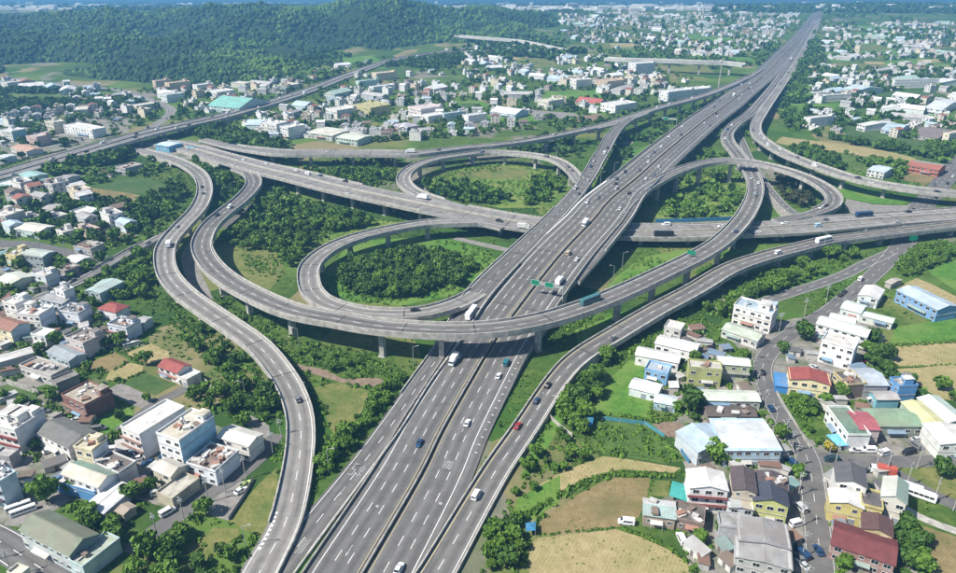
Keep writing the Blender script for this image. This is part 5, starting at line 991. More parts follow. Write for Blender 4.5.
# zone: phrase, polygon, spacing, radius range, leaf material, fraction kept
Z = [('in the thicket between the left ramps', [(222,205),(262,190),(300,196),(345,212),(395,222),(360,228),(330,236),(305,250),(292,272),(284,262),(262,250),(240,252),(226,240)], 5.4, (2.0,3.8), 0, .74),
 ('in the grove inside the inner loop', [(338,282),(344,268),(364,257),(400,251),(438,252),(466,261),(478,272),(460,286),(425,296),(380,300),(350,295)], 4.8, (2.4,3.8), 1, .97),
 ('in the clump at the near end of the upper loop', [(424,186),(440,180),(470,186),(510,200),(500,207),(460,203),(432,196)], 5.4, (2.2,3.6), 1, .9),
 ('along the right side of the upper loop meadow', [(540,172),(562,168),(570,178),(560,192),(545,203),(520,208),(528,195)], 5.4, (2.0,3.2), 0, .9),
 ('in the bushy patch between freeway and great loop', [(668,178),(700,172),(738,174),(750,184),(748,198),(734,214),(700,219),(664,220),(655,205)], 5.8, (1.6,3.2), 2, .46),
 ('in the stand of dark conifers inside the hairpin', [(776,178),(790,172),(800,178),(812,192),(812,206),(796,209),(784,202),(774,190)], 4.6, (2.2,3.2), 4, .95),
 ('in the belt beside the right ramp', [(700,300),(760,274),(800,262),(850,252),(866,256),(840,268),(800,284),(770,296),(752,305),(735,318),(705,322),(680,330),(650,338),(625,352),(600,376),(585,398),(575,412),(552,418),(566,396),(590,368),(620,345),(660,322)], 5.2, (2.2,3.8), 0, .96),
 ('in the belt by the bright lawn', [(552,412),(575,385),(600,378),(606,392),(596,420),(585,436),(566,430)], 5.0, (2.4,3.6), 0, .9),
 ('on the slope right of the right ramp', [(545,425),(560,435),(585,445),(600,470),(570,478),(540,500),(520,520),(505,545),(480,570),(470,573),(500,520),(525,470)], 4.4, (1.5,2.6), 0, .6),
 ('at the bottom edge beside the striped field', [(486,540),(520,530),(540,550),(560,573),(480,575)], 5, (2.0,3.2), 0, .9),
 ('in the belt left of the left ramp', [(196,318),(215,322),(245,352),(268,385),(282,420),(284,450),(276,470),(258,430),(240,400),(222,372),(204,350)], 5.4, (2.2,3.6), 1, .85),
 ('along the foot path behind the white blocks', [(186,392),(215,388),(240,402),(262,430),(270,448),(258,436),(235,420),(205,415)], 5.6, (2.2,3.4), 0, .8),
 ('in the thicket at the bottom left', [(125,545),(150,530),(170,515),(205,500),(212,515),(190,530),(180,560),(170,590),(120,590)], 5.2, (2.2,3.6), 0, .93),
 ('round the dry clearing at bottom left', [(190,560),(200,545),(230,548),(246,530),(256,520),(262,535),(250,560),(240,590),(180,590)], 5.4, (2.0,3.4), 1, .75),
 ('behind the olive green warehouse', [(68,510),(85,508),(100,500),(125,495),(140,500),(128,520),(115,545),(95,535),(80,522)], 5, (2.4,3.6), 0, .9),
 ('in the hedge between clearing and great loop', [(290,348),(310,342),(345,348),(388,358),(386,378),(350,374),(315,370),(292,360)], 4.0, (1.5,2.4), 0, .95),
 ('in the bright row along the collector road', [(404,362),(416,358),(420,366),(400,390),(380,415),(362,432),(342,462),(332,472),(326,484),(318,478),(330,455),(355,425),(385,390)], 4.6, (2.0,3.2), 2, .95),
 ('beside the left ramp and its shadow', [(316,430),(322,445),(326,470),(318,492),(308,500),(310,470),(312,445)], 4.6, (1.8,2.8), 1, .9),
 ('in the dim growth under the great loop', [(205,300),(225,298),(250,312),(290,326),(300,345),(270,345),(240,322),(215,318)], 5.0, (1.6,2.6), 1, .9),
 ('around the old village at left', [(0,190),(40,185),(128,205),(130,232),(150,228),(140,245),(110,250),(70,240),(0,238)], 7.5, (2.2,3.8), 1, .8),
 ('in the tree belt below the fallow field', [(66,215),(95,198),(128,206),(160,196),(185,180),(188,195),(165,215),(140,228),(110,236),(80,232)], 5.5, (2.4,3.8), 1, .9),
 ('along the near side of the northern expressway', [(45,172),(60,160),(90,155),(130,146),(140,152),(120,164),(90,168),(60,180)], 5.5, (2.6,4.2), 1, .9),
 ('between the two left ramps at their top', [(200,170),(222,166),(240,178),(244,190),(232,198),(215,205),(208,195)], 5.5, (2.4,4.0), 1, .9),
 ('above the crossing freeway at upper left', [(190,135),(215,128),(262,140),(284,148),(296,160),(280,166),(250,158),(225,148)], 5.8, (2.8,4.4), 1, .92),
 ('below the upper viaduct', [(300,172),(340,160),(396,160),(398,180),(380,190),(340,180)], 6, (2.0,3.4), 2, .8),
 ('between the side ramp and the lower ramp', [(135,262),(155,252),(160,262),(158,285),(165,300),(150,302),(135,298),(126,280)], 5.2, (2.4,3.8), 2, .85),
 ('in the hedge row by the little canal at left', [(160,300),(172,298),(190,320),(215,350),(240,380),(252,405),(240,405),(215,375),(188,345),(168,322)], 5.0, (1.6,2.6), 0, .7),
 ('in the gardens left of the side ramp', [(0,255),(130,262),(120,300),(135,350),(120,395),(60,400),(0,420)], 9, (1.8,3.2), 0, .5),
 ('in the courts of the white blocks', [(0,400),(60,400),(120,440),(160,470),(130,500),(60,470),(0,450)], 9, (1.5,2.6), 0, .35),
 ('in the village gardens on the right', [(610,350),(680,320),(750,330),(760,380),(790,430),(790,470),(700,470),(690,430),(640,420)], 8, (1.5,2.8), 0, .45),
 ('beside the yellow house', [(782,398),(800,394),(828,398),(820,415),(810,420),(808,440),(830,450),(815,456),(802,446),(790,425)], 4.4, (1.6,2.6), 2, .85),
 ('between workshops and stubble fields', [(846,330),(880,345),(896,372),(915,385),(925,400),(905,392),(880,380),(862,360)], 5.5, (2.0,3.4), 1, .75),
 ('right of the local road by the bright meadow', [(890,272),(905,258),(925,250),(956,246),(956,262),(925,275),(908,278)], 5.0, (2.0,3.2), 0, .8),
 ('in the median of the local road', [(812,299),(840,287),(862,272),(876,262),(882,266),(868,278),(845,292),(822,306)], 6.5, (1.0,1.8), 2, .6),
 ('along the dark hall and dry field', [(900,530),(915,528),(925,545),(932,573),(900,590),(880,560)], 4.8, (2.0,3.2), 1, .92),
 ('at the bottom beside the dark red hall', [(832,565),(870,560),(885,575),(880,600),(830,600)], 4.6, (1.8,2.6), 0, .85),
 ('beside the brown low house', [(690,525),(716,530),(716,573),(690,573)], 4.6, (1.4,2.4), 0, .8),
 ('along the freeway edge in the right plain', [(778,120),(790,85),(800,62),(812,40),(826,40),(822,70),(812,100),(806,128),(790,132)], 8, (3.0,4.6), 1, .9),
 ('behind the upper right ramp', [(785,150),(800,144),(822,155),(850,168),(838,172),(810,162)], 5.6, (2.4,3.8), 1, .9),
 ('beside the crossroads gardens', [(720,455),(770,455),(772,470),(730,472)], 5, (1.4,2.4), 0, .7)]
tl = []
for lb, poly, sp, (r0,r1), mi, keep in Z:
    x, y, px, py = grid_in(poly, sp*.86); k = (rng.random(len(x)) < keep) & ~road_hit(x, y, 1.6, -1, 7) & ~bld_hit(x, y, 1.0) & ~fields_hit(px, py); R = r0*.8+(r1*1.12-r0*.8)*rng.random(len(x))**1.3
    hi_deck = road_hit(x, y, 1.5, 5, 99); R = np.where(hi_deck, np.minimum(R, 1.3), R); k &= ~(road_hit(x, y+6, 1.5, 5, 99) | road_hit(x, y+12, 1.0, 5, 99)) | (rng.random(len(x)) < .15)
    for a, b, r_, c_, d_ in zip(x[k], y[k], R[k], px[k], py[k]): tl.append((r_/b, a, b, r_, mi, lb, '%s, %s' % ('small' if r_ < r0+(r1-r0)*.33 else 'broad' if r_ > r0+(r1-r0)*.67 else 'medium', cell(c_, d_, poly))))
tl.sort(key=lambda q: -q[0]*(q[3]**.3))
MN = ['leafy green', 'dark green', 'bright green', 'yellow', 'dark conifer']
for q, x, y, r_, mi, lb, ds in tl[:270]:
    m2 = mi if random.random() < .7 or mi == 4 else random.choice([0,1,2]); tree(x, y, r_, '%s %s tree, %s, %s' % (ds.split(', ')[0], MN[m2], ds.split(', ')[1], lb), m2, 4 if mi == 4 else None, 'trees '+lb)
byz = {}
for q in tl[270:]: byz.setdefault((q[5], q[4] if random.random() < .62 or q[4] == 4 else random.choice([0,1,2]), q[2] > 420), []).append(q)
for (lb, mi, fr), rows in byz.items():
    pr = MID if fr else [HI[k] for k in range(4)] if mi != 4 else [HI[4]]
    merge(pr, [(x,y,r_*(1.0 if mi != 4 else 1.5),r_,random.uniform(.75,1.4)*(1 if mi != 4 or fr else 1.5),random.randrange(len(pr))) for _,x,y,r_,_,_,_ in rows], 'woodland', 'leafy mass of trees '+lb, M_LEAF[mi])
# named single trees
for px, py, R, mi, lb in ((691,412,5.2,1,'large dark round tree beside the pale blue shed'),(716,464,4.4,2,'bright green tree in front of the light blue warehouse'),(829,452,2.0,3,'bright yellow tree at the side street corner'),(47,502,4.6,2,'broad bright tree beside the parked white minibuses'),
    (940,476,3.4,1,'lone dark tree in the dry strip at the right edge'),(803,340,4.6,1,'big dark tree between the road and the white house'),(781,352,2.8,1,'dark roadside tree at the bend'),(840,396,3.2,0,'garden tree next to the old yellow house'),(72,492,2.4,2,'small bright tree behind the olive warehouse'),
    (146,365,3.6,0,'round tree touching the red roofed house'),(148,402,2.0,0,'small round tree on the quiet lane'),(152,492,2.6,0,'tree at the beige porch shed'),(120,420,2.2,1,'dark round tree on the lawn of the brick house'),(52,400,3.0,0,'garden tree left of the brick house'),(240,216,3.6,1,'lone broad tree between the two viaduct ramps'),
    (235,214,3.0,1,'second dark tree between the two viaduct ramps'),(137,292,3.2,2,'bright tall tree under the side ramp'),(940,390,3.2,0,'tree at the edge of the tan and green field'),(956,402,3.0,0,'last tree on the right edge of the field'),(578,158,3.0,1,'small dark tree inside the upper gore'),(797,478,2.4,2,'lime green shrub tree at the roadside'),(722,534,2.8,0,'garden tree left of the grey warehouse')):
    x, y, _ = P(px, py); tree(x, y, R, lb, mi)
# low growth
UG_Z = [z[:2] for z in Z] + [('over the weedy plot beside the blue fence', [(590,424),(645,427),(662,440),(684,460),(640,462),(590,452)]), ('on the bank of the golden field', [(520,535),(560,495),(610,474),(680,470),(690,478),(610,482),(565,500),(535,530)]),
  ('under the crossing freeway', [(310,180),(450,215),(500,225),(500,236),(430,222),(330,196)]), ('on the verge of the left ramp', [(255,500),(284,440),(292,470),(280,520),(262,560),(240,590),(232,573)]), ('between freeway and loop on the right', [(560,300),(600,300),(640,270),(600,320),(565,345),(545,350)]),
  ('around the clearing by the freeway', [(270,345),(400,365),(400,395),(340,470),(315,490),(312,430)])]
bl = []
for lb, poly in UG_Z:
    x, y, px, py = grid_in(poly, 2.8); k = (rng.random(len(x)) < np.where(y > 420, .45, .75)) & ~road_hit(x, y, .6, -1, 3.0) & ~bld_hit(x, y, .3) & ~fields_hit(px, py)
    R = rng.uniform(.7,1.7,len(x)); bl += [(a,b,r_*.3,r_,random.uniform(.7,1.1),random.randrange(2)) for a,b,r_ in zip(x[k],y[k],R[k])]
half = len(bl)//2; random.shuffle(bl)
merge(BUSH, bl[:half], 'undergrowth', 'low green scrub under and around the trees', M_LEAF[0], 'undergrowth'); merge(BUSH, bl[half:], 'undergrowth', 'brighter low scrub and tall weeds around the trees', M_LEAF[2], 'undergrowth')
# scrub and weeds over the open ground near the camera
x, y, px, py = grid_in([(-10,160),(966,160),(966,600),(-10,600)], 3.0)
k = (fbm(x/16, y/16, 201, 3) > .50) & ~road_hit(x, y, .8, -1, 3.5) & ~bld_hit(x, y, .2) & ~fields_hit(px, py) & ~lawn_hit(px, py); x, y = x[k], y[k]
R = rng.uniform(.45,1.15,len(x)); rows = np.column_stack([x, y, R*.25, R, rng.uniform(.5,1.0,len(x)), rng.integers(0,3,len(x))]); c = fbm(x/30, y/30, 77, 2)
for nm_, q_, m_ in (('rough dark weeds over the open ground', c < .45, 0), ('rough bright weeds over the open ground', c >= .45, 2)): merge([crown(14, 61+m_, hz=.5, leaf=.42, lobes=4)]*1 + [crown(14, 71, hz=.5, leaf=.42, lobes=4), crown(12, 81, hz=.4, leaf=.46, lobes=4)], rows[q_], 'weeds', nm_, M_LEAF[m_], 'weeds')
tw = []; tg = []
for (fp, op), fm in zip(FIELDS, FIELDM):
    if fm in ('village_ground','grey_yard','bare_soil'): continue
    a = [P(q_[0],q_[1])[1] for q_ in fp]
    if min(a) > 560: continue
    gx, gy, px, py = grid_in(fp, 2.6); kk = (fbm(gx/7, gy/7, 301, 2) > .56) & ~road_hit(gx, gy, .6, -1, 3) & ~bld_hit(gx, gy, .1); (tg if fm in ('bright_lawn','crop_green','grass') else tw).extend([(q_,s_,.04,random.uniform(.25,.6),random.uniform(.3,.6),random.randrange(2)) for q_,s_ in zip(gx[kk],gy[kk])])
M_TUFT = foliage('dry_tuft', (.11,.14,.035), (.20,.20,.06), (.07,.13,.02)); TUFT = [crown(9, 91, hz=.4, leaf=.42, lobes=3), crown(9, 92, hz=.4, leaf=.42, lobes=3)]
merge(TUFT, tg, 'grass_tufts', 'bright grass tufts on the lawns', M_LEAF[2], 'grass')
merge(TUFT, tw, 'grass_tufts', 'grass tufts and stubble on the fields and lawns', M_TUFT, 'grass')
def hedge(pts, label, R=1.0, sp=1.3, mi=0):
    W = [P(q_[0],q_[1])[:2] for q_ in pts]; rows = []
    for a, b in zip(W, W[1:]):
        L = math.dist(a,b); n = max(1, int(L/sp))
        for q_ in range(n): t_ = (q_+random.random())/n; rows.append((a[0]+(b[0]-a[0])*t_+random.uniform(-.4,.4), a[1]+(b[1]-a[1])*t_+random.uniform(-.4,.4), R*.4, R*random.uniform(.7,1.2), random.uniform(.7,1.1), random.randrange(2)))
    o = merge(BUSH, rows, 'hedge', label, M_LEAF[mi], 'hedge'); o['kind'] = 'thing'
for lb, pts, R in (('green bank hedge between curved strip and golden field', T4(480,429,[(120,385),(250,308),(320,262),(400,222),(520,182),(640,186),(760,188)]), 1.3), ('low green line between golden and striped fields', T4(480,429,[(232,425),(330,415),(440,405),(545,394)]), .6), ('green edge right of the golden field', T4(480,429,[(684,200),(672,260),(645,335)]), .6),
  ('hedge under the striped field along the track', T4(480,429,[(560,398),(640,425),(740,470),(830,530)]), 1.0), ('dark hedge rimming the brown plot at left', T(0,280,[(455,530),(540,555),(640,556),(700,530),(776,486)]), .8), ('dark hedge between brown and tan plots at left', T(0,280,[(690,425),(735,440),(800,475),(860,510)]), .7), ('curved furrow hedge in the tan plot at left', T(0,280,[(775,440),(820,448),(880,430)]), .5),
  ('hedge above the dark green crop square', T(120,330,[(0,310),(60,285),(150,250)]), .8), ('hedge above the tan plot beside the canal', T(120,330,[(20,145),(80,110),(170,78)]), .9), ('tall grass line below the lush strip field at right', T(796,270,[(545,455),(720,445),(840,438),(960,430)]), 1.1), ('thin green line between the two stubble fields', T(796,350,[(600,108),(760,98),(960,85)]), .6),
  ('dark hedge below the bright lawn', T(520,380,[(470,205),(540,205),(620,218),(760,238)]), 1.0), ('hedge between lawn and village houses', T(520,380,[(655,65),(720,90),(800,115),(780,200)]), .7), ('clipped hedge by the soil yard', T(600,390,[(285,190),(350,180),(440,182)]), 1.0), ('hedge in the yard before the factory', T(720,440,[(80,150),(180,150),(300,165),(420,160)]), 1.3), ('green hedge along the village road wall', T(796,430,[(205,575),(300,585),(400,600)]), .9),
  ('hedge of the long tan field', T(700,120,[(510,165),(700,200),(840,235)]), 1.4), ('hedge line along the canal path at left', [(164,300),(186,325),(212,355),(238,385),(250,402)], 1.0), ('hedge on the expressway bank', [(0,167),(40,156),(66,150)], 1.2)): hedge(pts, lb, R)
rows = []
for poly, sp, th in (([(425,180),(445,170),(480,164),(530,165),(556,172),(566,182),(554,197),(535,207),(500,207),(455,198),(430,190)], 3.6, .50), ([(342,252),(372,240),(420,237),(455,240),(485,250),(498,262),(485,280),(452,295),(400,306),(350,302),(330,290),(326,272)], 3.2, .50), ([(238,254),(279,255),(285,272),(270,290),(252,284)], 3.0, .5), ([(600,296),(640,258),(680,250),(757,249),(700,262),(620,298)], 3.2, .55)):
    x, y, px, py = grid_in(poly, sp); k = (fbm(x/22, y/22, 401, 3) > th) & ~road_hit(x, y, 1.0, -1, 4); rows += [(a,b,r_*.3,r_,random.uniform(.6,1.0),random.randrange(2)) for a,b,r_ in zip(x[k],y[k],rng.uniform(.6,1.6,int(k.sum())))]
merge(BUSH, rows, 'scrub', 'rough bright scrub patches inside the loops', M_LEAF[2], 'scrub')
# hill forests
def hill_trees(V, n, r0, r1, label, m, thr=.30, sd=91):
    ny, nx = V.shape[:2]; j = rng.uniform(0, ny*.78, n); i = rng.uniform(0, nx-1.01, n); j0 = j.astype(int); i0 = i.astype(int); a = (j-j0)[:,None]; b = (i-i0)[:,None]
    p = (V[j0,i0]*(1-b)+V[j0,i0+1]*b)*(1-a)+(V[j0+1,i0]*(1-b)+V[j0+1,i0+1]*b)*a
    k = (fbm(p[:,0]/70, p[:,1]/70, sd, 3) > thr) & ~road_hit(p[:,0], p[:,1], 4) & ~bld_hit(p[:,0], p[:,1], 1); p = p[k]; R = rng.uniform(r0, r1, len(p))
    merge(LOW, np.column_stack([p[:,0],p[:,1],p[:,2]+R*.35,R,rng.uniform(.7,1.1,len(p)),rng.integers(0,3,len(p))]), 'forest', label, m)
def dome(seed):
    g = np.random.default_rng(seed); V = []
    for rr, zz in ((1.0,-.45),(.78,.35)): V += [(rr*g.uniform(.8,1.15)*math.cos(k*1.047+g.uniform(-.25,.25)), rr*g.uniform(.8,1.15)*math.sin(k*1.047), zz+g.uniform(-.12,.12)) for k in range(6)]
    V.append((g.uniform(-.2,.2), g.uniform(-.2,.2), .85)); F_ = []
    for k in range(6): n_ = (k+1)%6; F_ += [(k,n_,6+n_),(k,6+n_,6+k),(6+k,6+n_,12)]
    return np.array(V), np.array(F_)
DOME = [dome(700+k) for k in range(4)]
M_HF = [foliage('hill_leaf_mid', (0.025,0.067,0.013), (0.059,0.120,0.022), (0.042,0.092,0.017), .12), foliage('hill_leaf_dark', (0.013,0.039,0.011), (0.034,0.076,0.017), (0.022,0.059,0.014), .12), foliage('hill_leaf_bright', (0.056,0.119,0.018), (0.112,0.189,0.034), (0.077,0.154,0.025), .12)]
def canopy_cover(V, n, r0, r1, nm):
    ny, nx = V.shape[:2]; j = rng.uniform(0, ny*.72, n); i = rng.uniform(0, nx-1.01, n); j0 = j.astype(int); i0 = i.astype(int); a = (j-j0)[:,None]; b = (i-i0)[:,None]
    p = (V[j0,i0]*(1-b)+V[j0,i0+1]*b)*(1-a)+(V[j0+1,i0]*(1-b)+V[j0+1,i0+1]*b)*a
    p = p[(p[:,2] > .4) & ~road_hit(p[:,0], p[:,1], 4) & ~bld_hit(p[:,0], p[:,1], 1)]
    px, py = Qpx(p[:,0], p[:,1], p[:,2]); p = p[(~fields_hit(px, py)) & (fbm(p[:,0]/55, p[:,1]/55, 17, 2) > .20)]
    kind = fbm(p[:,0]/95, p[:,1]/95, 29, 3) + rng.normal(0, .09, len(p)); R = rng.uniform(r0, r1, len(p))
    for lo_, hi_, mi, w_ in ((-9,.49,1,'dark'),(.49,.64,0,'mid green'),(.64,9,2,'bright bamboo')):
        k = (kind >= lo_) & (kind < hi_); q = p[k]
        merge(DOME, np.column_stack([q[:,0],q[:,1],q[:,2]+R[k]*.35,R[k],rng.uniform(.7,1.25,len(q)),rng.integers(0,4,len(q))]), 'forest', 'closed %s forest canopy on the %s' % (w_, nm), M_HF[mi])
canopy_cover(HILL_A, 19500, 3.4, 6.4, 'back ridge'); canopy_cover(HILL_B, 7500, 2.6, 5.0, 'foothill')
hill_trees(HILL_C, 1500, 7, 12, 'dark forest on the far plateau', M_LEAF[1])
# trees of the plain
def plain(poly, n, r0, r1, label, m, thr=.5, seed=63, sc_=70.):
    px = rng.uniform(min(p[0] for p in poly), max(p[0] for p in poly), n*3); py = rng.uniform(min(p[1] for p in poly), max(p[1] for p in poly), n*3)
    k = inpoly(px, py, poly); px, py = px[k], py[k]; q = [P(a,b)[:2] for a,b in zip(px,py)]; x = np.array([c[0] for c in q]); y = np.array([c[1] for c in q])
    k = (fbm(x/sc_, y/sc_, seed, 3) > thr) & ~road_hit(x, y, 2.5, -1, 9) & ~((y > 700) & road_hit(x, y, 3, -1, 99)) & ~bld_hit(x, y, .5) & ~fields_hit(px, py); x, y = x[k][:n], y[k][:n]; R = r0*.8+(r1*1.12-r0*.8)*rng.random(len(x))**1.3
    merge(MID if r1 < 4.6 else LOW, [(a,b,r_*.8,r_,random.uniform(.7,1.1),random.randrange(3)) for a,b,r_ in zip(x,y,R)], 'distant_trees', label, m)
PL = [(0,90),(150,90),(330,64),(470,50),(640,60),(700,82),(620,110),(560,130),(420,140),(300,148),(180,128),(60,150),(0,165)]
plain(PL, 1150, 2.2, 4.0, 'dark trees scattered through the middle plain', M_LEAF[1], .5); plain(PL, 1100, 1.8, 3.4, 'leafy trees scattered through the middle plain', M_LEAF[0], .42, 19)
plain([(0,90),(60,92),(120,95),(140,104),(110,112),(60,108),(0,118)], 700, 2.6, 4.4, 'dark wood below the old road at far left', M_LEAF[1], .30, 23)
plain([(245,48),(330,52),(400,66),(330,80),(240,80),(180,78)], 500, 2.8, 4.5, 'trees along the foot of the ridge', M_LEAF[1], .36, 29)
plain([(395,64),(470,52),(480,60),(430,72)], 260, 2.8, 4.5, 'dark wood right of the expressway', M_LEAF[1], .2, 31)
plain([(480,44),(560,48),(590,54),(540,62),(480,60)], 400, 4.0, 6, 'dark wood below the pale viaduct', M_LEAF[1], .3, 37)
plain([(812,135),(806,100),(816,62),(822,40),(860,30),(1000,28),(1000,150),(940,160),(870,150)], 1050, 2.2, 4.4, 'trees scattered through the right hand plain', M_LEAF[1], .46, 41)
plain([(812,135),(816,62),(860,40),(1000,40),(1000,190),(940,200),(870,170)], 700, 1.8, 3.8, 'lighter trees scattered through the right hand plain', M_LEAF[0], .44, 47)
plain([(440,52),(560,30),(700,14.5),(1000,14.5),(1000,60),(830,60),(700,70),(560,60)], 1000, 3, 5.4, 'hazy trees of the distant plain', M_LEAF[0], .47, 53, 130.)
fb = MB(); fr = []; bm3 = [wallm((.80,.79,.76)), wallm((.62,.60,.56)), roofm((.6,.6,.58),'flat')]
for k in range(2600):
    px, py = rng.uniform(-20,980), rng.uniform(-1.5,11.5); x, y, z = PF(px, py)
    if y < 2480: continue
    v = fbm(np.array([x/500.]), np.array([y/900.]), 611, 3)[0]
    if v > .50 and rng.random() < .55:
        a, b_, h = rng.uniform(7,26), rng.uniform(6,12), rng.choice([5,7,9,13,18],p=[.38,.32,.2,.08,.02]); fb.box(-a,a,-b_,b_,0,h,int(rng.random() < .35),Matrix.Translation((x,y,z)) @ Matrix.Rotation(rng.uniform(-.5,.5),4,'Z'))
    elif v < .52: fr.append((x,y,z+4,rng.uniform(8,16),rng.uniform(.5,.8),rng.integers(0,3)))
tag(link('distant_houses', fb.mesh('distant_houses', bm3)), 'pale specks of houses in the blue distance beyond the plain', 'houses', kind='stuff')
merge(LOW, fr, 'distant_trees', 'bluish tree masses in the distance beyond the plain', M_LEAF[1])
plain([(0,185),(200,150),(290,150),(160,240),(140,300),(0,300)], 380, 1.6, 3.2, 'small garden trees at left', M_LEAF[0], .5, 61)
plain([(660,140),(740,100),(770,120),(760,160),(700,165)], 120, 2, 3.2, 'bushes below the freeway piers', M_LEAF[0], .35, 67)
plain([(500,150),(600,118),(690,100),(720,92),(700,112),(640,150),(610,172),(585,165)], 420, 2, 3.6, 'bushes below the upper viaduct', M_LEAF[1], .42, 71)
plain([(840,190),(956,200),(1000,210),(880,205)], 60, 1, 2, 'scrub beside the upper right ramp', M_LEAF[0], .4, 73)
# ------------------------------------------------------------------ vehicles
def paint(c, metal=.0):
    nm = 'car_paint_%d_%d_%d' % tuple(int(v*100) for v in c); return mat(nm, c, rough=.28, spec=.6)
whl = MB(); whl.cyl(0,0,-.11,.11,.32,n=10,M=Matrix.Rotation(math.pi/2,4,'Y')); whl.cyl(0,0,-.12,.12,.18,n=8,m=1,M=Matrix.Rotation(math.pi/2,4,'Y')); WHEEL = whl.mesh('wheel', [M_RUB, M_STEEL])
M_LAMP = mat('lamp_lens', (.75,.74,.68), rough=.2); M_TAIL = mat('tail_lens', (.35,.02,.02), rough=.3)
VP = {}
def loft(m, secs, mi=0):
    """secs: (y, halfwidth bottom, z bottom, halfwidth top, z top)"""
    vs = []
    for y, hb, zb, ht, zt in secs: vs += [(-hb,y,zb),(hb,y,zb),(hb*1.02,y,(zb+zt)/2),(ht,y,zt),(-ht,y,zt),(-hb*1.02,y,(zb+zt)/2)]
    fs = []
    for i in range(len(secs)-1):
        for k in range(6): fs.append((i*6+k, i*6+(k+1)%6, i*6+6+(k+1)%6, i*6+6+k))
    fs += [(5,4,3,2,1,0), tuple(len(vs)-6+k for k in range(6))]; m.add(vs, fs, mi)
def vparts(kind, c):
    if (kind,c) in VP: return VP[(kind,c)]
    b = MB(); g = MB(); ex = []; pm_ = paint(c)
    if kind in ('car','suv'):
        h = 0 if kind == 'car' else .22
        loft(b, [(-2.15,.72,.40,.66,.82+h),(-2.0,.84,.28,.80,.90+h),(-.9,.88,.24,.84,.94+h),(.8,.88,.24,.84,.93+h),(1.75,.84,.28,.76,.78+h),(2.18,.70,.40,.62,.64+h)])
        z0, z1 = .93+h, 1.43+h*1.4; yb = -1.95 if kind == 'suv' else -1.7
        g.add([(-.80,yb,z0),(.80,yb,z0),(.80,.85,z0),(-.80,.85,z0),(-.62,yb+.45,z1-.03),(.62,yb+.45,z1-.03),(.62,.05,z1-.03),(-.62,.05,z1-.03)], [(0,1,5,4),(1,2,6,5),(2,3,7,6),(3,0,4,7)])
        loft(b, [(yb+.42,.63,z1-.06,.56,z1),(.08,.63,z1-.06,.56,z1)])
        for s in (-1,1):
            for ya, yc in ((.85,.05),(-.62,-.62),(yb,yb+.45)): b.bar((s*.80,ya,z0),(s*.63,yc,z1-.03),.04,4)
        L, wy = 2.15, (1.35,-1.3)
    elif kind == 'van':
        loft(b, [(-2.4,.84,.35,.74,1.95),(-2.2,.90,.28,.80,2.02),(1.0,.90,.26,.78,2.0),(1.75,.88,.28,.74,1.25),(2.4,.80,.38,.70,.95)])
        g.add([(-.70,1.08,1.93),(.70,1.08,1.93),(.72,1.74,1.28),(-.72,1.74,1.28)], [(0,3,2,1)])
        for s in (-1,1): g.add([(s*.91,-1.9,1.2),(s*.91,.95,1.2),(s*.845,.85,1.72),(s*.845,-1.85,1.72)], [(0,1,2,3)])
        g.add([(-.7,-2.43,1.2),(.7,-2.43,1.2),(.66,-2.41,1.75),(-.66,-2.41,1.75)], [(0,1,2,3)])
        L, wy = 2.4, (1.5,-1.5)
    elif kind == 'bus':
        loft(b, [(-5.5,1.15,.4,1.05,2.95),(-5.3,1.22,.35,1.12,3.05),(5.2,1.22,.35,1.12,3.05),(5.55,1.1,.42,1.0,2.8)])
        for s in (-1,1):
            for k in range(6): y = -4.8+k*1.65; g.add([(s*1.262,y,1.5),(s*1.262,y+1.5,1.5),(s*1.215,y+1.5,2.4),(s*1.215,y,2.4)], [(0,1,2,3)])
        g.add([(-1.0,5.52,1.3),(1.0,5.52,1.3),(.95,5.50,2.5),(-.95,5.50,2.5)], [(0,1,2,3)]); L, wy = 5.4, (3.6,-3.4)
    else:   # truck: cab and box body
        loft(b, [(1.9,1.0,.5,.95,2.3),(2.2,1.05,.45,1.0,2.45),(3.4,1.05,.45,.95,2.35),(3.75,1.0,.5,.9,1.5)])
        b.box(-3.6,-3.6,0,0,0,0) if False else b.box(-.9,.9,-3.5,1.9,.6,.85,0)
        g.add([(-.9,3.47,2.25),(.9,3.47,2.25),(.92,3.77,1.55),(-.92,3.77,1.55)], [(0,3,2,1)])
        for s in (-1,1): g.add([(s*1.065,2.3,1.4),(s*1.065,3.3,1.4),(s*1.02,3.2,2.1),(s*1.02,2.3,2.1)], [(0,1,2,3)])
        bx = MB(); bx.box(-1.15,1.15,-3.7,1.75,.86,3.1); bx.box(-1.17,1.17,-3.72,-3.66,.86,3.12)
        for k in range(7): y = -3.6+k*.87; bx.box(-1.18,1.18,y,y+.06,.9,3.12)
        ex.append(('cargo_box', bx.mesh('cargo_box', paint(c if kind == 'truck' else (.12,.42,.62)))))
        b = b; L, wy = 3.7, (2.8,-2.2)
        pm_ = paint((.75,.76,.77) if kind == 'truck' else (.7,.74,.78))
    hl = MB(); hl.box(-.11,.11,-.05,.05,-.07,.07); hlm = hl.mesh('headlight', M_LAMP); tlm = hl.mesh('taillight', M_TAIL)
    VP[(kind,c)] = (b.mesh('body', pm_), g.mesh('window_glass', M_GLASS), ex, L, wy, hlm, tlm, {'car':.72,'suv':.72,'van':.78,'bus':1.0,'truck':.85,'bluetruck':.85}[kind]); return VP[(kind,c)]
VN = {'car':'car','suv':'car','van':'van','bus':'bus','truck':'truck','bluetruck':'truck'}
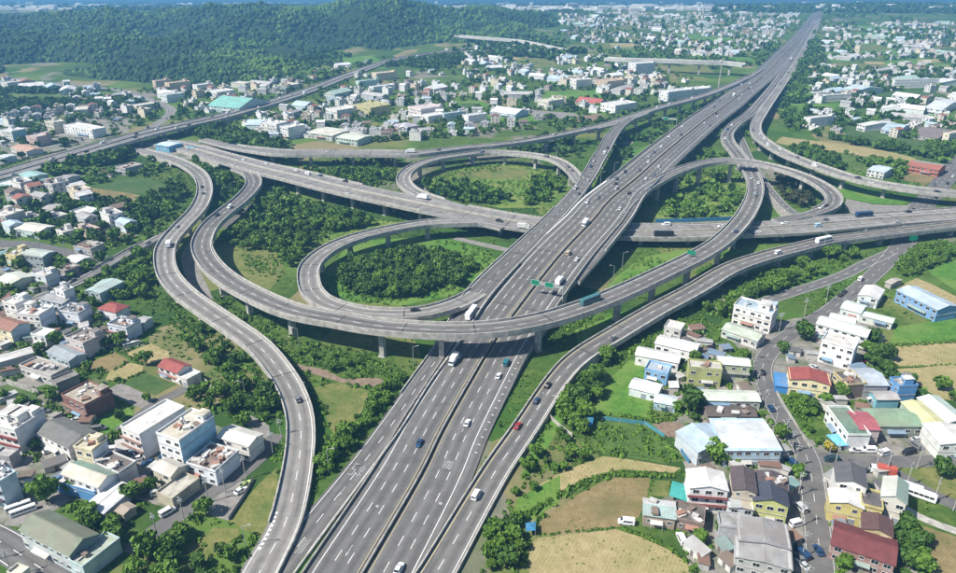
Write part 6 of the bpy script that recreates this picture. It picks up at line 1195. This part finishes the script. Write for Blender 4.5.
def vehicle(kind, c, x, y, z, rz, label, group=None, detail=True, s=1.0):
    bm_, gm, ex, L, wy, hlm, tlm, lx = vparts(kind, c); root = link(VN[kind], None, None, (x,y,z), rz); tag(root, label, VN[kind], group); root.scale = (s,s,s)
    link('body', bm_, root); link('window_glass', gm, root)
    for nm, me in ex: link(nm, me, root)
    if detail:
        for q in wy:
            for sx in (-1,1): w_ = link('wheel', WHEEL, root, (sx*(.80 if kind in ('car','suv','van') else 1.02), q, .33)); w_.scale = (1,1,1) if kind in ('car','suv','van') else (1.4,1.4,1.4)
        for sx in (-1,1): link('headlight', hlm, root, (sx*lx*.78, L-.02, .66)); link('taillight', tlm, root, (sx*lx*.8, -L+.0, .75))
    return root
def on_road(r, px, py):
    best = None
    for i in range(len(r.S)):
        q = P(px, py, r.S[i,2]); d = math.hypot(q[0]-r.S[i,0], q[1]-r.S[i,1])
        if best is None or d < best[0]: best = (d, i, q)
    _, i, q = best; o = (q[0]-r.S[i,0])*r.N[i,0]+(q[1]-r.S[i,1])*r.N[i,1]; o = max(-r.hw[i]+1.6, min(r.hw[i]-1.6, o))
    return i, o
def drive(r, i, o, kind, c, label, group=None, rev=None, detail=True, s=1.0):
    x = r.S[i,0]+r.N[i,0]*o; y = r.S[i,1]+r.N[i,1]*o; d = r.D[i]; rev = (o < 0) if rev is None else rev
    rz = math.atan2(-d[0], d[1]) + (math.pi if rev else 0)
    return vehicle(kind, c, x, y, r.S[i,2]+.02, rz, label, group, detail, s)
WT=(.80,.80,.80); BK=(.02,.02,.022); SV=(.48,.49,.50); NB=(.02,.06,.14); TL=(.02,.16,.20); RD=(.36,.03,.03); GY=(.16,.165,.17); BG=(.5,.42,.32)
placed = []
for r, px, py, kind, c, rev, label in ((A,418,447,'car',NB,None,'dark blue car alone on the left carriageway in the foreground'),(A,469,421,'car',WT,None,'white car in the middle of the right carriageway'),(A,401,567,'suv',WT,None,'white car nearest the bottom edge of the freeway'),
  (A,498,378,'car',WT,None,'white car just below the shadow of the great loop'),(A,508,361,'van',TL,None,'teal van at the shadow edge of the great loop'),(A,452,365,'truck',WT,None,'small white truck beside the freeway pier in the shadow'),(F,473,313,'bus',WT,True,'white bus on the collector road just above the great loop'),
  (A,584,226,'truck',WT,None,'big white box truck by the median on the upper freeway'),(A,570,252.5,'van',BG,None,'beige van right of the median on the upper freeway'),(A,577.5,259.5,'car',WT,None,'white car right of the beige van'),(A,558,285,'truck',WT,None,'white lorry on the right carriageway above the great loop'),(A,554,294,'car',BK,None,'black car behind the white lorry above the great loop'),
  (R2,473.5,501,'van',WT,False,'white van on the right ramp'),(R2,515,431,'car',RD,False,'red and black car on the right ramp'),(R2,537.5,400,'car',NB,False,'dark blue car on the right ramp by the painted marks'),(R2,545.5,389,'car',BK,False,'black car ahead of the dark blue one on the right ramp'),(R2,612,340,'car',GY,False,'grey car on the right ramp beside the village trees'),
  (L1,589,303,'bus',(.06,.16,.18),True,'dark teal bus on the great loop by the green gantry'),(B,659,236,'bus',BK,None,'long dark bus on the crossing freeway right of the overpass'),(B,663,225.5,'van',WT,None,'white van on the far side of the crossing freeway'),(B,498,221.5,'suv',BK,None,'black car on the crossing freeway left of the overpass'),(B,518,228,'truck',(.62,.62,.60),None,'pale truck on the crossing freeway by the overpass edge'),
  (B,346,181,'car',BK,None,'black car on the crossing freeway above the thicket'),(B,320,176,'car',NB,None,'blue car on the crossing freeway above the thicket'),(B,306,174,'van',WT,None,'white van on the crossing freeway above the thicket'),
  (R2,781,253,'van',WT,False,'white van on the right ramp before the bus'),(R2,821,242.5,'bus',WT,False,'white bus on the right ramp near the sign post'),(B,862,216.5,'bus',NB,None,'dark blue bus on the crossing freeway near the right edge'),(B,819,226.5,'van',(.4,.6,.75),None,'pale blue van on the crossing freeway by the hairpin'),(B,824,220.5,'car',GY,None,'grey car at the foot of the hairpin ramp'),
  (R3,169.5,245,'truck',WT,True,'white truck on the left ramp at its leftmost bend'),(R3,202,187,'car',BK,True,'dark car near the top of the left ramp'),(R3,203,194,'car',GY,True,'grey car following down the left ramp'),(R3,178,226,'car',SV,True,'silver car beside the side ramp fork'),(R3,297,398,'car',GY,True,'grey car on the straight of the left ramp'),
  (L1,217,216,'car',BK,False,'black car on the great loop between the two ramps'),(L1,231,207,'van',WT,False,'white van on the great loop near its start'),(L1,737,231,'car',NB,False,'dark car on the great loop over the crossing freeway'),(L1,754,197,'van',(.3,.34,.36),False,'grey van on the great loop below the arch ramp'),(L2,415,311,'car',BK,False,'dark car on the near side of the inner loop'),
  (R3b,147,245,'car',BK,False,'black car on the side ramp'),(R3b,131,250,'car',BK,False,'second black car lower on the side ramp'),(R3b,73,281,'car',GY,False,'grey car at the foot of the side ramp'),(Sr,827,206,'car',BK,False,'dark car leaving the hairpin ramp'),(Sr,822,208,'car',WT,False,'white car at the hairpin exit'),
  (D1,830,292,'car',BK,True,'dark car on the local road beside the median shrubs'),(D1,857,280,'van',WT,True,'white van on the local road near the junction'),(D1,762,371,'car',BK,True,'dark car on the village road at the pale green house'),(D1,769,408,'car',NB,True,'dark blue car stopped by the village road'),(D1,795,447,'car',BK,True,'dark car nearing the crossroads'),(E1,828,461,'van',(.02,.05,.06),True,'dark green van at the crossroads corner'),
  (D1,838,293,'car',BK,False,'black car waiting on the local road median side')):
    i, o = on_road(r, px, py); drive(r, i, o, kind, c, label, rev=rev); placed.append((r.S[i,0]+r.N[i,0]*o, r.S[i,1]+r.N[i,1]*o))
def park(px, py, ang, kind, c, label, s=1.0): x, y, _ = P(px, py); vehicle(kind, c, x, y, .14, ang, label, s=s)
park(191,151,1.2,'bluetruck',(.1,.4,.6),'second blue truck beside the bus park',1.2)
for k, (px,py) in enumerate(((215,152.5),(226,155),(244,157.5),(254,158))): pass
park(24,513,-.95,'bus',WT,'white minibus parked nearest the olive warehouse',.62); park(19,509,-.95,'bus',(.72,.72,.7),'dirty white minibus parked behind the other',.62)
park(918,497,.95,'bus',WT,'white coach parked beside the curving lane',.85); park(908,489,.95,'bus',(.7,.72,.74),'second white coach parked beside the curving lane',.7)
park(168,514,-.7,'van',WT,'white van parked beside the side street trees'); park(626,524,1.4,'van',WT,'white van at the end of the field track'); park(681,541,.1,'van',(.7,.7,.7),'pale van in front of the patched grey house'); park(700,484,.2,'car',GY,'grey car behind the white three storey house')
park(882,474,1.2,'truck',(.45,.10,.07),'red and white truck by the side street bend'); park(868,452,1.5,'van',WT,'white van outside the rose red roofed house'); park(855,452,1.5,'car',SV,'silver car outside the rose red roofed house'); park(818,552,.05,'car',NB,'blue car parked in the grey warehouse yard'); park(800,560,.05,'car',GY,'grey car in the grey warehouse yard'); park(797,546,.05,'car',BK,'black car in the grey warehouse yard')
park(132,346,-.9,'bus',(.7,.7,.7),'pale bus parked by the stained dark roof house',.6); park(122,345,-.9,'van',WT,'white van parked by the stained dark roof house'); park(246,486,-.6,'car',(.5,.6,.2),'yellow green car on the parking strip'); park(241,492,-.6,'car',WT,'white car on the parking strip'); park(140,481,-.8,'car',WT,'white car in the forecourt'); park(62,455,-.8,'car',SV,'silver car below the dark gable roof'); park(50,452,-.8,'car',WT,'white car below the dark gable roof'); park(197,393,.9,'car',WT,'white car at the porch of the red roofed house')
# traffic (colours at random along the lanes)
def traffic(r, u0, u1, lanes, n, where, detail=False):
    i = idx(r, u0, u1); c = 0; tr = 0
    while c < n and tr < n*20:
        tr += 1; s = random.uniform(r.len[i[0]], r.len[i[-1]]); j = int(np.argmin(abs(r.len-s))); o = random.choice(lanes); x = r.S[j,0]+r.N[j,0]*o; y = r.S[j,1]+r.N[j,1]*o
        if any((x-a)**2+(y-b)**2 < 110 for a,b in placed): continue
        placed.append((x,y)); cn, col = random.choice([('white',WT),('white',WT),('black',BK),('black',BK),('silver',SV),('grey',GY),('dark blue',NB),('silver',SV),('white',WT),('grey',GY),('red',RD)][:random.choice([9,9,9,10])]); kind = random.choices(['car','suv','van','truck'],[7,3,1.3,.4])[0]
        if kind == 'truck': cn, col = 'white', WT
        drive(r, j, o, kind, col, 'small %s %s %s' % (cn, VN[kind], where), 'vehicles '+where, detail=detail); c += 1
traffic(A, 8.5, 11, [-11,-7.4,-3.4,3.4,7,10.6], 15, 'on the raised freeway beyond the overpass', True)
traffic(A, 11, 14.5, [-11,-7.4,-3.4,3.4,7,10.6], 20, 'on the freeway below the upper viaduct merge'); traffic(A, 14.5, 19.5, [-11,-7.4,-3.4,3.4,7,10.6], 22, 'far up the freeway in the haze')
traffic(L1, 31, 37, [-2,2], 8, 'on the merging lanes of the great loop'); traffic(L1, 24.5, 31, [-2,2], 7, 'on the great loop where it bends right'); traffic(R6, 1, 7, [-2,2], 7, 'at the head of the upper right ramp'); traffic(R6, 7.5, 15, [-2.5,2.5], 8, 'on the upper right ramp')
traffic(B, 3, 8.5, [-9,-5,5,9], 5, 'on the crossing freeway left of the overpass', True); traffic(B, 11, 17.5, [-8,-4.5,4.5,8], 5, 'on the crossing freeway right of the overpass', True); traffic(V, 3, 16.5, [-2.5,2.5], 8, 'on the upper viaduct'); traffic(F, 9, 15, [-2.2,2.2], 7, 'on the ramp down from the upper viaduct'); traffic(Cx, 0.5, 10, [-7,-4,4,7], 20, 'on the northern expressway'); traffic(D1, 1.2, 4.5, [-3.5,3.5], 6, 'on the local road at the right edge'); traffic(L3, 2, 12, [0], 4, 'on the upper loop'); traffic(OLD, 2, 9, [-2,2], 8, 'on the old road below the hills'); traffic(R6, 9, 15, [2], 2, 'near the right end of the upper right ramp')
# ------------------------------------------------------------------ road writing and arrows
def painted(r, u, o, shapes, label, rev=False):
    j = int(np.argmin(abs(r.U-u))); m = MB(); c = r.S[j]; d = r.D[j]*(-1 if rev else 1); n = np.array([d[1],-d[0]])
    for poly in shapes:
        vs = [(c[0]+r.N[j,0]*o+n[0]*a+d[0]*b, c[1]+r.N[j,1]*o+n[1]*a+d[1]*b, c[2]+.045) for a,b in poly]; m.add(vs, [tuple(range(len(vs)))])
    ob = link('painted_marking', m.mesh('painted_marking', M_FADE), r.root); return ob
R_ = lambda x0,x1,y0,y1: [(x0,y0),(x1,y0),(x1,y1),(x0,y1)]
ARROW = [R_(-.14,.14,0,3.2), [(-.55,3.0),(.55,3.0),(0,4.6)]]
GLY1 = [R_(-.9,.9,4.6,4.95),R_(-.15,.15,0,6),R_(-.9,-.6,1.2,3.4),R_(.6,.9,1.2,3.4),R_(-.9,.9,2.5,2.8)]
GLY2 = [R_(-.85,-.6,0,5.6),R_(-.15,.1,.6,5.8),R_(.6,.85,0,6)]
GLY3 = [R_(-.8,.8,5.4,5.75),R_(-.8,-.5,3,5.4),R_(-.8,.8,2.7,3.05),R_(.5,.8,.3,2.7),R_(-.8,.8,0,.35)]
NINE = [R_(-.45,.45,3.6,3.9),R_(-.45,-.2,2.2,3.6),R_(.2,.45,0,3.6),R_(-.45,.45,2,2.3)]; ZERO = [R_(-.45,.45,3.6,3.9),R_(-.45,.45,0,.3),R_(-.45,-.2,.3,3.6),R_(.2,.45,.3,3.6)]; ONE = [R_(-.12,.14,0,3.9)]; SEV = [R_(-.45,.45,3.6,3.9),R_(.15,.42,0,3.6)]
sh = lambda g, dx: [[(a+dx,b) for a,b in p] for p in g]
painted(F, 1.38, -1.6, GLY1, '', True); painted(F, 1.42, 1.6, GLY2, '', True); painted(F, 1.9, 0.4, ARROW, '', True); painted(F, 2.15, -1.2, GLY3, '', True); painted(F, 2.15, 1.4, GLY1, '', True)
painted(A, 2.15, 7.0, sh(ONE,-1.1)+sh(ZERO,0)+sh(ZERO,1.1), '', False); painted(A, 1.7, 10.6, [R_(-.5,.5,0,1)], ''); painted(A, 1.25, -7.2, ARROW, '', True); painted(A, 1.6, -7.2, [R_(-.5,.5,0,1)], '', True); painted(R2, 3.75, 2.2, sh(SEV,-.55)+sh(ZERO,.55), '', False); painted(R2, 3.75, -1.8, ARROW, '', False); painted(A, 3.0, 7, ARROW, ''); painted(L1, 20.6, 2.2, ARROW, '', False)
for r, u0, u1, o, wd, ds in ((R3, 21.4, 23.2, 3.6, .9, (.9,.9)), (A, 2.6, 5.0, 14.6, .9, (.35,4.2))):
    i = idx(r,u0,u1); parts = []; s = r.len[i[0]]
    while s < r.len[i[-1]]-ds[0]:
        ss = np.array([s, s+ds[0]]); ps = np.stack([np.interp(ss, r.len, r.S[:,k]) for k in range(3)],1); nn = np.stack([np.interp(ss, r.len, r.N[:,k]) for k in range(2)],1); a = ps.copy(); b = ps.copy(); a[:,:2] += nn*(o-wd/2); b[:,:2] += nn*(o+wd/2); a[:,2] += .04; b[:,2] += .04
        parts.append((np.vstack([a,b]), np.array([[0,1,3,2]])[:, ::-1])); s += ds[0]+ds[1]
    Vv, Ff = cat_parts(parts); ob = link('hatching', npmesh('hatching', Vv, Ff, M_WHITE), r.root); ob['kind'] = 'stuff'
i = idx(A, 7.2, 9.8); link('gore_stripe', npmesh('gore_stripe', *ribbon(A, i, np.full(len(i),-16.6), np.linspace(-16.2,-15.2,len(i)), .045), M_WHITE), A.root)
# ------------------------------------------------------------------ signs, lamps, fences, masts
def gantry(r, px, py, label, o, arm, hgt=7.0, panels=2):
    i, _ = on_road(r, px, py); x, y, z = r.S[i,0]+r.N[i,0]*o, r.S[i,1]+r.N[i,1]*o, r.S[i,2]; rz = math.atan2(r.N[i,1], r.N[i,0])
    root = link('sign_gantry', None, None, (x,y,z), rz); tag(root, label, 'road sign')
    link('post', MB().cyl(0,0,-.2,hgt+.6,.24,.2).mesh('post', M_STEEL), root)
    b = MB(); b.bar((0,0,hgt),(arm,0,hgt),.13); b.bar((0,0,hgt-.9),(arm,0,hgt-.9),.13)
    for k in range(8): b.bar((arm*k/8,0,hgt-.9),(arm*(k+1)/8,0,hgt),.06,4)
    link('truss', b.mesh('truss', M_STEEL), root)
    for k in range(panels):
        q = arm*(.45+.45*k/max(1,panels-1)) if panels > 1 else arm*.7
        link('sign_panel', MB().box(-2.1,2.1,-.32,-.2,-1.4,1.4,0).box(-2.0,2.0,-.335,-.32,1.2,1.3,1).box(-2.0,2.0,-.335,-.32,-1.3,-1.2,1).box(-2.0,-1.9,-.335,-.32,-1.2,1.2,1).box(1.9,2.0,-.335,-.32,-1.2,1.2,1).mesh('sign_panel', [M_GSIGN, M_WHITE]), root, (q,0,hgt-.3))
gantry(A, 566, 298, 'green overhead sign gantry on the freeway behind the great loop', 17, -15); gantry(A, 690, 128, 'small green cantilever sign on the far side of the upper freeway', -16.6, -14, 7, 1)
def signpost(px, py, z, h, w_, hh, m, label, rz=0):
    x, y, _ = P(px, py, z); root = link('road_sign', None, None, (x,y,z), rz); tag(root, label, 'road sign'); link('post', MB().cyl(0,0,-.2,h,.1).mesh('post', M_STEEL), root); link('sign_panel', MB().box(-w_/2,w_/2,-.16,-.1,h-hh,h).mesh('sign_panel', m), root)
signpost(911,247,.1,7,4.5,3,M_GSIGN,'green road sign beside the local road under the right ramp'); signpost(691,257,13,3.5,4,2.2,M_GSIGN,'green sign on the parapet of the great loop',-.5); signpost(438,197,8,4,3,3.4,mat('sign_dark',(.02,.10,.07)),'dark green sign box at the foot of the upper loop')
def lamp(px, py, z, h, label, rz=0.0, group=None):
    x, y, _ = P(px, py, z); root = link('street_lamp', None, None, (x,y,z), rz); tag(root, label, 'street lamp', group); link('post', MB().cyl(0,0,-.2,h,.16,.09,8).bar((0,0,h-.1),(1.8,0,h+.35),.06).mesh('post', M_STEEL), root); link('lamp_head', MB().box(1.5,2.5,-.18,.18,h+.28,h+.44).mesh('lamp_head', M_CONC), root)
for px,py,z,h,lb in ((413.5,366,.1,9,'grey lamp post standing in the shade left of the collector road'),(613,284,.1,10,'lamp post on the grass under the freeway right side'),(622,270,.1,10,'second lamp post on the grass under the freeway'),(299,345,.1,8,'lamp post at the hedge of the clearing'),(329,472,.3,9,'lamp post at the tip between left ramp and collector road'),(824,246,6.9,8,'tall lamp post on the right ramp by the white bus'),(556,162,.1,10,'lamp post beside the upper loop'),(752,176,.1,9,'lamp post beside the slip road'),
  (246,548,.3,8,'lamp post on the grass beside the bottom of the left ramp'),(829,456,.1,6,'pale post at the side street corner'),(776,330,.1,8,'roadside lamp above the village bend'),(851,295,.1,8,'lamp on the verge of the local road'),(557,157,.1,9,'lamp below the upper viaduct'),(246,400,.1,8,'slim white pole behind the white blocks'),(300,402,3.6,8,'lamp on the left ramp parapet')): lamp(px,py,z,h,lb,random.choice([0,3.14]))
A_l = [(A, u, s) for u in np.arange(8.2,14.6,.42) for s in (-1,1)]
for r,u,s in A_l:
    j = int(np.argmin(abs(r.U-u))); x, y, z = r.S[j,0]+r.N[j,0]*16.2*s, r.S[j,1]+r.N[j,1]*16.2*s, r.S[j,2]
    root = link('street_lamp', LP[0] if False else None, None, (x,y,z), math.atan2(-s*r.N[j,1],-s*r.N[j,0])); tag(root, 'slim lamp post on the %s parapet of the upper freeway' % ('right' if s > 0 else 'left'), 'street lamp', 'lamp posts along the upper freeway')
    if 'lpm' not in globals(): lpm = MB().cyl(0,0,-.2,9,.13,.08,6).bar((0,0,8.9),(2,0,9.4),.05,5).mesh('post', M_STEEL); lhm = MB().box(1.7,2.7,-.15,.15,9.33,9.48).mesh('lamp_head', M_CONC)
    link('post', lpm, root); link('lamp_head', lhm, root)
def fence(pts, z, h, m, label, seg=3.0, name='fence', cat='fence', pm=None):
    W = [P(p[0],p[1],z) for p in pts]; root = link(name, None, None, W[0]); tag(root, label, cat); o = Vector(W[0])
    for a, b in zip(W, W[1:]):
        a = Vector(a); b = Vector(b); d = b-a; L = d.length; n = max(1, int(L/seg)); rz = math.atan2(d.y,d.x)
        for k in range(n):
            me = MB().box(0,L/n-.03,-.04,.04,.05,h).mesh('panel', m)
            for q in range(3): pass
            link('panel', me, root, a+d*(k/n)-o, rz)
        link('post', MB().box(-.08,.08,-.08,.08,0,h+.15).mesh('post', pm or M_STEEL), root, a-o, rz)
fence(T(520,380,[(490,238),(600,252),(745,268),(862,345)]), 0, 1.6, M_TEALF, 'teal sheet fence bounding the bright lawn and soil yard')
fence(T(600,390,[(455,320),(500,400),(530,440)]), 0, 1.6, M_BLUEF, 'short bright blue sheet fence by the path below the soil yard')
fence([(655,222.6),(690,222),(744,219.6)], 6.6, 2.4, M_BLUEF, 'blue screen fence on the far parapet of the crossing freeway', 6)
i = idx(A, 9.4, 10.6); px_ = [Qpx(*off(A,np.array([q]),16.9,0)[0]) for q in i[::4]]; fence([(float(a[0]),float(a[1])) for a in px_], 12.4, 2.2, M_BLUEF, 'blue screen fence on the right edge of the upper freeway', 6)
fence(T(0,376,[(45,50),(120,75),(235,112)]), 0, 2.4, M_CONC, 'pale boundary wall behind the lawn at the left edge', 5, 'wall', 'wall', M_CONC)
fence(T(130,477,[(735,20),(690,110),(590,262)]), 0, 1.4, M_CONCD, 'low grey wall of the parking strip', 5, 'wall', 'wall', M_CONC)
fence(T(120,330,[(510,310),(560,355),(625,412)]), 0, 1.6, M_CONC, 'pale garden wall running from the red roofed house', 5, 'wall', 'wall', M_CONC)
fence(T(520,380,[(180,232),(240,290),(312,345)]), 0, 1.8, M_CONC, 'short pale wall below the right ramp', 5, 'wall', 'wall', M_CONC)
fence(T(740,360,[(190,110),(215,190),(260,270),(320,370),(385,480),(420,530)]), 0, 1.1, M_CONC, 'low pale wall along the inside of the village road', 4, 'wall', 'wall', M_CONC)
fence(T(720,440,[(628,250),(640,360),(640,480)]), 0, 1.5, M_CONC, 'pale pavement wall in front of the row houses', 4, 'wall', 'wall', M_CONC)
SHM = [MB().box(-a,a,-b,b,0,h,0).add([(-a-.3,-b-.3,h+.02),(a+.3,-b-.3,h+.02),(a+.3,b+.3,h+.5),(-a-.3,b+.3,h+.5),(-a-.3,-b-.3,h+.12),(a+.3,-b-.3,h+.12),(a+.3,b+.3,h+.6),(-a-.3,b+.3,h+.6)],[(3,2,1,0),(4,5,6,7),(0,1,5,4),(1,2,6,5),(2,3,7,6),(3,0,4,7)],1).box(-.5,.5,-b-.05,-b,0,1.9,2) for a,b,h in ((2.2,1.6,2.2),(3.2,1.8,2.4),(1.6,1.4,2.1))]
SHC = [('rust roofed',(.26,.15,.11)),('grey roofed',(.36,.36,.36)),('white roofed',(.62,.62,.60)),('teal roofed',(.20,.33,.32)),('blue roofed',(.18,.27,.38)),('brown roofed',(.2,.16,.13)),('dark grey roofed',(.16,.16,.16)),('pale grey roofed',(.48,.48,.47))]
for lb, poly, n in (('in the lanes of the old village at left',[(0,250),(100,262),(50,300),(130,345),(100,350),(60,380),(0,400)],26),('in the courts round the white blocks',[(0,400),(60,400),(120,440),(215,440),(230,470),(150,500),(60,490),(0,515)],20),('behind the small white houses on the right',[(655,350),(690,328),(728,350),(758,385),(760,410),(690,415),(652,380)],14),
  ('between the factory and terrace houses',[(690,478),(700,415),(790,455),(800,573),(690,573)],12),('in the gardens right of the village road',[(780,350),(826,318),(880,320),(868,372),(912,400),(870,432),(800,395)],16),('by the row houses at the crossroads',[(818,464),(884,466),(905,520),(905,545),(825,545)],7),('in the garden plots below the expressway',[(0,180),(110,175),(130,235),(0,235)],14),('on the ground beside the expressway at far left',[(0,130),(140,112),(128,132),(0,165)],14)):
    c = 0; tr = 0
    while c < n and tr < 600:
        tr += 1; px = random.uniform(min(q[0] for q in poly), max(q[0] for q in poly)); py = random.uniform(min(q[1] for q in poly), max(q[1] for q in poly)); x, y, _ = P(px,py)
        if not inpoly([px],[py],poly)[0] or road_hit(np.array([x]),np.array([y]),2.2)[0] or any((x-a)**2+(y-b)**2 < (q*.8+2)**2 for a,b,q in BLD) or any(op and inpoly([px],[py],fp)[0] for fp,op in FIELDS): continue
        nm, colr = random.choice(SHC); kk = random.randrange(3); key = ('sh',kk,nm)
        if key not in VP: me = SHM[kk].mesh('shed', [wallm(random.choice([(.5,.48,.45),(.36,.34,.32),(.6,.59,.56)])), roofm(colr,'sheet'), wallm((.16,.15,.14))]); VP[key] = me
        ob = link('shed', VP[key], None, (x,y,0), random.uniform(0,6.28)); tag(ob, '%s little shed, %s, %s' % (nm, cell(px,py,poly), lb), 'shed', 'sheds '+lb); BLD.append((x,y,3)); c += 1
PARK = [('in the courts round the white blocks',[(30,400),(70,420),(165,440),(225,470),(200,495),(150,500),(60,470)],12),('in the lanes of the old village at left',[(0,250),(100,262),(60,300),(140,345),(110,352),(60,380),(0,400)],12),('between the factory and terrace houses',[(760,440),(790,455),(806,500),(812,573),(785,573),(780,480)],8),('along the side street at right',[(840,440),(956,440),(956,456),(840,456)],4),('in the yards right of the village road',[(780,345),(826,318),(870,320),(868,372),(800,395)],6),('by the small white houses on the right',[(680,345),(728,350),(758,385),(760,410),(700,415)],6),('beside the expressway at far left',[(60,118),(140,112),(128,132),(60,150)],10),('in the bus park below the bridge',[(200,150),(215,148),(262,160),(250,166)],6)]
for lb, poly, n in PARK:
    c = 0; tr = 0
    while c < n and tr < 500:
        tr += 1; px = random.uniform(min(q[0] for q in poly), max(q[0] for q in poly)); py = random.uniform(min(q[1] for q in poly), max(q[1] for q in poly)); x, y, _ = P(px,py)
        if not inpoly([px],[py],poly)[0] or road_hit(np.array([x]),np.array([y]),-.5)[0] or any((x-a)**2+(y-b)**2 < (q*.75+1.5)**2 for a,b,q in BLD) or any((x-a)**2+(y-b)**2 < 14 for a,b in placed): continue
        placed.append((x,y)); cn, col = random.choice([('white',WT),('silver',SV),('black',BK),('grey',GY),('dark blue',NB),('white',WT),('silver',SV)]+[('red',RD)]*(c == 2)); kd = random.choice(['car','suv','van']); vehicle(kd, col, x, y, .12, random.choice([.3,.35,1.9,1.85,-1.25]), '%s parked %s, %s, %s' % (cn, VN[kd], cell(px,py,poly), lb), 'parked vehicles '+lb); c += 1
upm = MB().cyl(0,0,-.2,9.5,.17,.11,8).mesh('post', M_CONC); uxm = MB().box(-1.1,1.1,-.07,.07,8.7,8.85).box(-.8,.8,-.07,.07,7.9,8.03).cyl(.5,.28,7.0,7.9,.22,n=8).mesh('crossarm', M_STEEL)
for r, u0, u1, st, sd, lb in ((D1,9.6,24.6,1.0,1,'beside the bending village road'),(LS1,.6,8,1.1,-1,'beside the side street at left'),(LS3,.4,4.8,.9,1,'along the broad grey street at left'),(E1,1,5,1,1,'along the side street at right'),(LS2,.4,2.8,.8,1,'along the bottom left street'),(E2,1,5.6,1.4,1,'along the curving lane')):
    for k, u in enumerate(np.arange(u0,u1,st)):
        j = int(np.argmin(abs(r.U-u))); o = sd*(r.hw[j]+.7); x = r.S[j,0]+r.N[j,0]*o; y = r.S[j,1]+r.N[j,1]*o
        root = link('utility_pole', None, None, (x,y,0), math.atan2(r.N[j,1],r.N[j,0])); tag(root, 'concrete utility pole with a crossarm %s' % lb, 'utility pole', 'utility poles '+lb); link('post', upm, root); link('crossarm', uxm, root)
def tarp(pts, z, m, label, name='tarpaulin'):
    W = [Vector(P(p[0],p[1],z)) for p in pts]; c = sum(W, Vector())/len(W); root = link(name, None, None, (c.x,c.y,0)); tag(root, label, 'tarpaulin'); m_ = MB(); vs = [(w_.x-c.x,w_.y-c.y,z+random.uniform(-.15,.15)) for w_ in W]; n = len(vs)
    m_.add(vs+[(0,0,z+.5)], [(k,(k+1)%n,n) for k in range(n)]); m_.add([(a,b,q-.08) for a,b,q in vs]+[(0,0,z+.42)], [((k+1)%n,k,n) for k in range(n)]); link('cloth', m_.mesh('cloth', m), root); p = MB()
    for a,b,q in vs: p.bar((a*.96,b*.96,0),(a*.96,b*.96,q),.06,5)
    link('poles', p.mesh('poles', M_STEEL), root)
tarp(T(600,477,[(412,110),(432,20),(540,55),(525,150)]), 2.4, mat('tarp_teal',(.04,.26,.24),(.07,.33,.30),scale=.6,rough=.6), 'teal tarpaulin canopy left of the white three storey house'); tarp(T(520,380,[(380,265),(388,222),(442,220),(430,275)]), 2.2, M_BLUEF, 'bright blue tarpaulin beneath the trees by the right ramp'); tarp(T(796,430,[(180,30),(250,20),(320,90),(250,95)]), 2.6, mat('tarp_sky',(.12,.40,.62),(.2,.5,.7),scale=.6,rough=.6), 'sky blue canopy behind the yellow tree'); tarp(T4(480,429,[(182,372),(222,368),(222,405),(184,408)]), 2.4, M_BLUEF, 'little blue pump shelter at the corner of the golden field')
x, y, _ = P(718.5, 88); root = link('light_mast', None, None, (x,y,0)); tag(root, 'tall pale high mast light standing near the upper viaduct', 'light mast'); link('pole', MB().cyl(0,0,-.3,34,1.0,.6,12).mesh('pole', M_CONC), root); link('lamp_ring', MB().cyl(0,0,33.5,35,2.6,2.6,12).mesh('lamp_ring', M_CONC), root)
x, y, _ = P(702, 25); root = link('chimney', None, None, (x,y,0)); tag(root, 'tall white chimney of the distant works', 'chimney'); link('stack', MB().cyl(0,0,-.3,40,3.0,2.2,12).mesh('stack', M_CONC), root); link('works_hall', MB().box(-16,28,-9,9,-.3,7).box(-10,10,-8,8,7,11).mesh('works_hall', wallm((.74,.74,.74))), root)
# ------------------------------------------------------------------ air
hz = MB(); hz.box(-9300,9300,-700,14300,-152.5,230); me = hz.mesh('haze', [])
hm = bpy.data.materials.new('haze'); hm.use_nodes = True; nt = hm.node_tree; nt.nodes.remove(nt.nodes['Principled BSDF']); pv = nt.nodes.new('ShaderNodeVolumePrincipled')
pv.inputs['Color'].default_value = (.20,.55,1.0,1); pv.inputs['Density'].default_value = .00025; pv.inputs['Anisotropy'].default_value = .1
nt.links.new(pv.outputs[0], nt.nodes['Material Output'].inputs['Volume']); me.materials.append(hm)
tag(link('haze', me), 'thin bluish haze over the plain', 'haze', kind='stuff')
